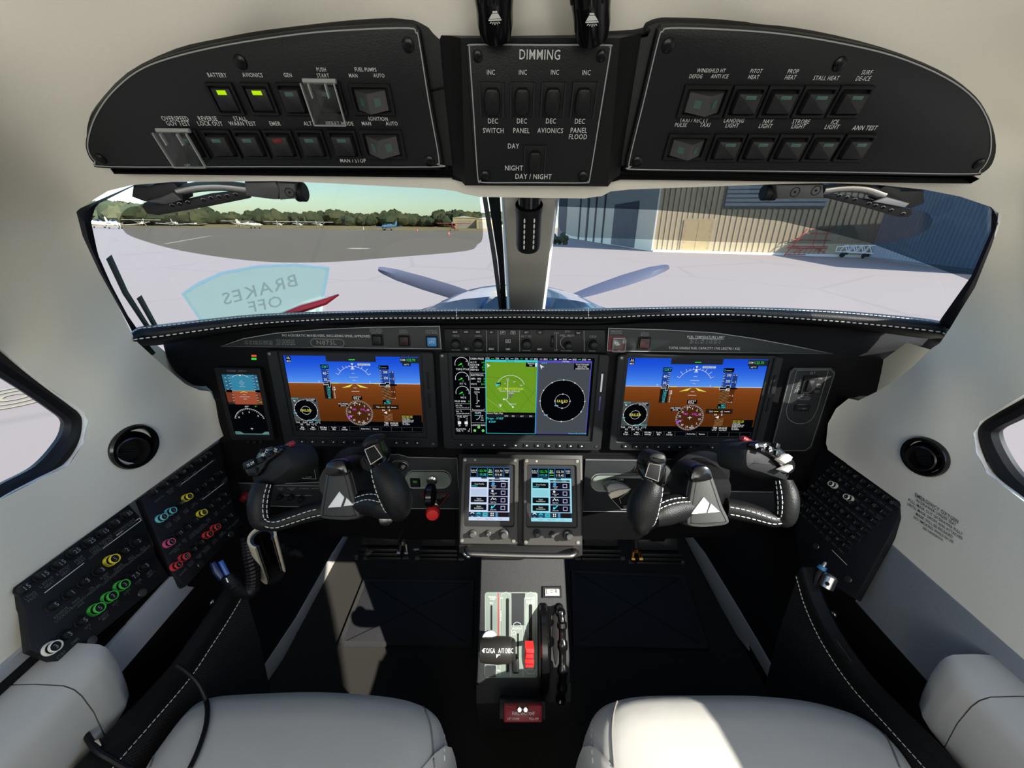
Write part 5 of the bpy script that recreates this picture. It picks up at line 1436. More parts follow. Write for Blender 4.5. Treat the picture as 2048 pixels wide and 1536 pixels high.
LLINE = spline([(817, 56), (832, 65), (838, 80), (857, 200), (877.5, 315), (874, 328), (864, 333.5), (526, 333), (221, 333), (190, 322), (176, 296), (180, 263), (195, 225.5), (225, 184), (274, 143), (338, 116.5), (451, 90), (601, 67.6), (714, 59)], 4, True)
RPOLY = spline([(1338, 50), (1320, 57), (1311, 76), (1282, 200), (1253, 322), (1256, 336), (1268, 343), (1500, 347), (1700, 350), (1935, 353), (1966, 345), (1984, 320), (1989, 288), (1983, 244), (1954, 194), (1892, 149), (1790, 106), (1669, 78), (1549, 60), (1430, 52)], 4, True)
RLINE = spline([(1340, 56), (1325, 63), (1317, 78), (1288, 200), (1259, 320), (1262, 333), (1272, 338.5), (1500, 341.5), (1700, 344), (1933, 347.5), (1960, 340), (1976, 318), (1982, 290), (1977, 246), (1949, 198), (1889, 154), (1789, 112), (1669, 84), (1549, 66), (1430, 58)], 4, True)
tL = oplate('overhead_switch_panel', 'overhead panel with BATTERY, AVIONICS and FUEL PUMPS switches', LPOLY, LLINE, -.002, .004, 2.4)
tR = oplate('overhead_switch_panel', 'overhead panel with PITOT HEAT, LANDING LIGHT and STROBE LIGHT switches', RPOLY, RLINE, -.002, .004, 2.4)
CPOLY = [(937, 86), (1221, 87), (1226, 104), (1182, 360), (1170, 370), (967, 369), (951, 356), (932, 100)]
CLINE = spline([(948, 89), (1080, 89.5), (1212, 90), (1220, 94), (1220, 106), (1200, 230), (1180, 354), (1176, 362), (1166, 365.5), (1067, 365), (972, 365), (961, 361), (955.5, 352), (947, 220), (939, 102), (940, 93)], 4, True)
tC = oplate('dimming_panel', 'black DIMMING panel with four dimmer rockers in the middle of the overhead console', CPOLY, CLINE, .011, .014, 2.4)
H0 = .004; HC = .014
for t, L in ((tL, ((481, 124), (816, 90), (201, 317.6), (859, 322))), (tR, ((1336, 91), (1679, 128), (1274, 323), (1957, 328)))):
    for x, y in L: screw(t, OV, x, y, 12.5 if y < 200 else 10, H0)
for x, y in ((955, 112), (1203, 112), (970, 352), (1166, 353)): screw(tC, OV, x, y, 10, HC)
LED_OFF = mat('teal_lens', (62, 92, 86), .35, var=.05); LED_ON = emis('lit_green', (182, 232, 20), 1.0); LED_RED = mat('dull_red_lens', (112, 20, 32), .35, var=.05)
M_BTN = mat('button_grey_black', (32, 34, 34), .45, bump=.05, scale=900)
def obutton(t, x0, x1, y0, y1, led, out=.007):
    u0, v1 = OV.px(x0, y0, H0); u1, _ = OV.px(x1, y0, H0); _, v0 = OV.px((x0 + x1) / 2, y1, H0)
    w = u1 - u0
    mb = MB(); mb.ring(OV, rrect(u0, v0, u1, v1, .0006), rrect(u0 + w * .09, v0 + w * .1, u1 - w * .09, v1 - w * .1, .0006), H0, H0 + .0035, M_BLK, .0006)
    f = mb.build('switch_frame', t)
    a, b, c, d = u0 + w * .15, v0 + w * .16, u1 - w * .15, v1 - w * .16
    mb = MB(); mb.box(OV, a, b, c, d, H0, H0 + out, M_BTN, .0007, .0007)
    o = mb.build('push_button', t)
    if led is not None:
        mb = MB(); cw = c - a; ch = d - b; mb.box(OV, a + cw * .30, d - ch * .27, a + cw * .76, d - ch * .08, H0 + out - .0005, H0 + out + .0006, led, .0002); i = mb.build('indicator', o)
        if led is LED_ON: i['label'] = 'lit bright green indicator'
        if led is LED_RED: i['label'] = 'dark red unlit indicator'
def orocker(t, x0, x1, y0, y1, bright):
    u0, v1 = OV.px(x0, y0, H0); u1, _ = OV.px(x1, y0, H0); _, v0 = OV.px((x0 + x1) / 2, y1, H0); w = u1 - u0
    mb = MB(); mb.ring(OV, rrect(u0, v0, u1, v1, .0006), rrect(u0 + w * .08, v0 + w * .08, u1 - w * .08, v1 - w * .08, .0006), H0, H0 + .0035, M_BLK, .0006); mb.build('switch_frame', t)
    a, b, c, d = u0 + w * .14, v0 + w * .12, u1 - w * .14, v1 - w * .12; m_ = (a + c) / 2
    lo, hi = .003, .013
    V = [OV.at(a, b, H0), OV.at(c, b, H0), OV.at(c, d, H0), OV.at(a, d, H0), OV.at(a, b, H0 + lo), OV.at(c, b, H0 + lo), OV.at(c, d, H0 + lo), OV.at(a, d, H0 + lo), OV.at(m_, b, H0 + hi), OV.at(m_, d, H0 + hi)]
    mb = MB(); mb.add(V, [[4, 8, 9, 7], [8, 5, 6, 9], [0, 1, 5, 8, 4], [2, 3, 7, 9, 6], [0, 4, 7, 3], [1, 2, 6, 5]], mat('rocker_grey', (64, 64, 63), .4, bump=.05, scale=900)); r_ = mb.build('rocker', t)
    for k, (p, q) in enumerate(((a, m_), (m_, c))):
        hl = (lambda u: H0 + lo + (hi - lo) * (1 - abs(u - m_) / (m_ - a)) + .0004)
        e0 = p + (q - p) * .32; e1 = p + (q - p) * .66; f0 = b + (d - b) * .3; f1 = b + (d - b) * .72
        mb = MB(); mb.add([OV.at(e0, f0, hl(e0)), OV.at(e1, f0, hl(e1)), OV.at(e1, f1, hl(e1)), OV.at(e0, f1, hl(e0))], [[0, 1, 2, 3]], LED_OFF); mb.build('indicator', r_)
for x0, x1, l, o in ((410, 464, LED_ON, .003), (479, 537, LED_ON, .003), (551, 605, LED_OFF, .007), (624, 680, LED_OFF, .007)): obutton(tL, x0, x1, 163.5, 229, l, o)
orocker(tL, 696, 780, 165, 229, 1)
for x0, x1, l in ((342, 392, LED_OFF), (403, 459, LED_OFF), (465, 520, LED_OFF), (526, 582, LED_RED), (590, 644, LED_OFF), (654, 710, LED_OFF)): obutton(tL, x0, x1, 257.5, 315, l)
orocker(tL, 718, 803, 257.5, 316, 1)
orocker(tR, 1370, 1464, 168, 235, 0)
for x0, x1 in ((1468, 1535), (1538, 1606), (1609, 1678), (1681, 1749)): obutton(tR, x0, x1, 169, 235, LED_OFF)
orocker(tR, 1338, 1422, 266, 319, 0)
for x0, x1 in ((1430, 1492), (1496, 1556), (1560, 1623), (1626, 1687), (1693, 1753)): obutton(tR, x0, x1, 266, 322, LED_OFF)
guard(tL, OV, 658, 200, 62, 68, H0); guard(tL, OV, 376, 290, 62, 60, H0)
HL = H0 + .0003
mb = MB()
for n, x, y in (('BATTERY', 434, 150), ('AVIONICS', 505, 150), ('GEN', 575.6, 150), ('PUSH', 642.5, 139), ('START', 646, 151), ('FUEL PUMPS', 731, 139), ('MAN', 706.5, 151), ('AUTO', 758, 151), ('OVERSPEED', 350, 237), ('GOV TEST', 356, 247),
                ('REVERSE', 415, 237), ('LOCK OUT', 420, 247), ('STALL', 480, 237), ('WARN TEST', 485, 247), ('EMER', 550, 247), ('ALT', 615.5, 247), ('START MODE', 680, 247), ('MAN / STOP', 706, 321), ('IGNITION', 756.5, 237.5), ('MAN', 733, 247), ('AUTO', 783.6, 247)):
    T(mb, OV, n, x, y, 7.4, M_LEGEND, h=HL, sx=.84)
mb.build('lettering', tL)
mb = MB()
for n, x, y in (('WINDSHLD HT', 1423, 141), ('DEFOG', 1392, 152.6), ('ANTI ICE', 1440, 152.6), ('PITOT', 1513, 142), ('HEAT', 1507.6, 154), ('PROP', 1586.7, 142.6), ('HEAT', 1581.5, 154.6), ('STALL HEAT', 1653, 156), ('SURF', 1734.5, 144.6), ('DE-ICE', 1727, 157),
                ('TAXI / REC LT', 1388, 240.5), ('PULSE', 1362, 249.7), ('TAXI', 1410.5, 249.7), ('LANDING', 1468.5, 241), ('LIGHT', 1464.5, 251), ('NAV', 1536.3, 242.5), ('LIGHT', 1531.5, 252), ('STROBE', 1602.6, 243), ('LIGHT', 1597.4, 252.5), ('ICE', 1670.5, 243.7), ('LIGHT', 1664.5, 253.7), ('ANN TEST', 1730.4, 255.7)):
    T(mb, OV, n, x, y, 7.4, M_LEGEND, h=HL, sx=.84)
mb.build('lettering', tR)
HL = HC + .0003
mb = MB(); T(mb, OV, 'DIMMING', 1080, 109, 19.5, M_LEGEND, h=HL, sx=.80)
for n, x, y in (('INC', 982, 144.5), ('INC', 1046, 144.5), ('INC', 1110, 144.5), ('INC', 1173, 145), ('DEC', 986, 242), ('DEC', 1044, 242), ('DEC', 1102, 242), ('DEC', 1160, 242.5), ('SWITCH', 987, 261), ('PANEL', 1043, 261), ('AVIONICS', 1101, 261), ('PANEL\nFLOOD', 1157, 267), ('DAY', 1027, 292), ('NIGHT', 1028, 336), ('DAY / NIGHT', 1067, 353)):
    T(mb, OV, n, x, y, 9.6, M_LEGEND, h=HL, sx=.82)
mb.build('lettering', tC)
def dimmer(x0, x1, y0, y1, a0, a1, b0, b1):
    u0, v1 = OV.px(x0, y0, HC); u1, _ = OV.px(x1, y0, HC); _, v0 = OV.px((x0 + x1) / 2, y1, HC)
    mb = MB(); mb.box(OV, u0, v0, u1, v1, HC - .001, HC + .0012, M_BLK, .0004)
    for u in (u0, u1): mb.box(OV, u - .0005, v0, u + .0005, v1, HC, HC + .002, M_PANEL2)
    f = mb.build('switch_frame', tC)
    p0, q1 = OV.px(a0, b0, HC); p1, _ = OV.px(a1, b0, HC); _, q0 = OV.px((a0 + a1) / 2, b1, HC)
    w, hh_ = (p1 - p0) / 2, (q1 - q0) / 2; cu, cv = (p0 + p1) / 2, (q0 + q1) / 2
    pts = [(cu + w * math.copysign(abs(math.cos(a)) ** .45, math.cos(a)) * (1 - .10 * abs(math.sin(a))), cv + hh_ * math.copysign(abs(math.sin(a)) ** .45, math.sin(a))) for a in [2 * math.pi * i / 28 for i in range(28)]]
    mb = MB(); mb.prism(OV, pts, HC + .001, HC + .006, M_BLK, .0016); mb.build('rocker', tC)
dimmer(959, 1006, 163, 233, 968, 1000, 173, 226); dimmer(1022, 1069, 163, 233, 1030, 1060, 173, 227); dimmer(1085, 1132, 163, 234, 1091, 1122, 173, 228); dimmer(1148, 1196, 163, 235, 1153, 1184, 173, 228)
dimmer(1050, 1092, 290, 345, 1058, 1083, 299, 341)
# reading lights
def reading_light(px, py, label):
    t = thing('reading_light', label, 'lamp', tuple(at(px, py - 30, .25)), 'overhead reading lights')
    c = at(px, py, .243); ax = (c - at(px - 4, py - 90, .222)).normalized()
    r = 36 / FPX * .243
    mb = MB(); prof = [(r * .9, -.05), (r * 1.04, -.045), (r * 1.06, -.012), (r * 1.0, -.006), (r * 1.0, .002), (r * .88, .009), (r * .55, .012), (r * .2, .0125)]
    mb.lathe(c, ax, prof, M_GLOSSB, 28)
    for k in range(14):
        e = ax.orthogonal().normalized(); g_ = ax.cross(e); a = 2 * math.pi * k / 14
        p = c + (e * math.cos(a) + g_ * math.sin(a)) * r * 1.05; mb.tube([p - ax * .040, p - ax * .014], .0012, M_BLK, 6)
    mb.build('body', t)
    n_ = (CAM - at(px, py, .245)).normalized(); f = PL(at(px, py, .2285), (1, 0, 0), _UU)
    s_ = f.scale(px, py)
    mb = MB(); m_ = emis('lamp_icon', (215, 218, 205), .85)
    def P(q): return [f.px(px + a, py + b) for a, b in q]
    mb.prism(f, P([(-5, -16), (4, -16), (5, -12), (-5, -12)]), 0, 0, M_LEGEND); mb.prism(f, P([(-6, -11), (6, -11), (12, -1), (-12, 0)]), 0, 0, M_LEGEND); mb.prism(f, P([(-13, 1), (13, 0), (13, 3), (-13, 4)]), 0, 0, M_LEGEND)
    for k in (-2, -1, 0, 1, 2): mb.strip(f, P([(k * 3.4, 6), (k * 5, 12 - abs(k) * 1.5)]), 1.8 * s_, 0, M_LEGEND)
    mb.build('icon', t)
reading_light(990, 38, 'black reading light above the DIMMING title on the pilot side of the panel')
reading_light(1184, 42, 'black reading light above the DIMMING panel on the side of the PITOT HEAT switches')
# ------------------------------------------------------------------ sun visors
VIS = PL(at(600, 390, .392), (1, 0, 0), -(_F - _U0 * 1.145))
M_VARM = mat('visor_black_metal', (34, 35, 37), .45, metal=.3, var=.05, scale=200)
M_VGREY = mat('visor_grey_metal', (78, 79, 80), .45, metal=.2, var=.05, scale=200)
def visor(label, shade, tint, arm, block, rail, holes, clamp, knobx, sgn):
    t = thing('sun_visor', label, 'sun visor', tuple(VIS.at(*VIS.px(*shade[0]))))
    mb = MB(); mb.prism(VIS, uvs(VIS, spline(shade, 5, True)), 0, .002, MATS[tint]); o = mb.build('shade', t); o['label'] = 'see-through tinted sheet'
    mb = MB(); mb.prism(VIS, uvs(VIS, rail, .006), .003, .008, M_VARM, .0012)
    for x, y in holes:
        u, v = VIS.px(x, y, .008); s_ = VIS.scale(x, y); mb.prism(VIS, ell(u, v, 4.2 * s_, 3.2 * s_, 14), .008, .0083, M_DARK); mb.strip(VIS, ell(u, v, 4.4 * s_, 3.4 * s_, 14, 20, 160), .9 * s_, .0085, M_CHROME)
    mb.build('rail', t)
    mb = MB(); s_ = VIS.scale(600, 390); pts = [VIS.at(*VIS.px(x, y, .014), .014) for x, y in arm]; mb.tube([tuple(p) for p in spline(pts, 6)], 9 * s_, M_CHROME, 12); mb.build('arm', t)
    mb = MB()
    for q, h0, h1, m_ in block: mb.prism(VIS, uvs(VIS, q, h1), h0, h1, m_, .0015)
    mb.build('hinge_block', t)
    mb = MB()
    for q, h0, h1, m_ in clamp: mb.prism(VIS, uvs(VIS, q, h1), h0, h1, m_, .0025)
    for (x, y) in knobx[1]:
        u, v = VIS.px(x, y, .022); mb.strip(VIS, ell(u, v, 8 * s_, None, 20), 1.2 * s_, .0225, M_DARK, True); mb.prism(VIS, ell(u, v, 2 * s_, None, 8), .022, .0226, M_DARK)
    mb.build('clamp', t)
    x0, x1, y0, y1 = knobx[0]
    a = VIS.at(*VIS.px(x0, (y0 + y1) / 2, .012), .012); b = VIS.at(*VIS.px(x1, (y0 + y1) / 2, .012), .012); r = (y1 - y0) / 2 * s_ * .95; L = (b - a).length
    mb = MB(); mb.lathe(a, b - a, [(r * .85, 0), (r, .001), (r, L * .42), (r * .9, L * .46), (r * .9, L * .54), (r, L * .58), (r, L - .001), (r * .85, L)], M_BLK, 24); mb.build('knob', t)
visor('brown tinted sun visor on a silver arm in front of the pilot', [(284, 409), (258, 415), (243, 433), (247, 455), (272, 474), (370, 501), (516, 521), (650, 523), (778, 514), (928, 501), (955, 488), (966, 469), (960, 400), (955, 372), (800, 362), (500, 352), (320, 380)], 'visor_brown_tint',
      [(357, 381), (394, 374), (443, 371.5), (500, 377)],
      [([(265, 371), (296, 374), (310, 367), (345, 363), (365, 387), (366, 402), (330, 411), (286, 403), (262, 394)], .002, .018, M_VARM), ([(318, 395), (345, 384), (364, 401), (331, 410), (290, 403)], .018, .020, M_VGREY)],
      [(285, 411), (290, 405), (331, 408), (420, 388), (492, 380), (500, 396), (420, 412), (318, 430), (296, 427)],
      [(345, 411), (360, 408.5), (376.5, 405), (407.5, 400), (423, 396.5), (439, 394), (455, 392), (472, 389.5)],
      [([(487, 364), (550, 363), (560, 380), (556, 400), (545, 400), (490, 393)], .006, .022, M_VGREY), ([(552, 363), (590, 366), (594, 398), (558, 401)], .005, .021, M_VGREY)], ((592, 611, 366, 402), [(579, 385)]), 1)
visor('grey tinted sun visor on a silver arm in front of the copilot', [(1117, 392), (1118, 451), (1129, 465), (1157, 473), (1221, 475), (1314, 478), (1500, 484), (1735, 486), (1808, 476), (1848, 460), (1862, 440), (1850, 424), (1824, 415), (1780, 372), (1650, 356), (1400, 362), (1200, 380)], 'visor_grey_tint',
      [(1645, 379), (1687, 374), (1727, 376), (1766, 389)],
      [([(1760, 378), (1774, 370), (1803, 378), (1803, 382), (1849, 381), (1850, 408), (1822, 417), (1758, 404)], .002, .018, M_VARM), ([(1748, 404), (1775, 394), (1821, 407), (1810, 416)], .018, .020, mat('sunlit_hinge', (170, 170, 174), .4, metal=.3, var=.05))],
      [(1640, 384), (1755, 402), (1821, 417), (1823, 427), (1814, 433), (1796, 434), (1720, 412), (1645, 394)],
      [(1678, 392), (1693, 395.5), (1709, 399.5), (1737, 407.5), (1750, 411.5), (1765, 415.5), (1781, 421), (1805, 428)],
      [([(1550, 369), (1648, 368), (1650, 398), (1555, 399)], .006, .022, M_VGREY)], ((1525, 1552, 370, 400), [(1590, 384), (1632, 381)]), -1)
# ------------------------------------------------------------------ leather grab handle on the centre post
t = thing('grab_handle', 'black leather wrapped grab handle hanging in front of the centre post', 'grab handle', tuple(at(1058, 390, .37)))
a = at(1059, 380, .375); b = at(1056, 497, .43); ax = (b - a).normalized(); L = (b - a).length
mb = MB(); r0 = 23 / FPX * .38; mb.lathe(a, ax, [(r0, 0), (r0, L * .45)], M_GLOSSB, 24); mb.build('tube', t)
mb = MB(); r1 = 26 / FPX * .40; mb.lathe(a, ax, [(r1 * 1.03, L * .22), (r1 * 1.04, L * .3), (r1, L * .34), (r1, L * .9), (r1 * .93, L * .97), (r1 * .7, L)], M_LEATHB, 26, False, True); mb.build('leather_sleeve', t)
for sg in (-.32, .32):
    n_ = (CAM - a).normalized(); n_ = (n_ - ax * n_.dot(ax)).normalized(); e = ax.cross(n_)
    d = (n_ * math.cos(sg * 1.1 - .05) + e * math.sin(sg * 1.1 - .05))
    stitches([a + ax * (L * f) + d * (r1 * 1.02 + .0006) for f in np.linspace(.33, .93, 12)], .0010, .0062, .0045).build('stitching', t)
# ------------------------------------------------------------------ reflected placard built as a tinted sheet on the windscreen; placard on the dash
wsf = lambda k: (lambda x, y: ws_pt(x, y, k))
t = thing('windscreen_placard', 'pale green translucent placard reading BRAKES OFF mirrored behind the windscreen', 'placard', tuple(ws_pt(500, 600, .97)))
m_refl = glass_mat('green_film', (.90, .98, .88), .02); nt_ = MATS['green_film'].node_tree
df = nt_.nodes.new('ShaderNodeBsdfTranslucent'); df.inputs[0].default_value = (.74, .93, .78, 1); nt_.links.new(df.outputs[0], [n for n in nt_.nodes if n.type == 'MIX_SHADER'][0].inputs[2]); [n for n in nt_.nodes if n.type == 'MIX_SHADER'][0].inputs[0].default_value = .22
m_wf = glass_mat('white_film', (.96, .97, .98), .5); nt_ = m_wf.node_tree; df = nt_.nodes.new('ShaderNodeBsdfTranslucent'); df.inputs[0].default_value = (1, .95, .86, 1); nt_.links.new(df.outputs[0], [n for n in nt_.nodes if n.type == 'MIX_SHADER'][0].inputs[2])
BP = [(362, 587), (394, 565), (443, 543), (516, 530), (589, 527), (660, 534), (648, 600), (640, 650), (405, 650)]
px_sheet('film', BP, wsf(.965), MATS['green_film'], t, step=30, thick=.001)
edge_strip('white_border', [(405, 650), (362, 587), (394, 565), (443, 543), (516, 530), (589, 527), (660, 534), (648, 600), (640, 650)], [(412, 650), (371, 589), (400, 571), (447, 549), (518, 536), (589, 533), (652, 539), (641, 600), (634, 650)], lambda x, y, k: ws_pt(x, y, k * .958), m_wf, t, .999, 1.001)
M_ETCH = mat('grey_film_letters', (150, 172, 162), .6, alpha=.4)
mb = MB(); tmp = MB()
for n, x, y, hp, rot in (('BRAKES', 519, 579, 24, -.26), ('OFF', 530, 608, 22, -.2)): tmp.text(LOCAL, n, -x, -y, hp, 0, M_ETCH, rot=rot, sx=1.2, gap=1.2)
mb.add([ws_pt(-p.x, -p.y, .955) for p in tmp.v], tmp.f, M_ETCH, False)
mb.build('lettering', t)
t = thing('red_placard', 'red corner of a placard lying on the dash behind the glareshield', 'placard', tuple(at(620, 610, .66)))
mb = MB(); q = [at(676, 587, .70), at(650, 606, .685), at(600, 622, .66), at(560, 628, .65), at(600, 611, .665)]; n_ = Vector((0, .004, -.004)); mb.add(q + [p + n_ for p in q], [[0, 1, 2, 3, 4], [9, 8, 7, 6, 5]] + [[i, (i + 1) % 5, 5 + (i + 1) % 5, 5 + i] for i in range(5)], mat('red_card', (200, 52, 66), .5, var=.05)); mb.build('card', t)
mb = MB(); mb.tube([at(676, 587, .699), at(640, 599, .68), at(600, 610, .664), at(560, 627, .649)], .0012, M_WHITE, 6); mb.build('white_edge', t)
# ------------------------------------------------------------------ lower panel, control yokes, touch units, pedals
M_PGREEN = mat('grey_green_plate', (112, 124, 116), .45, bump=.06, scale=900)
def lower(name, label, poly, m=M_PANEL2, h=.004):
    t = thing(name, label, 'switch panel', tuple(PANEL.at(*uvs(PANEL, [poly[0]])[0])))
    q = uvs(PANEL, poly, h)
    mb = MB(); mb.prism(PANEL, q, .0002, h, m, .0008); mb.build('faceplate', t)
    return t
def pline(mb, pts, w=1.1, h=.0046, m=None, closed=False, pl=None):
    pl = pl or PANEL; mb.strip(pl, uvs(pl, pts, h), w * pl.scale(*pts[0]), h, m or M_LINE, closed)
def pill(x0, y0, x1, y1, r=None, n=6):
    r = r or min(x1 - x0, y1 - y0) / 2
    return rrect(x0, y0, x1, y1, r, n)
t = lower('pilot_lower_panel', 'slate lower panel with landing gear lever and warning triangle behind the pilot yoke', [(470, 966), (572, 967), (640, 964), (690, 935), (705, 914), (730, 908), (797, 908), (817, 914), (914, 916), (919, 1018), (819, 1018), (576, 1014), (480, 1011)])
H = .0046
mb = MB()
pline(mb, [(472, 966), (572, 967), (640, 964)]); pline(mb, [(705, 914), (730, 908.5), (797, 909), (817, 914.5), (914, 916.5)]); pline(mb, [(480, 1010), (576, 1013), (640, 1014)]); pline(mb, [(800, 1017), (919, 1017.5)]); pline(mb, [(914, 916), (919, 1018)], .7)
pline(mb, [(500, 970), (640, 972)], .8); pline(mb, [(560, 990), (624, 991)], .7)
pline(mb, spline([(472, 972), (468, 980), (474, 986), (490, 986)], 3) , .7)
pline(mb, pill(811, 941, 902, 976, 17), .9, closed=True); pline(mb, pill(783, 922, 816, 939, 8), .8, closed=True)
mb.build('border_line', t)
mb = MB(); mb.prism(PANEL, uvs(PANEL, pill(812, 942, 901, 975, 16)), .003, .0043, M_PGREEN); mb.build('gear_plate', t)
mb = MB()
for n, x, y, s_ in (('CABIN PRESSURE\nDUMP', 832, 947, 3.0), ('LANDING\nGEAR', 866, 947, 3.0), ('UP\n(PUSH)', 888, 952, 2.4), ('DOWN\n(PULL)', 888, 966, 2.4), ('DE-FOG\nFAN', 561, 978, 2.4), ('ECS/VENT\nMAX', 584, 978, 2.4), ('ALTERNATE', 608, 977, 2.4), ('BATTERY', 631, 977, 2.4), ('OFF', 560, 996, 2.2), ('LOW', 582, 996, 2.2)): T(mb, PANEL, n, x, y, s_, M_LEGD, h=H)
mb.build('lettering', t)
for x, y in ((563, 990), (586, 990), (606, 994)): knob(t, PANEL, x, y, 5, .004, .016, M_BLK, 'selector_knob')
push_square(t, PANEL, 830, 967, 15, .0043, M_DARK, 'guarded_switch'); mb = MB(); u, v = PANEL.px(830, 963, .008); mb.box(PANEL, u - .004, v - .0025, u + .004, v + .0025, .007, .0095, mat('green_lens', (70, 120, 50), .35, var=.05), .0005); mb.build('switch_cap', t)
knob(t, PANEL, 807, 931, 8, .004, .012, M_STEEL, 'chrome_knob', lab='chrome knob')
mb = MB(); tri = uvs(PANEL, [(840, 988), (844, 985), (896, 986), (900, 989), (878, 1015), (872, 1018), (866, 1016)], .005); mb.prism(PANEL, tri, .004, .005, M_DARK); mb.strip(PANEL, inset(tri, .001), .0016, .0053, M_DKRED, True); T(mb, PANEL, 'IF GEAR DOES NOT LOWER\nPULL AND HOLD KNOB\nSEE HANDBOOK', 870, 993, 2.4, M_LEGD, h=.0055); mb.build('warning_placard', t)
# landing gear lever
g = thing('gear_lever', 'black wheel shaped landing gear lever hanging below its chrome toggle', 'lever', tuple(PANEL.at(*PANEL.px(865, 960))))
P0 = PANEL.at(*PANEL.px(865, 959, .004), .004); P1 = at(862, 972, .70); P2 = at(861, 990, .675)
mb = MB(); mb.lathe(P0, PANEL.n, [(.010, 0), (.010, .006), (.006, .008), (.0055, .016)], M_CHROME, 18); mb.build('toggle_nut', g)
mb = MB(); mb.tube([P0 + PANEL.n * .012, P1, P2], [.005, .005, .005], M_BLK, 10); mb.build('stem', g)
mb = MB(); mb.lathe(P2 - Vector((.0075, 0, 0)), (1, 0, 0), [(.010, -.002), (.017, 0), (.0205, .003), (.0205, .012), (.017, .015), (.010, .017)], M_GLOSSB, 26); mb.build('wheel_knob', g)
g = thing('pull_knob', 'bright red emergency gear knob on a chrome collar below the warning triangle', 'knob', tuple(at(866, 1016, .73)))
a = at(868, 1008, .735); b = at(865, 1030, .70); ax = (b - a).normalized()
mb = MB(); mb.lathe(a, ax, [(.009, 0), (.009, .008), (.0115, .009), (.0115, .016), (.008, .018)], M_CHROME, 20); mb.build('collar', g)
mb = MB(); mb.lathe(a + ax * .017, ax, [(.0085, 0), (.0125, .006), (.0128, .016), (.0105, .021), (.004, .022)], M_RED, 24); mb.build('cap', g)
g = thing('parking_brake_knob', 'chrome pull knob under the panel edge below the pilot yoke', 'knob', tuple(at(772, 1036, .72)))
a = at(772, 1030, .73); b = at(772, 1048, .69); ax = (b - a).normalized()
mb = MB(); mb.lathe(a, ax, [(.006, -.03), (.006, .002), (.012, .006), (.0145, .014), (.012, .022), (.005, .025)], M_CHROME, 22); mb.build('knob', g)
g = thing('panel_knob', 'small dark red knob at the outer end of the pilot lower panel', 'knob', tuple(at(493, 991, .73))); knob(g, PANEL, 493, 991, 7.5, .004, .016, M_DKRED, 'cap')
# dark switch box under the pilot display
t = thing('switch_box', 'black switch box with two rocker switches under the pilot display', 'switch panel', tuple(PANEL.at(*PANEL.px(600, 940))))
mb = MB(); mb.prism(PANEL, uvs(PANEL, [(545, 906), (634, 908), (640, 964), (560, 962)], .02), .0002, .02, M_BLK, .003); mb.build('housing', t)
mb = MB(); pline(mb, [(572, 926), (627, 928), (632, 958), (577, 955)], .8, .0204, closed=True); pline(mb, [(601, 927), (606, 956)], .7, .0204); T(mb, PANEL, 'AUTO', 591, 931, 2.8, M_LEGD, h=.0204); T(mb, PANEL, 'HIGH', 612, 931, 2.8, M_LEGD, h=.0204); T(mb, PANEL, 'LIGHTS  NORMAL', 590, 953, 2.6, M_LEGD, h=.0204); T(mb, PANEL, 'NORM', 617, 954, 2.6, M_LEGD, h=.0204); mb.build('lettering', t)
for x, y in ((591, 942), (613, 943)):
    mb = MB(); u, v = PANEL.px(x, y, .02); mb.box(PANEL, u - .006, v - .008, u + .006, v + .008, .02, .026, M_BLK, .0015, .001); mb.build('rocker', t)
# copilot lower panel
t = lower('copilot_lower_panel', 'slate lower panel with the FLAPS lever behind the copilot yoke', [(1171, 919), (1273, 920), (1289, 917), (1372, 918), (1392, 925), (1410, 945), (1444, 981), (1536, 984), (1628, 984), (1625, 1033), (1540, 1032), (1255, 1024), (1164, 1024)])
mb = MB(); pline(mb, [(1171, 919.5), (1273, 920.5), (1289, 917.5), (1372, 918.5), (1386, 924)]); pline(mb, [(1164, 1023), (1255, 1023.5)]); pline(mb, [(1444, 980), (1462, 983), (1536, 984), (1625, 984)], .9); pline(mb, [(1300, 986), (1345, 986)], .7); pline(mb, pill(1560, 989, 1629, 1005), .7, closed=True); pline(mb, [(1500, 1031), (1628, 1033)], .8); pline(mb, pill(1182, 948, 1300, 982, 16), .9, closed=True)
mb.build('border_line', t)
mb = MB(); mb.prism(PANEL, uvs(PANEL, pill(1183, 949, 1299, 981, 15)), .003, .0043, M_PGREEN); mb.build('flap_plate', t)
mb = MB(); u, v = PANEL.px(1240, 982, .006); s_ = PANEL.scale(1240, 982); mb.prism(PANEL, [(u + x * s_, v + y * s_) for x, y in ((-30, 14), (-27, 20), (-18, 26), (0, 28), (40, 28), (58, 0), (44, -38), (4, -40), (-20, -16))], .004, .007, M_DARK, .001); mb.build('flap_gate', t)
mb = MB(); pline(mb, [(1210, 975), (1213, 966), (1222, 957), (1240, 955), (1290, 955)], .9, .0075); pline(mb, [(1222, 997), (1243, 1019), (1262, 1019)], .9, .0075); pline(mb, [(1239, 997), (1256, 985), (1262, 977)], .9, .0075); pline(mb, [(1239, 997), (1242, 1007)], .9, .0075); mb.build('gate_line', t)
mb = MB(); T(mb, PANEL, 'FLAPS', 1240, 959.5, 3.6, h=.0076); T(mb, PANEL, 'LND\nTO', 1250, 1014, 2.6, M_LEGD, h=.0076); mb.build('lettering', t)
knob(t, PANEL, 1279, 938, 10, .004, .010, M_STEEL, 'chrome_knob', lab='chrome knob')
g = thing('flap_lever', 'grey wedge shaped flap lever with a pale front face', 'lever', tuple(PANEL.at(*PANEL.px(1240, 982))))
P0 = PANEL.at(*PANEL.px(1250, 985, .006), .006)
mb = MB(); q = [(1213, 974), (1220, 968), (1236, 966), (1256, 972), (1262, 978), (1240, 984), (1226, 990), (1216, 986)]
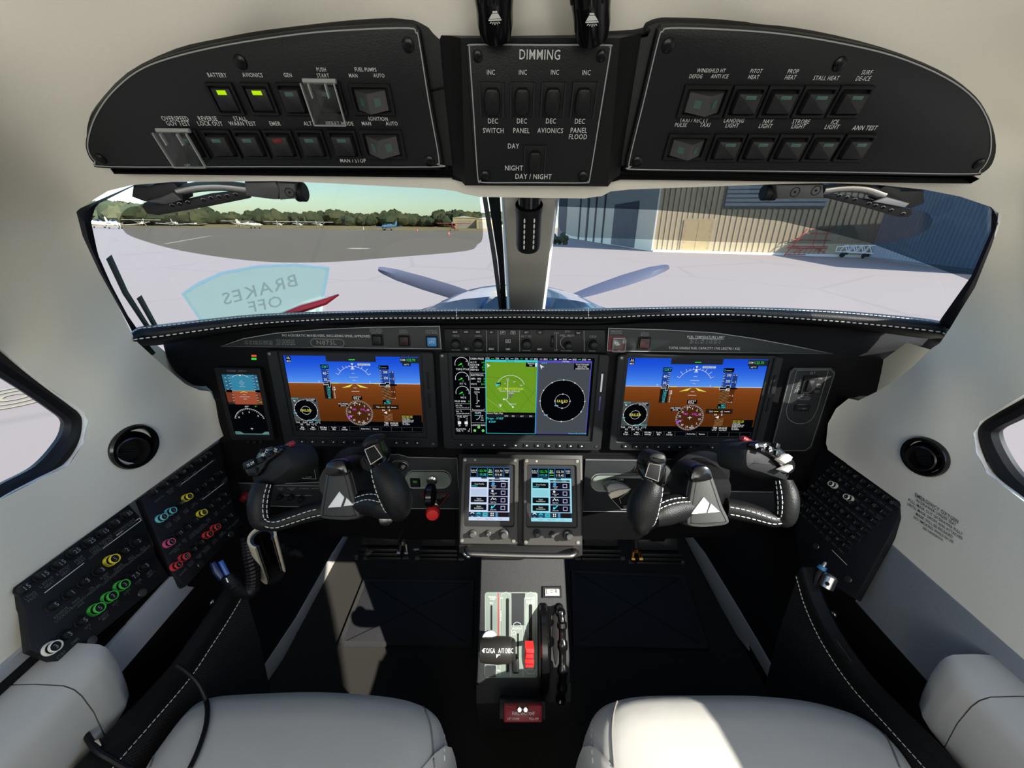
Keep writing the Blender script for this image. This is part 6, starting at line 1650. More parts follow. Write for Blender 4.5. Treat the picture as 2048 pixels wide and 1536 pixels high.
pl = PL(at(1240, 980, .70), (1, 0, 0), (0, .5, 1)); mb.prism(pl, uvs(pl, q), -.03, 0, mat('grey_lever', (120, 120, 116), .45, var=.05), .003); mb.build('lever_body', g)
mb = MB(); q = [(1217, 990), (1222, 984), (1240, 979), (1262, 977), (1254, 985), (1236, 994), (1222, 998)]; mb.prism(pl, uvs(pl, q, .002), -.004, .003, M_BEIGE, .0015); mb.build('lever_face', g)
# ---- touch control units
M_GTC = mat('touch_unit_grey', (50, 49, 47), .45, bump=.06, scale=900)
def touch_unit(label, outer, scr, knobs, bg):
    t = thing('touch_controller', label, 'touch controller', tuple(GTC.at(*GTC.px(*outer[2]))))
    uo = uvs(GTC, outer, .012); us = uvs(GTC, scr, .012)
    b0, b1 = (uo[0][0] + uo[3][0]) / 2, (uo[1][0] + uo[2][0]) / 2; c1, c0 = (uo[0][1] + uo[1][1]) / 2, (uo[2][1] + uo[3][1]) / 2
    u0, u1 = (us[0][0] + us[3][0]) / 2, (us[1][0] + us[2][0]) / 2; v1, v0 = (us[0][1] + us[1][1]) / 2, (us[2][1] + us[3][1]) / 2
    mb = MB(); g = .0075; H = .014
    inn = rrect(u0 - g, v0 - g * 1.1, u1 + g, v1 + g * .5, .003, 3)
    mb.ring(GTC, rrect(b0, c0, b1, c1, .004, 3), inn, 0, H, M_GTC, .0014, H - .004); mb.ring(GTC, inn, rrect(u0, v0, u1, v1, .0005, 3), H - .0045, H - .004, M_BLK, 0, H - .007); mb.build('bezel', t)
    S = Scr(GTC, u0, v0, u1, v1, H - .0066); W, K, C, Gn = E['w'], E['k'], E['c'], E['g']
    S.rect(0, 0, 1, 1, bg); S.rect(0, 0, 1, .205, emis('gtc_blue', (46, 84, 120)))
    for a0, a1, l, m_ in ((.02, .16, 'Audio &\nRadios', W), (.19, .42, '122.70\n119.30', Gn), (.45, .57, 'MIC\nMON', W), (.60, .83, '122.70\n119.45', W), (.86, .98, 'XPDR\n1200', W)):
        S.rect(a0, .025, a1, .19, K if m_ is not Gn else E['k'])
        if '.' in l: A, B = l.split('\n'); S.txt(A, (a0 + a1) / 2, .08, .045, m_, sx=.8); S.txt(B, (a0 + a1) / 2, .15, .045, C if m_ is Gn else W, sx=.8)
        else: S.txt(l, (a0 + a1) / 2, .085, .028, m_, sx=.8)
    S.poly([(.46, .06), (.50, .04), (.50, .10)], Gn)
    S.line([(.46, .15), (.56, .15)], .02, Gn)
    S.rect(.28, .205, .42, .225, E['dk']); S.rect(.62, .205, .74, .225, E['dk'])
    for b0_, b1_, l in ((.285, .39, 'Crew Profile'), (.565, .67, 'Reset\nInitialization'), (.705, .81, 'Event\nInitialization')):
        S.rect(.035, b0_, .43, b1_, emis('gtc_button', (14, 20, 22))); S.txt(l, .24, (b0_ + b1_) / 2 - (.01 if l[0] == 'C' else 0), .026, W, sx=.85)
    S.txt('DEFAULT', .12, .365, .022, C)
    S.rect(.035, .42, .43, .545, emis('gtc_pale' if bg.name.endswith('l') else 'gtc_pale2', (184, 200, 224) if bg.name.endswith('l') else (140, 205, 220)))
    S.rect(.47, .24, .96, .265, E['k']); S.txt('Task', .58, .252, .018, W); S.txt('Complete', .82, .252, .018, W)
    for i, l in enumerate(('Database\nStatus', 'Weight and\nFuel', 'Flight Plan', 'Safety Info')):
        b = .285 + .14 * i; S.rect(.465, b - .005, .965, b + .13, emis('gtc_frame', (120, 124, 150))); S.rect(.48, b, .95, b + .122, emis('gtc_button2', (16, 18, 34)))
        S.txt(l, .60, b + .085 + (0.01 if '\n' not in l else 0), .021, W, sx=.8); S.frame(.79, b + .03, .885, b + .092, .014, emis('gtc_tick', (190, 180, 215)))
        if i == 0: S.poly(S.circ(.585, b + .035, .04, 14), emis('gtc_icon', (60, 150, 210)))
        if i == 1: S.poly(S.circ(.57, b + .03, .028, 12), W); S.line([(.56, b + .05), (.6, b + .03)], .012, W)
        if i == 2: S.line([(.53, b + .06), (.58, b + .015), (.61, b + .05), (.65, b + .03), (.67, b + .06)], .016, W)
        if i == 3: S.line([(.55, b + .03), (.585, b + .055), (.65, b + .005)], .022, E['c']); S.poly(S.circ(.56, b + .06, .022, 8), E['c'])
    S.rect(0, .845, 1, .935, emis('gtc_bar', (40, 60, 84)))
    for i, (a0, c_) in enumerate(((.02, (18, 46, 70)), (.175, (20, 90, 120)), (.335, (60, 140, 160)), (.51, (14, 18, 26)), (.66, (80, 140, 190)), (.73, (30, 24, 30)))):
        S.rect(a0, .85, a0 + (.13 if i < 4 else (.05 if i == 4 else .25)), .93, emis('gtc_key_%s' % 'abcdef'[i], c_))
    S.line(S.circ(.085, .89, .045, 10, 20, 160), .02, W); S.txt('Back', .085, .92, .016, W); S.line(S.circ(.24, .895, .04, 10, 20, 160), .02, C); S.txt('Home', .24, .92, .016, W); S.frame(.36, .865, .45, .915, .012, C)
    for a, b in ((.55, .87), (.60, .87), (.55, .905), (.60, .905)): S.rect(a - .015, b - .012, a + .015, b + .012, W)
    S.txt('Range  1            Range  Select              Config', .5, .967, .018, emis('gtc_foot', (90, 110, 140)), sx=.9)
    S.mb.build('screen', t, recalc=False)
    mb = MB(); mb.text(GTC, 'TOUCH', (b0 + b1) / 2, c1 - .007, .0032, H + .0003, M_LEGD); mb.build('lettering', t) if False else None
    for x, y, r, L in knobs:
        u, v = GTC.px(x, y, H); s_ = GTC.scale(x, y); r *= s_; n2 = (GTC.n + Vector((0, -.25, -.45))).normalized()
        mb = MB(); mb.lathe(GTC.at(u, v, H), GTC.n, [(r * 1.35, 0), (r * 1.35, .003), (r * 1.2, .004), (r * 1.15, L * .45), (r * .8, L * .5), (r * .78, L * .95), (r * .6, L)], mat('dark_grey_knob', (58, 58, 57), .45, bump=.05, scale=800), 20); mb.build('knob', t)
    for u, v in ((b0 + .005, c1 - .004), (b1 - .006, c1 - .004), (b0 + .005, c0 + .006), (b1 - .007, c0 + .006)):
        mb = MB(); mb.lathe(GTC.at(u, v, H), GTC.n, [(.0032, 0), (.003, .0012), (.0012, .0014)], M_STEEL, 12); mb.build('screw', t)
    mb = MB(); mb.lathe(GTC.at(b0 + (b1 - b0) * .23, c1 - .0045, H), GTC.n, [(.0022, 0), (.0018, .0006)], mat('light_sensor', (120, 122, 118), .4, var=.05), 10); mb.build('light_sensor', t)
touch_unit('touch control unit with a pale lavender screen beside the gear lever', [(922, 915), (1037, 915), (1036, 1089), (921, 1088)], [(939, 933.5), (1019.5, 933.5), (1019, 1042), (938, 1042)], [(946, 1067, 6, .016), (977, 1066, 4.6, .016), (1008, 1067, 7.5, .024)], emis('gtc_background_pale_l', (204, 218, 242)))
touch_unit('touch control unit with a cyan tinted screen beside the FLAPS lever', [(1047, 917), (1162, 918), (1162, 1092), (1046, 1091)], [(1063, 935), (1144, 935), (1144, 1044), (1062, 1044)], [(1074, 1067, 6, .018), (1104, 1069, 4.6, .014), (1135, 1070, 7.5, .022)], emis('gtc_background_cyan', (152, 222, 236)))
t = thing('touch_unit_housing', 'dark housing around the two touch control units with a steel grab bar', 'housing', tuple(GTC.at(*GTC.px(1040, 1100))))
mb = MB(); mb.prism(GTC, uvs(GTC, [(916, 908), (1166, 910), (1166, 1112), (1150, 1117), (935, 1114), (917, 1106)]), -.10, -.0005, M_BLK, .003); mb.build('housing', t)
mb = MB(); P = [GTC.at(*GTC.px(x, y, h), h) for x, y, h in ((934, 1097, 0), (934, 1100, .016), (938, 1106, .025), (955, 1108, .027), (1040, 1111, .027), (1130, 1112, .027), (1146, 1110, .025), (1152, 1104, .016), (1152, 1101, 0))]
mb.tube([tuple(p) for p in spline(P, 4)], .0048, M_STEEL, 12); mb.build('grab_bar', t)
for x, y in ((931, 1108), (937, 1112), (1150, 1099)):
    mb = MB(); mb.lathe(GTC.at(*GTC.px(x, y, .0), 0), GTC.n, [(.0035, -.001), (.0035, .002), (.0015, .003)], M_CHROME, 10); mb.build('bolt', t)
# ---- control yokes
def ptube(mb, pts, m, seg=16, n=5, flat=None, up=None):
    q = spline([(x, y, z, r) for x, y, z, r in pts], n)
    P = [at(x, y, z) for x, y, z, r in q]; rs = [r * z / FPX for x, y, z, r in q]
    return mb.tube(P, rs, m, seg, flat=flat, up=up)
def on_tube(pts, ang, k=1.0, n=8):
    """line on the skin of a pixel tube; ang measured from the side facing the camera"""
    q = spline([(x, y, z, r) for x, y, z, r in pts], n); out = []
    P = [at(x, y, z) for x, y, z, r in q]
    for i, p in enumerate(P):
        t_ = (P[min(i + 1, len(P) - 1)] - P[max(i - 1, 0)]).normalized(); c = (CAM - p); c = (c - t_ * c.dot(t_)).normalized(); e = t_.cross(c)
        out.append(p + (c * math.cos(ang) + e * math.sin(ang)) * (q[i][3] * q[i][2] / FPX * k))
    return out
M_YRUB = mat('yoke_rubber', (26, 27, 28), .6, bump=.12, scale=900)
M_PAD = mat('grey_hub_pad', (58, 59, 58), .55, bump=.15, scale=900, var=.04)
def yoke(label, D, hub, pad, cap, tri, bar_o, bar_i, grip_o, grip_i, horn, seams, plate, column):
    t = thing('control_yoke', label, 'control yoke', tuple(at(*hub, D + .04)))
    Y = PL(at(*hub, D), (1, 0, 0), (0, .42, 1))
    mb = MB(); mb.tube([tuple(at(column[0], column[1], .70)), tuple(at(hub[0], hub[1] - 25, D + .03))], [.036, .030], M_RUBBER, 20); mb.lathe(at(column[0], column[1], .70), PANEL.n, [(.055, -.01), (.055, .006), (.045, .012)], M_BLK, 28); mb.build('column', t)
    mb = MB(); ptube(mb, bar_o, M_LEATHB); mb.build('arm', t)
    mb = MB(); ptube(mb, bar_i, M_LEATHB); mb.build('arm', t)
    mb = MB(); ptube(mb, grip_o, M_LEATHB); mb.build('grip', t)
    mb = MB(); ptube(mb, grip_i, M_LEATHB); mb.build('grip', t)
    mb = MB(); q = uvs(Y, spline(pad, 4, True), .012); mb.prism(Y, q, -.035, .010, M_BLK, .006); mb.build('hub', t)
    mb = MB(); q2 = inset(q, .0035); mb.prism(Y, q2, .008, .016, M_PAD, .003); mb.build('hub_pad', t)
    mb = MB(); q3 = inset(q, .0085); mb.strip(Y, q3, .0008, .0163, M_DARK, True); mb.build('pad_groove', t)
    mb = MB(); mb.prism(Y, uvs(Y, spline(cap, 3, True), .018), .006, .021, M_GLOSSB, .004); mb.build('top_cap', t)
    mb = MB()
    for tr_ in tri: mb.prism(Y, uvs(Y, tr_, .018), .0155, .0175, M_WHITE, .0003)
    o = mb.build('emblem', t); o['label'] = 'two white triangles'
    # outer horn with switches
    H = PL(at(*horn['c'], D - .01), horn['ex'], horn['ey'])
    mb = MB(); mb.prism(H, uvs(H, spline(horn['body'], 4, True), .0), -.045, 0, M_YRUB, .012); mb.build('horn', t)
    mb = MB(); mb.prism(H, uvs(H, spline(horn['face'], 3, True), .004), -.006, .006, M_GLOSSB, .003); f = mb.build('switch_face', t)
    for x, y, a, b, h in horn['sw']:
        u, v = H.px(x, y, .008); s_ = H.scale(x, y); mb = MB(); mb.box(H, u - a * s_, v - b * s_, u + a * s_, v + b * s_, .004, .006 + h, M_BLK, .0012, .001); mb.build('switch', f)
    mb = MB()
    for n, x, y, hp, rot in horn['txt']: u, v = H.px(x, y, .0125); mb.text(H, n, u, v, hp * H.scale(x, y), .0125 if n != '=' else .0068, M_LEGEND, rot=rot)
    mb.build('lettering', f)
    if 'pale' in horn:
        for q in horn['pale']:
            mb = MB(); mb.prism(H, uvs(H, q, .012), .005, .013, mat('pale_switch', (190, 188, 180), .35, var=.06, scale=300), .002); o = mb.build('trim_switch', f); o['label'] = 'pale trim switch'
    x, y = horn['red']; knob(t, H, x, y, 6, -.02, .016, M_DKRED, 'red_button', axis=(at(x, y, D - .02) - at(*horn['c'], D + .0)).normalized(), lab='dark red button')
    # inner grip head with its small screen
    K = PL(at(*plate['c'], D - .015), plate['ex'], plate['ey'])
    mb = MB(); mb.prism(K, uvs(K, spline(plate['body'], 4, True)), -.04, 0, M_GLOSSB, .008); mb.build('grip_head', t)
    mb = MB(); q = uvs(K, plate['scr'], .003); mb.prism(K, q, -.002, .002, M_DARK, .0006); mb.strip(K, q, .0009, .0022, M_STEEL, True); mb.build('head_screen', t)
    mb = MB(); mb.prism(K, uvs(K, spline(plate['cap'], 3, True), .01), -.03, .012, M_BLK, .006); mb.build('head_button', t)
    mb = MB(); mb.prism(K, uvs(K, spline(plate['fin'], 3, True), -.02), -.045, -.022, M_YRUB, .006); mb.build('thumb_rest', t)
    mb = MB(); u, v = K.px(*plate['screw'], .002); mb.lathe(K.at(u, v, .001), K.n, [(.0028, 0), (.0024, .0014)], M_STEEL, 12); mb.build('screw', t)
    for pts, a0 in seams: stitches(on_tube(pts, a0, 1.012), .0007, .0062, .0046).build('stitching', t)
    return t
GO = [(527, 968, .50, 18), (520, 990, .495, 20), (517, 1016, .492, 20), (521, 1040, .492, 18), (536, 1048, .494, 14)]
BO = [(528, 1044, .494, 14), (552, 1046, .496, 16), (585, 1036, .50, 17), (615, 1026, .505, 18), (648, 1018, .51, 19)]
BI = [(712, 1008, .51, 22), (740, 1004, .505, 25), (768, 1010, .498, 27), (792, 1018, .492, 20)]
GI = [(757, 930, .478, 17), (768, 948, .478, 25), (783, 975, .48, 31), (795, 1003, .484, 30), (797, 1022, .488, 22), (788, 1034, .492, 10)]
tri1 = [[(678, 983.5), (688, 995), (681, 1014), (655, 1016)], [(692.5, 996), (706.6, 1010.5), (686.4, 1013)]]
yoke('black leather control yoke in front of the pilot seat', .51, (684, 988), [(651, 932), (664, 925), (684, 923), (698, 931), (708, 958), (718, 999), (727, 1030), (719, 1040), (698, 1044), (672, 1044), (644, 1040), (636, 1027), (641, 990), (646, 958)],
     [(652, 930), (660, 922), (680, 920), (692, 927), (697, 944), (690, 951), (666, 953), (652, 948)], tri1, BO, BI, GO, GI,
     dict(c=(536, 930), ex=(.80, -.1, .42), ey=(-.35, .55, .80), body=[(505, 976), (494, 952), (492, 928), (507, 908), (524, 896), (552, 892), (572, 903), (580, 928), (574, 946), (552, 962), (534, 972)],
          face=[(496, 950), (490, 936), (492, 926), (508, 920), (516, 906), (530, 896), (549, 893), (557, 900), (552, 912), (534, 926), (522, 946), (508, 954)],
          sw=[(501, 928, 10, 5, .006), (538, 908, 5, 4, .004), (526, 902, 3, 3, .005), (549, 899, 4, 3, .003), (505, 944, 8, 4, .003), (521, 920, 5, 4, .004)], txt=[('TR DN', 501, 928, 4, .1), ('BL', 526, 908, 5, .9), ('TE', 533, 902, 5, .9), ('SE', 551, 900, 5, .9)], red=(574, 896)),
     [(BO, .55), (BO, -.15), (GO, -.75), (GO, -.35), (BI, -.55), (BI, -.1), (GI, 1.2)],
     dict(c=(745, 912), ex=(.92, 0, -.25), ey=(.22, .45, .85), body=[(724, 897), (731, 877), (743, 871), (757, 874), (764, 892), (770, 914), (763, 932), (748, 938), (735, 928)], scr=[(729, 900), (748, 891), (764, 914), (741, 929)], cap=[(721, 892), (730, 878), (745, 871), (757, 875), (757, 886), (741, 892), (727, 898)], fin=[(716, 922), (730, 912), (745, 935), (738, 946), (722, 940)], screw=(760, 931)),
     (724, 944))
GO2 = [(1566, 962, .50, 17), (1572, 985, .495, 21), (1574, 1010, .492, 21), (1570, 1036, .492, 18), (1556, 1042, .494, 12)]
BO2 = [(1566, 1038, .494, 13), (1545, 1039, .496, 15), (1515, 1030, .50, 18), (1485, 1022, .505, 20), (1452, 1016, .51, 20)]
BI2 = [(1378, 1012, .51, 24), (1352, 1016, .505, 27), (1326, 1024, .498, 27), (1304, 1034, .492, 20)]
GI2 = [(1308, 966, .478, 19), (1299, 985, .478, 26), (1288, 1010, .482, 31), (1282, 1036, .486, 28), (1284, 1054, .49, 18), (1292, 1062, .492, 8)]
tri2 = [[(1408, 994.5), (1419, 1007), (1413, 1026), (1382, 1029)], [(1423, 1008), (1440, 1024), (1416, 1026)]]
yoke('black leather control yoke partly in sunlight in front of the copilot seat', .51, (1414, 998), [(1382, 944), (1394, 934), (1412, 931), (1424, 940), (1436, 972), (1448, 1008), (1462, 1040), (1452, 1053), (1428, 1057), (1400, 1059), (1374, 1055), (1366, 1044), (1370, 1000), (1376, 964)],
     [(1380, 950), (1386, 938), (1398, 931), (1412, 931), (1421, 939), (1425, 956), (1414, 962), (1394, 965), (1381, 962)], tri2, BO2, BI2, GO2, GI2,
     dict(c=(1540, 920), ex=(.80, .1, -.42), ey=(.35, .55, .80), body=[(1582, 966), (1588, 940), (1584, 920), (1560, 896), (1530, 884), (1510, 884), (1496, 898), (1493, 922), (1500, 942), (1530, 952), (1560, 962)],
          face=[(1588, 940), (1588, 922), (1574, 908), (1556, 892), (1532, 883), (1512, 885), (1508, 896), (1524, 904), (1545, 916), (1560, 934), (1576, 948)],
          sw=[(1551, 892, 4, 4, .006), (1540, 898, 5, 4, .004), (1524, 900, 4, 3, .004), (1556, 908, 5, 4, .003)], txt=[('BL', 1531, 892, 5, -.9), ('TE', 1541, 899, 5, -.9), ('SE', 1514, 892, 5, -.9)], red=(1497, 886),
          pale=[[(1559, 920), (1566, 912), (1578, 908), (1586, 914), (1582, 922), (1570, 928)], [(1562, 940), (1574, 934), (1585, 930), (1586, 938), (1576, 946)]]),
     [(BO2, -.55), (BO2, .15), (GO2, .75), (GO2, .35), (BI2, .65), (BI2, .3), (GI2, -1.2)],
     dict(c=(1313, 935), ex=(.97, 0, .12), ey=(-.1, .45, .88), body=[(1292, 922), (1300, 908), (1316, 903), (1332, 910), (1336, 930), (1330, 955), (1318, 970), (1300, 966), (1290, 945)], scr=[(1299, 927), (1322, 931), (1317, 963), (1291, 953)], cap=[(1296, 918), (1300, 908), (1316, 904), (1332, 910), (1333, 926), (1312, 928)], fin=[(1326, 930), (1344, 938), (1349, 956), (1340, 968), (1322, 976)], screw=(1302, 965)),
     (1395, 952))
# ---- rudder pedals
def pedal(label, x0, x1, y0, y1, z):
    t = thing('rudder_pedal', label, 'pedal', tuple(at((x0 + x1) / 2, y1, z)))
    pl = PL(at((x0 + x1) / 2, y1, z), (1, 0, 0), (0, .45, 1))
    u0, v0 = pl.px(x0, y1); u1, v1 = pl.px(x1, y0); w = u1 - u0; h = v1 - v0
    mb = MB(); mb.prism(pl, [(u0, v0), (u1, v0), (u1, v0 + h * .55), (u1 - w * .08, v1), (u1 - w * .22, v1), (u1 - w * .34, v0 + h * .5), (u0 + w * .34, v0 + h * .5), (u0 + w * .2, v1), (u0 + w * .06, v1), (u0, v0 + h * .55)], -.012, 0, M_PANEL, .002); mb.build('pad', t)
    mb = MB()
    for k in range(3): mb.box(pl, u0 - .006, v0 - .012 - k * .011, u1 + .006, v0 - .004 - k * .011, -.012, .012 - k * .003, M_BLK, .002)
    mb.build('heel_bar', t)
    mb = MB(); mb.tube([tuple(pl.at(u0 + w * .5, v1 + .02, -.02)), tuple(pl.at(u0 + w * .5, v0 - .03, -.02))], .012, M_DARK, 10); mb.tube([tuple(pl.at(u0 - .02, v0 - .035, -.015)), tuple(pl.at(u1 + .02, v0 - .035, -.015))], .006, M_STEEL, 8); mb.build('pedal_arm', t)
    return t
pedal('outer black rudder pedal on the pilot side below the chrome knob', 723, 800, 1048, 1090, .93)
pedal('inner black rudder pedal on the pilot side beside the touch unit housing', 845, 912, 1050, 1092, .93)
pedal('inner black rudder pedal on the copilot side beside the touch unit housing', 1168, 1236, 1048, 1092, .93)
pedal('outer black rudder pedal on the copilot side beside the brass fork rod', 1276, 1356, 1066, 1100, .93)
def rod(label, x0, y0, x1, y1, z, m):
    t = thing('control_rod', label, 'rod', tuple(at(x1, y1, z)))
    a, b = at(x0, y0, z), at(x1, y1, z); L = (b - a).length; ax = (b - a).normalized()
    mb = MB(); prof = []
    for k in range(24): prof += [(.0035, L * .62 * k / 24), (.0046, L * .62 * (k + .5) / 24)]
    mb.lathe(a, ax, prof, M_STEEL, 10); mb.build('threaded_shaft', t)
    mb = MB(); e = Vector((1, 0, 0)); p = a + ax * L * .62
    mb.tube([p, p + ax * L * .12], .007, m, 10)
    for sg in (-1, 1): mb.tube([p + ax * L * .1 + e * .006 * sg, b + e * .009 * sg], .0042, m, 8); mb.lathe(b + e * .009 * sg - Vector((.004, 0, 0)), (1, 0, 0), [(.0065, 0), (.0065, .008)], m, 10)
    mb.build('fork', t)
rod('steel threaded rod with a fork end between the pilot rudder pedals', 808, 1040, 806, 1106, .90, M_STEEL)
rod('threaded rod ending in a brass fork between the copilot rudder pedals', 1272, 1064, 1273, 1118, .90, mat('brass', (180, 130, 60), .3, metal=1., var=.05))
# ------------------------------------------------------------------ pedestal
M_PEDB = mat('textured_black_pedestal', (44, 45, 46), .5, bump=.5, scale=1000, var=.1)
t = thing('pedestal', 'black textured centre pedestal between the seats with the throttle quadrant plate', 'pedestal', tuple(PED.at(*PED.px(1046, 1376))))
top = uvs(PED, [(961, 1112), (1129, 1112), (1135, 1224), (1141, 1337), (1143, 1362), (1140, 1374), (1060, 1377), (958, 1376), (952, 1366), (957, 1248)])
mb = MB(); mb.prism(PED, top, -.05, 0, M_PEDB, .006)
fl = [PED.at(*q) for q in uvs(PED, [(953, 1370), (1142, 1366)])]
lo = [Vector((p.x * 1.0, p.y + .03, .02)) for p in fl]
mid = [Vector((p.x, p.y - .012, p.z - .03)) for p in fl]
bk = [Vector((p.x, .95, .02)) for p in fl]; bt = [PED.at(*q, -.04) for q in uvs(PED, [(961, 1114), (1129, 1114)])]
mb.add([fl[0], fl[1], mid[0], mid[1], lo[0], lo[1], bk[0], bk[1], bt[0], bt[1]], [[0, 1, 3, 2], [2, 3, 5, 4], [0, 2, 4, 6, 8], [1, 9, 7, 5, 3], [6, 7, 9, 8]], M_PEDB)
mb.build('body', t)
H = .0012
mb = MB(); mb.prism(PED, uvs(PED, rrect(969, 1184, 1075, 1355, 6)), 0, H, M_PGREEN, .0004); mb.prism(PED, uvs(PED, [(1023, 1186), (1050, 1186), (1050, 1250), (1023, 1250)]), H, H + .0002, M_PANEL2); mb.prism(PED, uvs(PED, rrect(970, 1330, 993, 1354, 4)), H, H + .0002, M_PANEL2); mb.build('quadrant_plate', t)
mb = MB(); hh = H + .0006
def pl_(pts, w=1.1, m=None, c=False): pline(mb, pts, w, hh, m, c, PED)
pl_([(1000, 1352), (1000, 1198), (1003, 1188), (1012, 1184), (1019, 1188), (1022, 1198), (1022, 1352)]); pl_([(1048, 1340), (1049, 1198), (1053, 1188), (1061, 1184), (1070, 1188), (1073, 1198), (1074, 1336), (1068, 1347), (1056, 1347), (1048, 1338)])
pl_([(1021, 1352), (1023, 1262), (1028, 1247), (1034, 1244), (1041, 1247), (1045, 1262), (1046, 1352)]); pl_([(997, 1186), (997, 1276)], 1.6, M_RED); pl_([(992, 1352), (993, 1330)]); pl_([(1004, 1196), (1004, 1270)], .7); pl_([(970, 1190), (970, 1270)], .8)
mb.build('plate_line', t)
mb = MB()
for n, x, y, s_, rt in (('MANUAL\nOVRD', 985, 1196, 3.4, 0), ('MAX', 983, 1206, 3, 0), ('MAX', 1003, 1196, 2.8, 0), ('P\nO\nW\nE\nR', 1002, 1232, 3.4, 0), ('CONDITION', 1060, 1196, 3.2, 0), ('HIGH IDLE\nLOW IDLE', 1060, 1204, 2.8, 0), ('FRICTION', 1034, 1257, 3.4, 0), ('REV', 997, 1341, 3.4, 0), ('FUEL\nCUT OFF', 1060, 1337, 3.2, 0), ('IDLE', 1052, 1260, 3, R(90))): T(mb, PED, n, x, y, s_, M_LEGEND, h=hh, rot=rt)
mb.strip(PED, ell(*PED.px(1028, 1266, hh), .0028, None, 14), .0006, hh, M_LEGEND, True); mb.build('lettering', t)
mb = MB()
for x, y0, y1, w in ((983, 1210, 1268, 3.5), (1015, 1196, 1344, 6), (1036, 1266, 1347, 3.5), (1061, 1208, 1285, 6.5)): mb.prism(PED, uvs(PED, rrect(x - w / 2, y0, x + w / 2, y1, w / 2)), H, H + .0004, M_DARK)
mb.build('slot', t)
# throttle
g = thing('throttle_lever', 'black barrel shaped throttle handle marked TO/GA and A/T DISC', 'lever', tuple(PED.at(*PED.px(1015, 1300))))
base = PED.at(*PED.px(1016, 1300, 0), -.005); a = at(961, 1300, .615); b = at(1031, 1300, .615); c = (a + b) / 2; L = (b - a).length; ax = (b - a).normalized()
mb = MB(); mb.tube([base, c], [.006, .005], M_STEEL, 10); mb.build('shaft', g)
r = 24 / FPX * .615
mb = MB(); mb.lathe(a, ax, [(r * .6, -.001), (r * .84, 0), (r * .86, .003), (r * .95, L * .15), (r, L * .5), (r * .95, L * .84), (r * .84, L - .006), (r * .84, L - .003), (r * .7, L)], mat('throttle_black', (34, 33, 31), .4, bump=.1, scale=1200), 32); mb.build('handle', g)
n_ = (CAM - c).normalized(); n_ = (n_ - ax * n_.dot(ax)).normalized(); mb = MB()
TP = PL(c, ax, ax.cross(n_) * -1 if ax.cross(n_).z < 0 else ax.cross(n_))
for n, x, y, hp in (('TO/GA', 980, 1301, 8), ('A/T DISC', 1012, 1301, 8)):
    s_ = .615 / FPX; tmp = MB(); tmp.text(LOCAL, n, (x - 996) * s_, (1300 - y) * s_, hp * s_, 0, M_LEGEND, sx=.58)
    V = []
    for p in tmp.v:
        rr = r * (1 - .10 * (p.x / (L / 2)) ** 2) + .0006; th = p.y / rr; up = ax.cross(n_)
        if up.dot(_UU) < 0: up = -up
        V.append(c + ax * p.x + (n_ * math.cos(th) + up * math.sin(th)) * rr)
    mb.add(V, tmp.f, M_LEGEND, False)
up = ax.cross(n_); up = up if up.dot(_UU) > 0 else -up
mb.add([c + ax * ((x - 996) * s_) + up * ((1300 - y) * s_) + n_ * (r * (.90 if x < 970 else .99) + .0005) for x, y in ((965, 1301), (969, 1297), (969, 1305), (993, 1307), (995, 1307), (1001, 1307), (995, 1312), (1001, 1308.5), (998, 1308.5), (994, 1313))], [[0, 1, 2], [3, 5, 7, 8], [8, 6, 9, 3]], M_LEGEND, False)
mb.build('lettering', g)
g = thing('manual_override_lever', 'small silver lever end beside the throttle handle', 'lever', tuple(PED.at(*PED.px(980, 1275))))
mb = MB(); mb.tube([tuple(PED.at(*PED.px(983, 1268, 0), 0)), tuple(at(979, 1276, .62))], .004, M_STEEL, 10); mb.lathe(at(979, 1279, .625), (CAM - at(979, 1279, .625)) + Vector((0, 0, -.1)), [(.010, -.004), (.013, 0), (.012, .004), (.006, .008)], M_WHITE, 16); mb.build('knob', g)
g = thing('condition_lever', 'red condition lever handle standing on the quadrant plate', 'lever', tuple(PED.at(*PED.px(1060, 1300))))
mb = MB(); mb.tube([tuple(PED.at(*PED.px(1061, 1284, 0), -.004)), tuple(at(1059, 1300, .64))], .004, M_STEEL, 8); mb.build('shaft', g)
CP = PL(at(1059, 1312, .63), (1, 0, 0), _UU); s_ = .63 / FPX
mb = MB(); mb.prism(CP, [(-9 * s_, -19 * s_), (8 * s_, -19 * s_), (9 * s_, -8 * s_), (7 * s_, 2 * s_), (9 * s_, 12 * s_), (8 * s_, 19 * s_), (-9 * s_, 19 * s_), (-8 * s_, 8 * s_), (-10 * s_, -4 * s_)], -.014, .006, M_RED, .002)
for k in (-.55, 0, .55): mb.box(CP, -8 * s_, (k * 19 - .7) * s_, 8 * s_, (k * 19 + .7) * s_, .006, .0075, M_DKRED)
mb.build('handle', g)
g = thing('friction_lever', 'small black friction lever between the throttle and the red handle', 'lever', tuple(PED.at(*PED.px(1033, 1330))))
mb = MB(); mb.prism(PED, uvs(PED, spline([(1025, 1346), (1024, 1330), (1027, 1316), (1034, 1313), (1038, 1322), (1038, 1344), (1032, 1348)], 3, True), .012), .001, .014, M_BLK, .003); mb.build('handle', g)
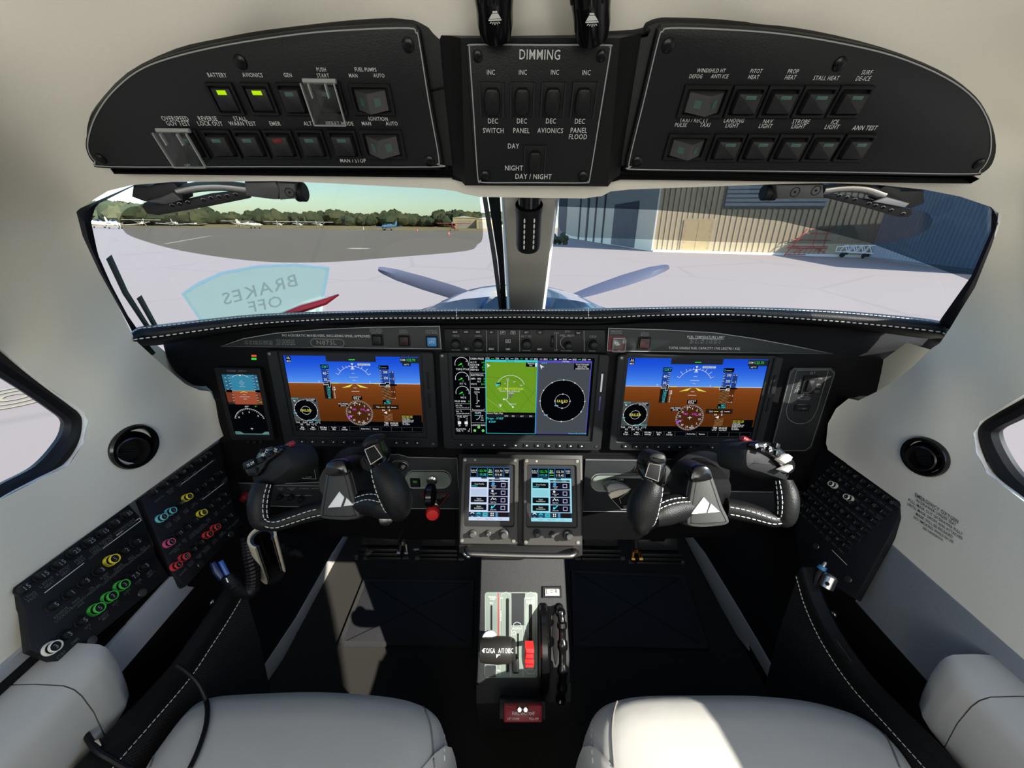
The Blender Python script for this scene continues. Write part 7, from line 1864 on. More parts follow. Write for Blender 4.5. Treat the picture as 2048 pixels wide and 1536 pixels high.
# trim wheel
g = thing('trim_wheel', 'glossy black trim wheel rising through the pedestal beside the quadrant plate', 'wheel', tuple(PED.at(*PED.px(1087, 1290))))
cw = PED.at(*PED.px(1087, 1296, 0), -.045); mb = MB(); ra = .085
mb.lathe(cw - Vector((.009, 0, 0)), (1, 0, 0), [(ra * .7, 0), (ra * .97, .001), (ra, .004), (ra, .013), (ra * .97, .016), (ra * .7, .017)], M_GLOSSB, 64, False, False); mb.build('wheel', g)
mb = MB(); mb.prism(PED, uvs(PED, spline([(1084, 1217), (1094, 1235), (1099, 1290), (1095, 1345), (1088, 1371), (1080, 1345), (1077, 1290), (1080, 1235)], 4, True), .001), 0, .0015, M_DARK); mb.build('slot', g)
g = thing('rudder_trim_switch', 'pale lit L R rudder trim switch at the top of the pedestal', 'switch', tuple(PED.at(*PED.px(1104, 1183))))
mb = MB(); q = uvs(PED, [(1085, 1172), (1122, 1172), (1123, 1195), (1085, 1195)]); mb.ring(PED, q, inset(q, .0035), 0, .004, M_BLK, .0008); mb.build('frame', g)
mb = MB(); q2 = inset(q, .004); mb.prism(PED, q2, 0, .007, mat('pale_rocker', (205, 206, 196), .4, var=.04), .0015); mb.build('rocker', g)
mb = MB(); T(mb, PED, 'L', 1094, 1183, 8, M_DARK, h=.0075); T(mb, PED, 'R', 1113, 1183, 8, M_DARK, h=.0075); pline(mb, [(1100, 1181), (1107, 1181)], 1.2, .0075, M_DARK, False, PED); pline(mb, [(1100, 1185), (1107, 1185)], 1.2, .0075, M_DARK, False, PED); mb.build('lettering', g)
g = thing('fuel_valve_handle', 'black beaded rod handle in a slot along the copilot side of the pedestal', 'handle', tuple(PED.at(*PED.px(1120, 1320))))
P = [PED.at(*PED.px(x, y, h), h) for x, y, h in ((1117, 1214, -.004), (1121, 1226, .022), (1124, 1250, .028), (1125, 1290, .028), (1125, 1340, .028), (1124, 1375, .018), (1121, 1400, .004))]
mb = MB(); q = spline([tuple(p) for p in P], 8); mb.tube(q, [.0062 + (.0026 if i % 8 in (0, 1, 7) else 0) for i in range(len(q))], M_GLOSSB, 14); mb.build('rod', g)
mb = MB(); mb.prism(PED, uvs(PED, spline([(1107, 1222), (1112, 1213), (1120, 1213), (1125, 1222), (1126, 1250), (1118, 1300), (1112, 1330), (1106, 1300), (1104, 1250)], 3, True)), 0, .0012, M_DARK, .0004); mb.build('slot', g)
g = thing('fuel_shutoff', 'dark red FUEL SHUTOFF cover at the foot of the pedestal', 'placard', tuple(at(1046, 1440, .58)))
FP = PL(at(1046, 1428, .60), (1, 0, 0), (0, .8, .62))
mb = MB(); mb.prism(FP, uvs(FP, rrect(1007, 1410, 1085, 1446, 4)), -.02, 0, mat('shutoff_red', (128, 22, 34), .45, var=.08, scale=60), .003); mb.box(FP, *FP.px(997, 1447), *FP.px(1094, 1408), -.06, -.02, M_BLK, .003); mb.build('cover', g)
mb = MB(); T(mb, FP, 'FUEL SHUTOFF', 1047, 1427, 6.6, M_LEGEND, h=.0006, sx=.85); T(mb, FP, 'LIFT COVER', 1027, 1437.5, 4.6, M_LEGEND, h=.0006); T(mb, FP, 'PULL OFF', 1068, 1437.5, 4.6, M_LEGEND, h=.0006); mb.build('lettering', g)
for x in (1039, 1051): mb = MB(); mb.lathe(FP.at(*FP.px(x, 1418), 0), FP.n, [(.0045, 0), (.0045, .004), (.003, .006)], M_CHROME, 14); mb.build('pin', g)
# ------------------------------------------------------------------ footwell: mats, sills, lower side walls
def zpl(z): return PL((0, 0, z), (1, 0, 0), (0, 1, 0))
def onz(px, py, z): r = ray(px, py); return CAM + r * ((z - CAM.z) / r.z)
def floor_mat(label, pts):
    FPl = zpl(.006); q = [onz(x, y, .006) for x, y in pts]; c = sum(q, Vector()) / 4
    t = thing('floor_mat', label, 'floor mat', (c.x, c.y, 0))
    mb = MB(); mb.prism(FPl, [(p.x, p.y) for p in q], -.006, 0, M_MATV, .002); mb.build('mat', t)
    mb = MB(); mb.strip(FPl, inset([(p.x, p.y) for p in q], .006), .010, .0012, mat('mat_binding', (48, 47, 46), .8, bump=.4, scale=900), True)
    d = [(p.x, p.y) for p in q]
    for a, b in ((0, 2), (1, 3)): mb.strip(FPl, [(d[a][0] * .95 + d[b][0] * .05, d[a][1] * .95 + d[b][1] * .05), (d[a][0] * .05 + d[b][0] * .95, d[a][1] * .05 + d[b][1] * .95)], .0025, .0008, M_DARK)
    mb.build('binding', t)
floor_mat('black ribbed floor mat in the pilot footwell with sun falling across it', [(727, 1158), (948, 1160), (944, 1292), (674, 1291)])
floor_mat('black floor mat with crossed creases in the copilot footwell', [(1142, 1140), (1368, 1150), (1418, 1298), (1146, 1292)])
M_SIDE = mat('black_side_carpet', (14, 14, 15), .95, bump=.6, scale=700, var=.3)
M_SILL = mat('pale_sill', (168, 166, 160), .5, var=.04, scale=30)
XL, XR = -.535, .575
for nm, X, sg in (('trim_2', XL, 1), ('trim_3', XR, -1)):
    SPL = PL((X, 0, 0), (0, 1, 0), (0, 0, 1)) if sg > 0 else PL((X, 0, 0), (0, -1, 0), (0, 0, 1))
    mb = MB(); mb.box(SPL, -1.6 * sg, 0, 1.19 * sg, CAMH - .46 if sg > 0 else CAMH - .46, -.01, 0, M_SIDE); struct(mb.build(nm), 'black carpeted lower sidewall on the ' + ('pilot' if sg > 0 else 'copilot') + ' side')
def sill(label, pts, X, sg):
    SPL = PL((X, 0, 0), (0, sg, 0), (0, 0, 1))
    t = thing('sill_strip', label, 'trim strip', tuple(SPL.at(*SPL.px(*pts[0]))))
    mb = MB(); mb.prism(SPL, uvs(SPL, pts, .004), .0005, .004, M_SILL, .001); mb.build('strip', t)
sill('pale sill strip along the pilot footwell edge', [(709, 1042), (666, 1107), (594, 1235), (505, 1370), (530, 1372), (591, 1282), (593, 1262), (597, 1278), (620, 1237), (666, 1146), (702, 1076), (714, 1044)], XL, 1)
sill('grey sill strip along the copilot footwell edge', [(1367, 1071), (1391, 1118), (1437, 1206), (1474, 1272), (1497, 1301), (1494, 1283), (1545, 1372), (1566, 1374), (1510, 1276), (1474, 1215), (1408, 1106), (1381, 1071)], XR, -1)
# ------------------------------------------------------------------ circuit breaker panels
CBL = PL((-.552, .4, CAMH - .383), (0, 1, 0), (-.05, 0, .096))
CBR = PL((.594, .4, CAMH - .383), (0, -1, 0), (.05, 0, .096))
_cb = {}
def breaker_mesh(r, m, key):
    if key in _cb: return _cb[key]
    mb = MB(); mb.lathe((0, 0, 0), (0, 0, 1), [(r * 1.25, 0), (r * 1.25, .0015), (r * 1.0, .002), (r * 1.0, .009), (r * .85, .0105), (r * .3, .0108)], m, 16)
    o = mb.build('circuit_breaker'); me = o.data; bpy.data.objects.remove(o); _cb[key] = me; return me
def collar_mesh(r, m, key):
    if key in _cb: return _cb[key]
    mb = MB(); mb.lathe((0, 0, 0), (0, 0, 1), [(r * 1.5, 0), (r * 1.5, .003), (r * 1.4, .0045), (r * 1.2, .0045), (r * 1.18, .002)], m, 22, False, False)
    mb.lathe((0, 0, 0), (0, 0, 1), [(r * 1.22, .0085), (r * 1.22, .0112), (r * 1.02, .0114), (r * 1.02, .0085)], m, 22, False, False)
    o = mb.build('collar'); me = o.data; bpy.data.objects.remove(o); _cb[key] = me; return me
CCOL = dict(y=mat('yellow_collar', (228, 212, 62), .4, var=.05), c=mat('cyan_collar', (110, 196, 205), .4, var=.05), p=mat('pink_collar', (200, 86, 130), .4, var=.05), r=mat('red_collar', (205, 62, 62), .4, var=.05), g=mat('green_collar', (70, 178, 70), .4, var=.05), w=mat('white_collar', (222, 222, 212), .4, var=.05))
CNAME = dict(y='yellow', c='cyan', p='pink', r='red', g='green', w='white')
M_DIM = mat('dim_legend_paint', (88, 90, 90), .5, var=.04, scale=300)
M_CB = mat('breaker_panel_black', (20, 21, 24), .5, bump=.06, scale=800)
def breaker_panel(label, pl, poly, items, lines, texts, screws, sz):
    t = thing('breaker_panel', label, 'breaker panel', tuple(pl.at(*uvs(pl, [poly[0]])[0])))
    root = Vector(t.location)
    mb = MB(); mb.prism(pl, uvs(pl, poly), -.012, 0, M_CB, .001); mb.build('faceplate', t)
    mbt = MB()
    for x, y, n, c in items:
        u, v = pl.px(x, y, .0105); rr = .0049 * sz
        o = bpy.data.objects.new('circuit_breaker', breaker_mesh(rr, M_BLK, ('b', sz))); COL.objects.link(o); o.parent = t
        m_ = pl.mat(u, v, 0); m_.translation -= root; o.matrix_local = m_
        if c:
            k = bpy.data.objects.new('collar', collar_mesh(rr, CCOL[c], (c, sz))); COL.objects.link(k); k.parent = o; k['label'] = CNAME[c] + ' ring around the breaker'
        if n: mbt.text(pl, n, u, v, rr * 1.1, .0112, M_LEGD)
    for n, x, y, hp in texts: u, v = pl.px(x, y, .0006); mbt.text(pl, n, u, v, hp * .76, .0006, M_DIM)
    mbt.build('lettering', t)
    if lines:
        mb = MB()
        for a in lines: mb.strip(pl, uvs(pl, a, .0005), .0009, .0005, M_LEGEND)
        mb.build('divider_line', t)
    for x, y in screws:
        u, v = pl.px(x, y, 0); mb = MB(); mb.lathe(pl.at(u, v, 0), pl.n, [(.0055, 0), (.005, .001), (.002, .0012)], M_STEEL, 12); mb.build('screw', t)
    return t
rear = [(90, 1148, '15', 0), (53, 1174, '15', 0), (124, 1125, '15', 0), (154, 1101, '25', 0), (184, 1081, '25', 0), (211, 1062, '15', 0), (236, 1043, '3', 0), (259, 1026, '35', 0),
        (113, 1208, '5', 0), (146, 1184, '1', 0), (175, 1160, '3', 0), (205, 1138, '3', 0), (230, 1117, '5', 'y'), (254, 1099, '2', 0), (278, 1081, '2', 0),
        (112, 1292, '3', 'w'), (140, 1267, '3', 0), (171, 1239, '5', 0), (200, 1215, '5', 'g'), (226, 1191, '3', 'g'), (250, 1168, '3', 'g'), (272, 1150, '7.5', 0), (294, 1130, '3', 0)]
rt = [('LTNG\nPROT', 63, 1193, .0042), ('L PITOT\nHEAT', 96, 1166, .0042), ('R PITOT\nHEAT', 129, 1142, .0042), ('PROP\nHEAT', 160, 1120, .0042), ('STALL\nHEAT', 190, 1098, .0042), ('SURFACE\nDE-ICE', 214, 1081, .0042), ('WINDSHIELD HEAT\nCONTROL  POWER', 251, 1054, .0036), ('ICE PROTECTION', 198, 1102, .0034),
      ('REVERSE\nLOCKOUT', 125, 1227, .004), ('FWD\nAVIONICS\nFAN', 157, 1205, .0038), ('OIL\nPRESSURE', 185, 1178, .004), ('BLEED\nAIR\nCONTROL', 213, 1155, .0038), ('CABIN\nPRESSURE', 239, 1136, .004), ('ECU\nCONTROL', 264, 1117, .004), ('ECU\nSOLENOID', 288, 1098, .004),
      ('STBY\nBUS', 126, 1311, .0042), ('DME', 150, 1282, .004), ('WX\n1', 178, 1255, .004), ('AUDIO\nMKR', 209, 1232, .004), ('ADC\n1', 233, 1208, .004), ('AHRS\n1', 256, 1185, .004), ('COM\n1', 279, 1165, .004), ('MFD\nNAV 1', 301, 1146, .004)]
breaker_panel('rear breaker panel on the pilot side with three green ringed breakers', CBL, [(30, 1174), (258, 1009), (266, 1018), (291, 1046), (312, 1110), (338, 1153), (128, 1327), (60, 1300), (50, 1220)], rear, [[(89, 1186), (168, 1126)], [(206, 1097), (282, 1041)], [(233, 1071), (245, 1062)], [(272, 1041), (279, 1036), (283, 1041)]], rt, [(184, 1281), (285, 1185)], 1.0)
fr = []
for L, cols, ns in ((((312, 982), (334, 967), (353, 954), (368, 943), (383, 932), (401, 920), (411, 913), (421, 906)), '        ', ('5', '5', '5', '10', '5', '5', '5', '5')),
                    (((329, 1033), (347, 1020), (364, 1005), (380, 992), (396, 980), (411, 969), (425, 958), (442, 944)), 'cc y    ', ('5', '5', '10', '5', '7', '3', '2', '2')),
                    (((344, 1083), (361, 1065), (379, 1052), (395, 1039), (409, 1024), (424, 1011), (439, 998), (451, 988)), 'p   y   ', ('5', '15', '2', '7', '10', '5', '3', '3')),
                    (((358, 1129), (374, 1112), (391, 1097), (405, 1083), (421, 1067), (436, 1053), (451, 1040), (463, 1030)), 'rr  rr  ', ('5', '25', '3', '3', '5', '5', '3', '2'))):
    for (x, y), c, n in zip(L, cols, ns): fr.append((x, y, n, c.strip() or 0))
ftx = []
for i, n in enumerate(('ESSENTIAL', 'HEATED\nSTALL', 'AUDIO\nAMP', 'PITCH\nTRIM', 'CABIN\nFAN', 'TAIL\nLIGHT', 'STEREO', 'USB')): ftx.append((n, fr[i][0] + 7, fr[i][1] + 15, .0036))
for i, n in enumerate(('L FUEL\nPUMP', 'R FUEL\nPUMP', 'GEAR\nPUMP', 'FLAP\nMOTOR', 'VENT', 'NAV\nLIGHT', 'ICE\nLIGHT', 'LANDING\nLIGHT')): ftx.append((n, fr[8 + i][0] + 8, fr[8 + i][1] + 17, .0036))
for i, n in enumerate(('GENERATOR\nFIELD', 'BUS\nTIE', 'STARTER\nSOLENOID', 'STANDBY\nALTERNATOR', 'FUEL\nQTY', 'AUX\nBUS', 'START', 'RELAY')): ftx.append((n, fr[16 + i][0] + 8, fr[16 + i][1] + 16, .0036))
for i, n in enumerate(('ADAHRS', 'AUTO\nPILOT', 'BLEED\nOFF', 'BATTERY\nCHARGE', 'YAW\nSERVO', 'GEAR\nCONTROL', 'FLAPS', 'IGNITION')): ftx.append((n, fr[24 + i][0] + 8, fr[24 + i][1] + 15, .0036))
breaker_panel('forward breaker panel on the pilot side with cyan, yellow and red ringed breakers', CBL, [(282, 997), (440, 882), (452, 947), (468, 1020), (487, 1046), (372, 1173), (346, 1150)], fr, [[(362, 969), (426, 921)], [(405, 999), (448, 966)]], ftx, [(402, 1128), (462, 1068)], .85)
ri = []; rtx = []
def uvr(x, y): return CBR.px(x, y, 0)
c00, c10, c01 = np.array(uvr(1672, 925)), np.array(uvr(1784, 1005)), np.array(uvr(1624, 1100))
def pxof(u, v):
    p = CBR.at(u, v) - CAM; z = p.dot(_F); return 1024 + FPX * p.dot(_RR) / z, 768 - FPX * p.dot(_UU) / z
for r_ in range(6):
    for k in range(9):
        q = c00 + (c10 - c00) * (k / 8 * (1 + .09 * r_ * 0)) + np.array([0, -.0195 * r_]); x, y = pxof(*q)
        c = 0
        ri.append((x, y, ('5', '3', '2', '10', '5', '7', '3', '5', '15')[(k + r_) % 9], c))
        rtx.append((('COM 2', 'NAV 2', 'PFD 2', 'XPDR 2', 'ADC 2', 'AHRS 2', 'GIA 2', 'AUDIO', 'DATA\nLINK')[(k * 2 + r_) % 9], x - 6, y + 12, .0036))
ri += [(1661, 967, '5', 'w'), (1692, 993, '5', 'w')]
ri = [q for q in ri if q[3] or min(math.hypot(q[0] - 1661, q[1] - 967), math.hypot(q[0] - 1692, q[1] - 993)) > 12]
breaker_panel('breaker panel in shade on the copilot side with two white ringed breakers', CBR, [(1640, 893), (1654, 902), (1800, 1004), (1797, 1034), (1774, 1082), (1710, 1198), (1600, 1130), (1590, 1060)], ri, [[(1664, 1100), (1694, 1130)]], rtx, [(1696, 1158), (1632, 1092)], .8)
# dark trough under the rear breaker panel and grey side trims
GL_ = PL((-.50, 0, 0), (0, 1, 0), (0, 0, 1))
def trim_plate(name, label, pl, poly, m, h=.006):
    mb = MB(); mb.prism(pl, uvs(pl, poly), -h, 0, m, .0015); return tag(mb.build(name), label, 'trim panel')
trim_plate('side_trim', 'grey vinyl trim band between the rear breaker panel and the map pocket on the pilot side', GL_, [(348, 1151), (364, 1150), (377, 1172), (390, 1174), (205, 1391), (180, 1400), (150, 1370), (185, 1330)], M_GREYTRIM)
trim_plate('side_trim', 'grey vinyl trim corner behind the armrest on the pilot side', PL((-.545, 0, 0), (0, 1, 0), (0, 0, 1)), [(84, 1262), (133, 1329), (40, 1420), (0, 1450), (-120, 1560), (-120, 1440), (0, 1338), (80, 1268)], M_GREYTRIM)
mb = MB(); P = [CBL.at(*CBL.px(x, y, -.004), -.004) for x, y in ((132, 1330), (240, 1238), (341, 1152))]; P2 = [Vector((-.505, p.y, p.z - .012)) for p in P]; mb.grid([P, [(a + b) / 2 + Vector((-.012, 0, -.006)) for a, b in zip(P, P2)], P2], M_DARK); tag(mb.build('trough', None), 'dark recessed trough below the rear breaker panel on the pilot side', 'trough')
GR_ = PL((.562, 0, CAMH - .5), (0, -1, 0), (.03, 0, .106))
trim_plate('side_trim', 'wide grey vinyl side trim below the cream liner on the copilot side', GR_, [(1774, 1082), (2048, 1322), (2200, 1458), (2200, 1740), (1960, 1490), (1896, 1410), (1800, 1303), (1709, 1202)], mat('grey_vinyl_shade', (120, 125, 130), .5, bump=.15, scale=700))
# armrests
def armrest(label, X0_, X1_, y1, z0, z1, sg):
    t = thing('armrest', label, 'armrest', ((X0_ + X1_) / 2, y1, CAMH + z0))
    def body(ya, yb, g, name, nose):
        mb = MB(); secs = []
        ys_ = [ya + (yb - ya) * k / 10 for k in range(11)]
        if nose: ys_ += [yb + .012, yb + .022, yb + .028]
        for i, y in enumerate(ys_):
            k = 1.0 if i <= 10 else (0.97, .90, .78)[i - 11]
            xc = (X0_ + X1_) / 2; w = (X1_ - X0_) / 2 * k * g; h = (z1 - z0); zc = CAMH + z1
            prof = [(-1, -h), (-1.0, -.016), (-.93, -.006), (-.75, -.0005), (0, .0015), (.72, -.0005), (.93, -.007), (1.02, -.018), (1.05, -h * .5), (.9, -h)]
            secs.append([Vector((xc + p[0] * w * sg, y, zc + p[1] * (1 if p[1] > -.02 else 1) * k)) for p in prof])
        mb.grid(secs, M_LEATHG, cv=True)
        for s_ in (secs[0], secs[-1]): mb.add(s_, [list(range(len(s_)))], M_LEATHG)
        return mb.build(name, t, sharp=50)
    body(-.35, y1 - .035, 1.0, 'pad', False); body(y1 - .0335, y1 - .018, 1.0, 'end_cap', True)
armrest('grey leather armrest on the pilot side wall', -.552, -.468, .292, -.56, -.464, 1)
armrest('grey leather armrest on the copilot side wall', .508, .592, .292, -.56, -.464, -1)
# ------------------------------------------------------------------ map pockets
def pocket(label, rim, mesh_poly, X, sg, rimw):
    PP = PL((X, 0, 0), (0, sg, 0), (0, 0, 1))
    t = thing('map_pocket', label, 'map pocket', tuple(PP.at(*PP.px(*rim[len(rim) // 2]))))
    P = [PP.at(*PP.px(x, y), 0) for x, y in spline(rim, 5)]
    mb = MB(); secs = []
    for p in P:
        secs.append([p + Vector((-.022 * sg, 0, -.06)), p + Vector((-.024 * sg, 0, .002)), p + Vector((-.018 * sg, 0, .007)), p + Vector((0, 0, .006)), p + Vector((.003 * sg, 0, 0)), p + Vector((.003 * sg, 0, -rimw))])
    mb.grid(secs, M_LEATHB); mb.build('rim', t)
    mb = MB(); lw = [[p + Vector((.001 * sg, 0, -rimw + .004)), p + Vector((-.004 * sg, 0, -.14)), p + Vector((-.02 * sg, 0, -.30))] for p in P]
    mb.grid(lw, M_MESHF); mb.build('mesh_face', t)
    stitches([s_[5] + Vector((.0012 * sg, 0, .004)) for s_ in secs], .0008, .006, .0045).build('stitching', t)
    return t
m = mat('pocket_mesh_fabric', (20, 20, 21), .8)
tn = m.node_tree; b_ = tn.nodes['Principled BSDF']; tcn = tn.nodes.new('ShaderNodeTexCoord'); ckr = tn.nodes.new('ShaderNodeTexChecker'); ckr.inputs['Scale'].default_value = 420; ckr.inputs['Color1'].default_value = (.03, .03, .032, 1); ckr.inputs['Color2'].default_value = (.006, .006, .006, 1); tn.links.new(tcn.outputs['Object'], ckr.inputs['Vector']); tn.links.new(ckr.outputs['Color'], b_.inputs['Base Color'])
M_MESHF = m
pocket('black leather edged mesh map pocket below the grey trim on the pilot side', [(484, 1166), (450, 1222), (410, 1282), (366, 1345), (300, 1420), (240, 1486), (180, 1552)], None, -.44, 1, .018)
pocket('black leather edged mesh map pocket below the grey trim on the copilot side', [(1602, 1140), (1622, 1205), (1658, 1278), (1715, 1360), (1790, 1440), (1870, 1526), (1900, 1560)], None, .48, -1, .018)
# ------------------------------------------------------------------ seats
CUSH = []
def seat(label, outline_, z, sg, seam_in, seam_out):
    q = [onz(x, y, CAMH + z) for x, y in outline_]
    pts = [(p.x, p.y) for p in q]
    back = [(pts[-1][0], -.22), (pts[0][0], -.22)]
    ctrl = pts + back
    poly = spline(ctrl, 5, True)
    c = (np.array(poly).min(0) + np.array(poly).max(0)) / 2
    t = thing('seat', label, 'seat', (c[0], c[1], .25))
    mb = MB(); ZP = zpl(CAMH + z)
    prof = [(-.004, -.26), (-.006, -.16), (0, -.07), (.004, -.04), (.014, -.018), (.030, -.006), (.055, .0), (.09, .004), (.13, .007)]
    rings = []
    base = np.array(poly if area2(poly) > 0 else poly[::-1])
    for d, h in prof:
        r_ = np.array(inset([tuple(x) for x in base], .001)) if False else base + (c - base) * 0
        # move every point towards the centre by d metres
        v = c - base; ln = np.linalg.norm(v, axis=1, keepdims=True); r_ = base + v / ln * d
        rings.append([ZP.at(a, b, h) for a, b in r_])
    for k in (.55, .3, .1):
        r_ = c + (base + (c - base) / np.linalg.norm(c - base, axis=1, keepdims=True) * .13 - c) * k
        rings.append([ZP.at(a, b, .010 + .004 * (1 - k)) for a, b in r_])
    mb.grid(rings, M_LEATHG, cv=True); mb.add(rings[-1], [list(range(len(rings[-1])))], M_LEATHG)
    tree = BVHTree.FromPolygons([tuple(p) for p in mb.v], mb.f)
    CUSH.append(tree); mb.build('cushion', t, sharp=60)
    def ln(px_pts, *_):
        P = []
        for x, y in spline(px_pts, 6):
            h = tree.ray_cast(CAM, ray(x, y).normalized())
            if h[0] is not None: P.append(tuple(h[0] + h[1] * (.0006 if h[1].dot(ray(x, y)) < 0 else -.0006)))
        return P
    for s_ in seam_in:
        mb = MB(); mb.tube(ln(s_, 0, 0, 0), .0010, mat('seam_grey', (120, 118, 112), .6, var=.05, scale=100), 8); mb.build('piping', t)
    for s_ in seam_out: stitches(ln(s_, 0, 0, 0), .0011, .008, .005).build('stitching', t)
    mb = MB(); mb.box(LOCAL, min(p[0] for p in poly) + .05, -.05, max(p[0] for p in poly) - .05, max(p[1] for p in poly) - .08, .0, CAMH + z - .2, M_DARK, .01); mb.build('seat_base', t)
    return t
seat('pale grey leather pilot seat cushion in shade with a black cable lying on it', [(255, 1536), (290, 1482), (330, 1430), (362, 1392), (392, 1368), (430, 1356), (500, 1350), (620, 1345), (720, 1349), (800, 1358), (848, 1372), (878, 1398), (892, 1440), (897, 1490), (896, 1536)], -.57, 1,
     [[(398, 1360), (372, 1392), (350, 1420), (322, 1450), (315, 1490), (300, 1536)], [(825, 1364), (840, 1400), (860, 1450), (868, 1536)]], [[(862, 1382), (880, 1420), (888, 1470), (888, 1530)]])
seat('pale grey leather copilot seat cushion with a sunlit inner corner', [(1176, 1536), (1173, 1490), (1174, 1450), (1180, 1408), (1200, 1378), (1232, 1362), (1290, 1354), (1400, 1352), (1500, 1353), (1600, 1362), (1680, 1380), (1740, 1404), (1790, 1442), (1826, 1486), (1852, 1536)], -.57, -1,
     [[(1252, 1359), (1250, 1378), (1232, 1410), (1224, 1460), (1228, 1536)], [(1660, 1380), (1720, 1420), (1770, 1470), (1800, 1536)]], [[(1212, 1376), (1192, 1410), (1184, 1470), (1186, 1530)]])
# ------------------------------------------------------------------ air vents
def vent(px, py, label, off):
    pl = liner_pl(px, py); t = thing('air_vent', label, 'air vent', tuple(pl.o))
    s_ = pl.scale(px, py); R_ = 46 * s_
    mb = MB(); prof = [(R_ * 1.02, -.001), (R_ * 1.03, .003), (R_ * .97, .006), (R_ * .84, .006), (R_ * .80, .003), (R_ * .78, -.012), (R_ * .70, -.03)]
    mb.lathe(pl.o, pl.n, prof, M_GLOSSB, 40, False, True); mb.build('ring', t)
    u, v = pl.px(px + off[0], py + off[1], 0); c = pl.at(u, v, -.004); ax = (pl.n + (CAM - c).normalized() * .5).normalized()
    mb = MB(); r = R_ * .64; mb.lathe(c, ax, [(r * 1.05, -.02), (r * 1.06, -.004), (r * 1.0, .006), (r * .9, .007), (r * .86, .004), (r * .85, -.014)], mat('satin_black', (26, 25, 26), .28, var=.05), 36, False, False); mb.build('nozzle', t)
    mb = MB(); mb.lathe(c - ax * .013, ax, [(r * .86, 0), (r * .5, .001), (r * .2, .002)], M_DARK, 30, True, True); mb.tube([c - ax * .010 - pl.ex * r * .5, c - ax * .008 + pl.ex * r * .5], .0022, M_BLK, 8); mb.build('flap', t)
vent(268, 893, 'round black air vent in the cream liner on the pilot side', (-1, 10)); vent(1850, 913, 'round black air vent in the cream liner on the copilot side', (-10, 4))
# ------------------------------------------------------------------ writing on the copilot liner
def liner_text(name, label, lines, pa, pb, down, hp, m_):
    """lines of text laid along the liner from pixel pa to pixel pb"""
    a, b = np.array(pa, float), np.array(pb, float); d = b - a; e = np.array(down, float)
    mb = MB()
    for i, (n, k) in enumerate(lines):
        tmp = MB(); tmp.text(LOCAL, n, 0, 0, 1.0, 0, m_, sx=.85); w = max(p.x for p in tmp.v) - min(p.x for p in tmp.v)
        sc_ = hp * k; ctr = a + d * .5 + e * i
        dn_ = d / np.linalg.norm(d); en = e / np.linalg.norm(e)
        V = [liner_pt(*(ctr + dn_ * p.x * sc_ - en * p.y * sc_), .9985) for p in tmp.v]
        mb.add(V, tmp.f, m_, False)
    return tag(mb.build(name), label, 'placard')
liner_text('oxygen_placard', 'black EMERGENCY OXYGEN placard lettering on the cream liner', [('EMERGENCY OXYGEN', 1.25), ('IN DRAWER UNDER SEAT', 1.), ('PULL MASK OUT OF DRAWER FULLY', .95), ('UNTIL MASK DROPS AND ATTACHES', .95), ('MASK WILL BE RELEASED', .95), ('NO SMOKING WHILE IN USE', .9), ('SEE HANDBOOK', .8)], (1832, 990), (1915, 1043), (-1.2, 8.6), 6.2, mat('dark_print', (62, 62, 60), .6))
# ------------------------------------------------------------------ loose things around the seats
def cyl_shell(mb, c, ax, r, L, a0, a1, th, m, n=22, e=None):
    ax = ax.normalized(); e = (e - ax * e.dot(ax)).normalized() if e is not None else ax.orthogonal().normalized(); g = ax.cross(e)
    secs = []
    for k in range(n + 1):
        a = R(a0 + (a1 - a0) * k / n); d = e * math.cos(a) + g * math.sin(a)
        secs.append([c + d * r, c + d * r + ax * L, c + d * (r - th) + ax * L, c + d * (r - th)])
    mb.grid(secs, m, cv=True); mb.add(secs[0], [[0, 1, 2, 3]], m); mb.add(secs[-1], [[0, 1, 2, 3]], m)
t = thing('cup_holder', 'beige split tube holder with a black lining beside the coiled cord', 'holder', tuple(at(530, 1140, .60)))
a = at(524, 1074, .585); b = at(546, 1146, .665); ax = b - a; L = ax.length; r = 25 / FPX * .585; face = (CAM - a) + Vector((.25, 0, .1))
mb = MB(); cyl_shell(mb, a, ax, r, L, 62, 318, .0035, M_BEIGE, 30, face); mb.build('shell', t)
mb = MB(); cyl_shell(mb, a + ax.normalized() * .004, ax, r - .0045, L * .94, 50, 330, .003, M_GLOSSB, 28, face); mb.build('lining', t)
mb = MB(); mb.lathe(b, ax, [(r * .9, -.004), (r * .9, .004)], M_BLK, 22); mb.build('base', t)
def coil(name, label, cat, pts, rc, rw, turns, m):
    t = thing(name, label, cat, tuple(at(*pts[0][:2], pts[0][2])))
    q = spline([tuple(at(x, y, z)) for x, y, z in pts], 30); P = [Vector(p) for p in q]
    out = []; N = Vector((0, 0, 1)); n = len(P); K = turns * 10
    for k in range(K + 1):
        f = k / K * (n - 1); i = min(int(f), n - 2); p = P[i].lerp(P[i + 1], f - i); tt = (P[i + 1] - P[i]).normalized(); N = (N - tt * N.dot(tt)).normalized(); B = tt.cross(N); a = 2 * math.pi * turns * k / K
        out.append(p + (N * math.cos(a) + B * math.sin(a)) * rc)
    mb = MB(); mb.tube(out, rw, m, 6); mb.build('coil', t); return t
coil('coiled_cord', 'thick black coiled cord looping from the beige holder down to the blue clip', 'cord', [(496, 1076, .60), (500, 1110, .60), (506, 1150, .60), (502, 1180, .60), (486, 1182, .595), (468, 1166, .59), (456, 1152, .59)], .0075, .0034, 34, M_RUBBER)
coil('coiled_cord', 'short black coiled cord between the beige holder and the sill strip', 'cord', [(546, 1087, .66), (565, 1098, .76), (582, 1104, .86), (602, 1109, .955)], .0075, .0034, 26, M_RUBBER)
t = thing('blue_clip', 'blue plastic clip beside the forward breaker panel', 'clip', tuple(at(440, 1140, .58)))
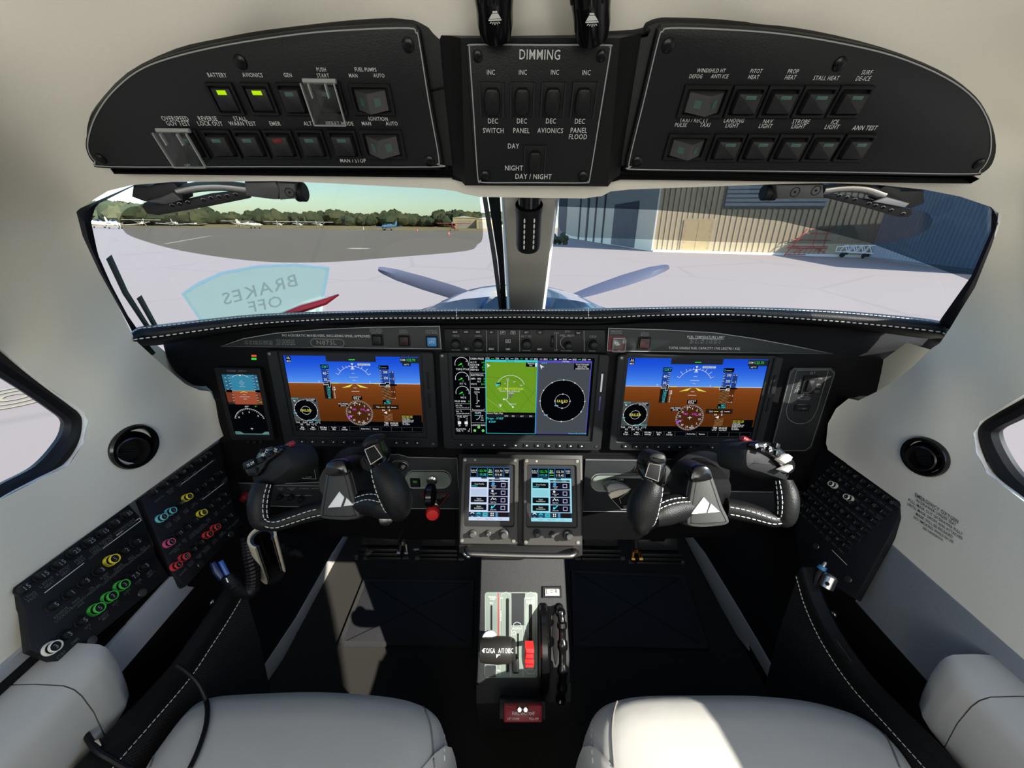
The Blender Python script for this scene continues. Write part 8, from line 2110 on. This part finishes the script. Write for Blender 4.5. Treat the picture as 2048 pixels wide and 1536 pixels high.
BP_ = PL(at(441, 1138, .585), (.75, .3, -.5), (-.3, .6, .75))
mb = MB(); m_bl = mat('blue_plastic', (44, 84, 156), .4, var=.08, scale=80)
mb.prism(BP_, uvs(BP_, [(436, 1124), (446, 1119), (461, 1148), (450, 1153)]), -.012, .006, m_bl, .003); mb.build('jaw', t)
mb = MB(); mb.prism(BP_, uvs(BP_, [(421, 1126), (431, 1122), (450, 1153), (441, 1161), (428, 1146)]), -.02, .002, mat('navy_plastic', (24, 40, 82), .4, var=.05), .003); mb.build('body', t)
mb = MB(); mb.tube([tuple(at(452, 1156, .58)), tuple(at(456, 1164, .58)), tuple(at(452, 1168, .582))], .0015, M_CHROME, 6); mb.build('hook', t)
t = thing('headset_cable', 'thin black cable curling over the pilot seat cushion', 'cable', tuple(at(400, 1400, .49)))
mb = MB(); P = []
scene_objs = [o for o in SC.objects if o.name.startswith('cushion')]
def drop(px, py, zf, off=.003):
    h = CUSH[0].ray_cast(CAM, ray(px, py).normalized())
    if h[0] is not None: return h[0] + Vector((0, 0, off))
    return at(px, py, zf)
for x, y in spline([(353, 1330), (372, 1343), (393, 1363), (407, 1388), (416, 1416), (414, 1450), (406, 1480), (395, 1510), (381, 1540)], 5): P.append(drop(x, y, .50))
mb.tube(P, .0028, M_RUBBER, 8); mb.build('cable', t)
t = thing('headset_cable', 'black cable running past the chrome buckle beside the pilot seat', 'cable', tuple(at(190, 1495, .42)))
mb = MB(); mb.tube([tuple(at(x, y, z)) for x, y, z in spline([(160, 1436, .44), (170, 1465, .43), (193, 1500, .42), (224, 1520, .42), (258, 1540, .42)], 5)], .0032, M_RUBBER, 8); mb.build('cable', t)
t = thing('belt_buckle', 'small chrome buckle tip on the edge of the pilot map pocket', 'buckle', tuple(at(195, 1487, .42)))
BK = PL(at(195, 1487, .425), (.8, .3, -.3), (-.2, .8, .6)); mb = MB(); mb.prism(BK, uvs(BK, [(186, 1482), (199, 1477), (205, 1490), (196, 1497)]), -.004, .002, M_CHROME, .001); mb.build('tongue', t)
mb = MB(); mb.prism(BK, uvs(BK, [(196, 1494), (205, 1489), (212, 1520), (200, 1528)]), -.006, -.001, M_BLK, .001); mb.build('strap', t)
def stud(label, px, py, X):
    z = zX(px, py, X); p = at(px, py, z); t = thing('snap_stud', label, 'stud', tuple(p))
    mb = MB(); sg = 1 if X < 0 else -1; mb.lathe(p, (sg, 0, 0), [(.007, 0), (.007, .002), (.005, .005), (.002, .0065)], M_CHROME, 16); mb.build('stud', t)
stud('chrome snap stud on the dark sidewall above the pilot map pocket', 424, 1204, XL)
stud('chrome snap stud on the dark sidewall above the copilot map pocket', 1668, 1228, XR)
t = thing('headset_plug', 'chrome headset plug hanging below the copilot breaker panel', 'plug', tuple(at(1655, 1164, .58)))
a = at(1662, 1151, .575); b = at(1650, 1177, .575); ax = b - a
mb = MB(); mb.lathe(a, ax, [(.005, -.002), (.008, 0), (.0095, .002), (.0095, ax.length * .9), (.007, ax.length)], M_CHROME, 18); mb.build('sleeve', t)
mb = MB(); n_ = (CAM - a).normalized(); mb.lathe((a + b) / 2 + ax * .12 + n_ * .0088, n_, [(.003, 0), (.0028, .0012)], M_DARK, 12); mb.build('set_screw', t)
t = thing('headset_plug', 'small headset plug with a blue band next to the chrome plug', 'plug', tuple(at(1642, 1140, .58)))
a = at(1651, 1124, .585); b = at(1634, 1152, .585); ax = (b - a); L = ax.length
mb = MB(); mb.lathe(a, ax, [(.002, 0), (.003, .002), (.003, L * .3)], M_CHROME, 12); mb.build('tip', t)
mb = MB(); mb.lathe(a + ax * .3, ax, [(.0055, 0), (.006, L * .25)], mat('blue_band', (50, 120, 165), .4, var=.05), 14); mb.build('band', t)
mb = MB(); mb.tube([tuple(a + ax * .55), tuple(a + ax * 1.0), tuple(at(1630, 1168, .585))], [.005, .0045, .003], M_RUBBER, 10); mb.build('boot', t)
t = thing('scratch_pad_clip', 'thin steel edge along the copilot map pocket rim', 'trim strip', tuple(at(1690, 1310, .55)))
mb = MB(); mb.tube([tuple(at(x, y, .548)) for x, y in ((1672, 1280), (1685, 1298), (1702, 1322))], .0018, M_STEEL, 8); mb.build('edge', t)
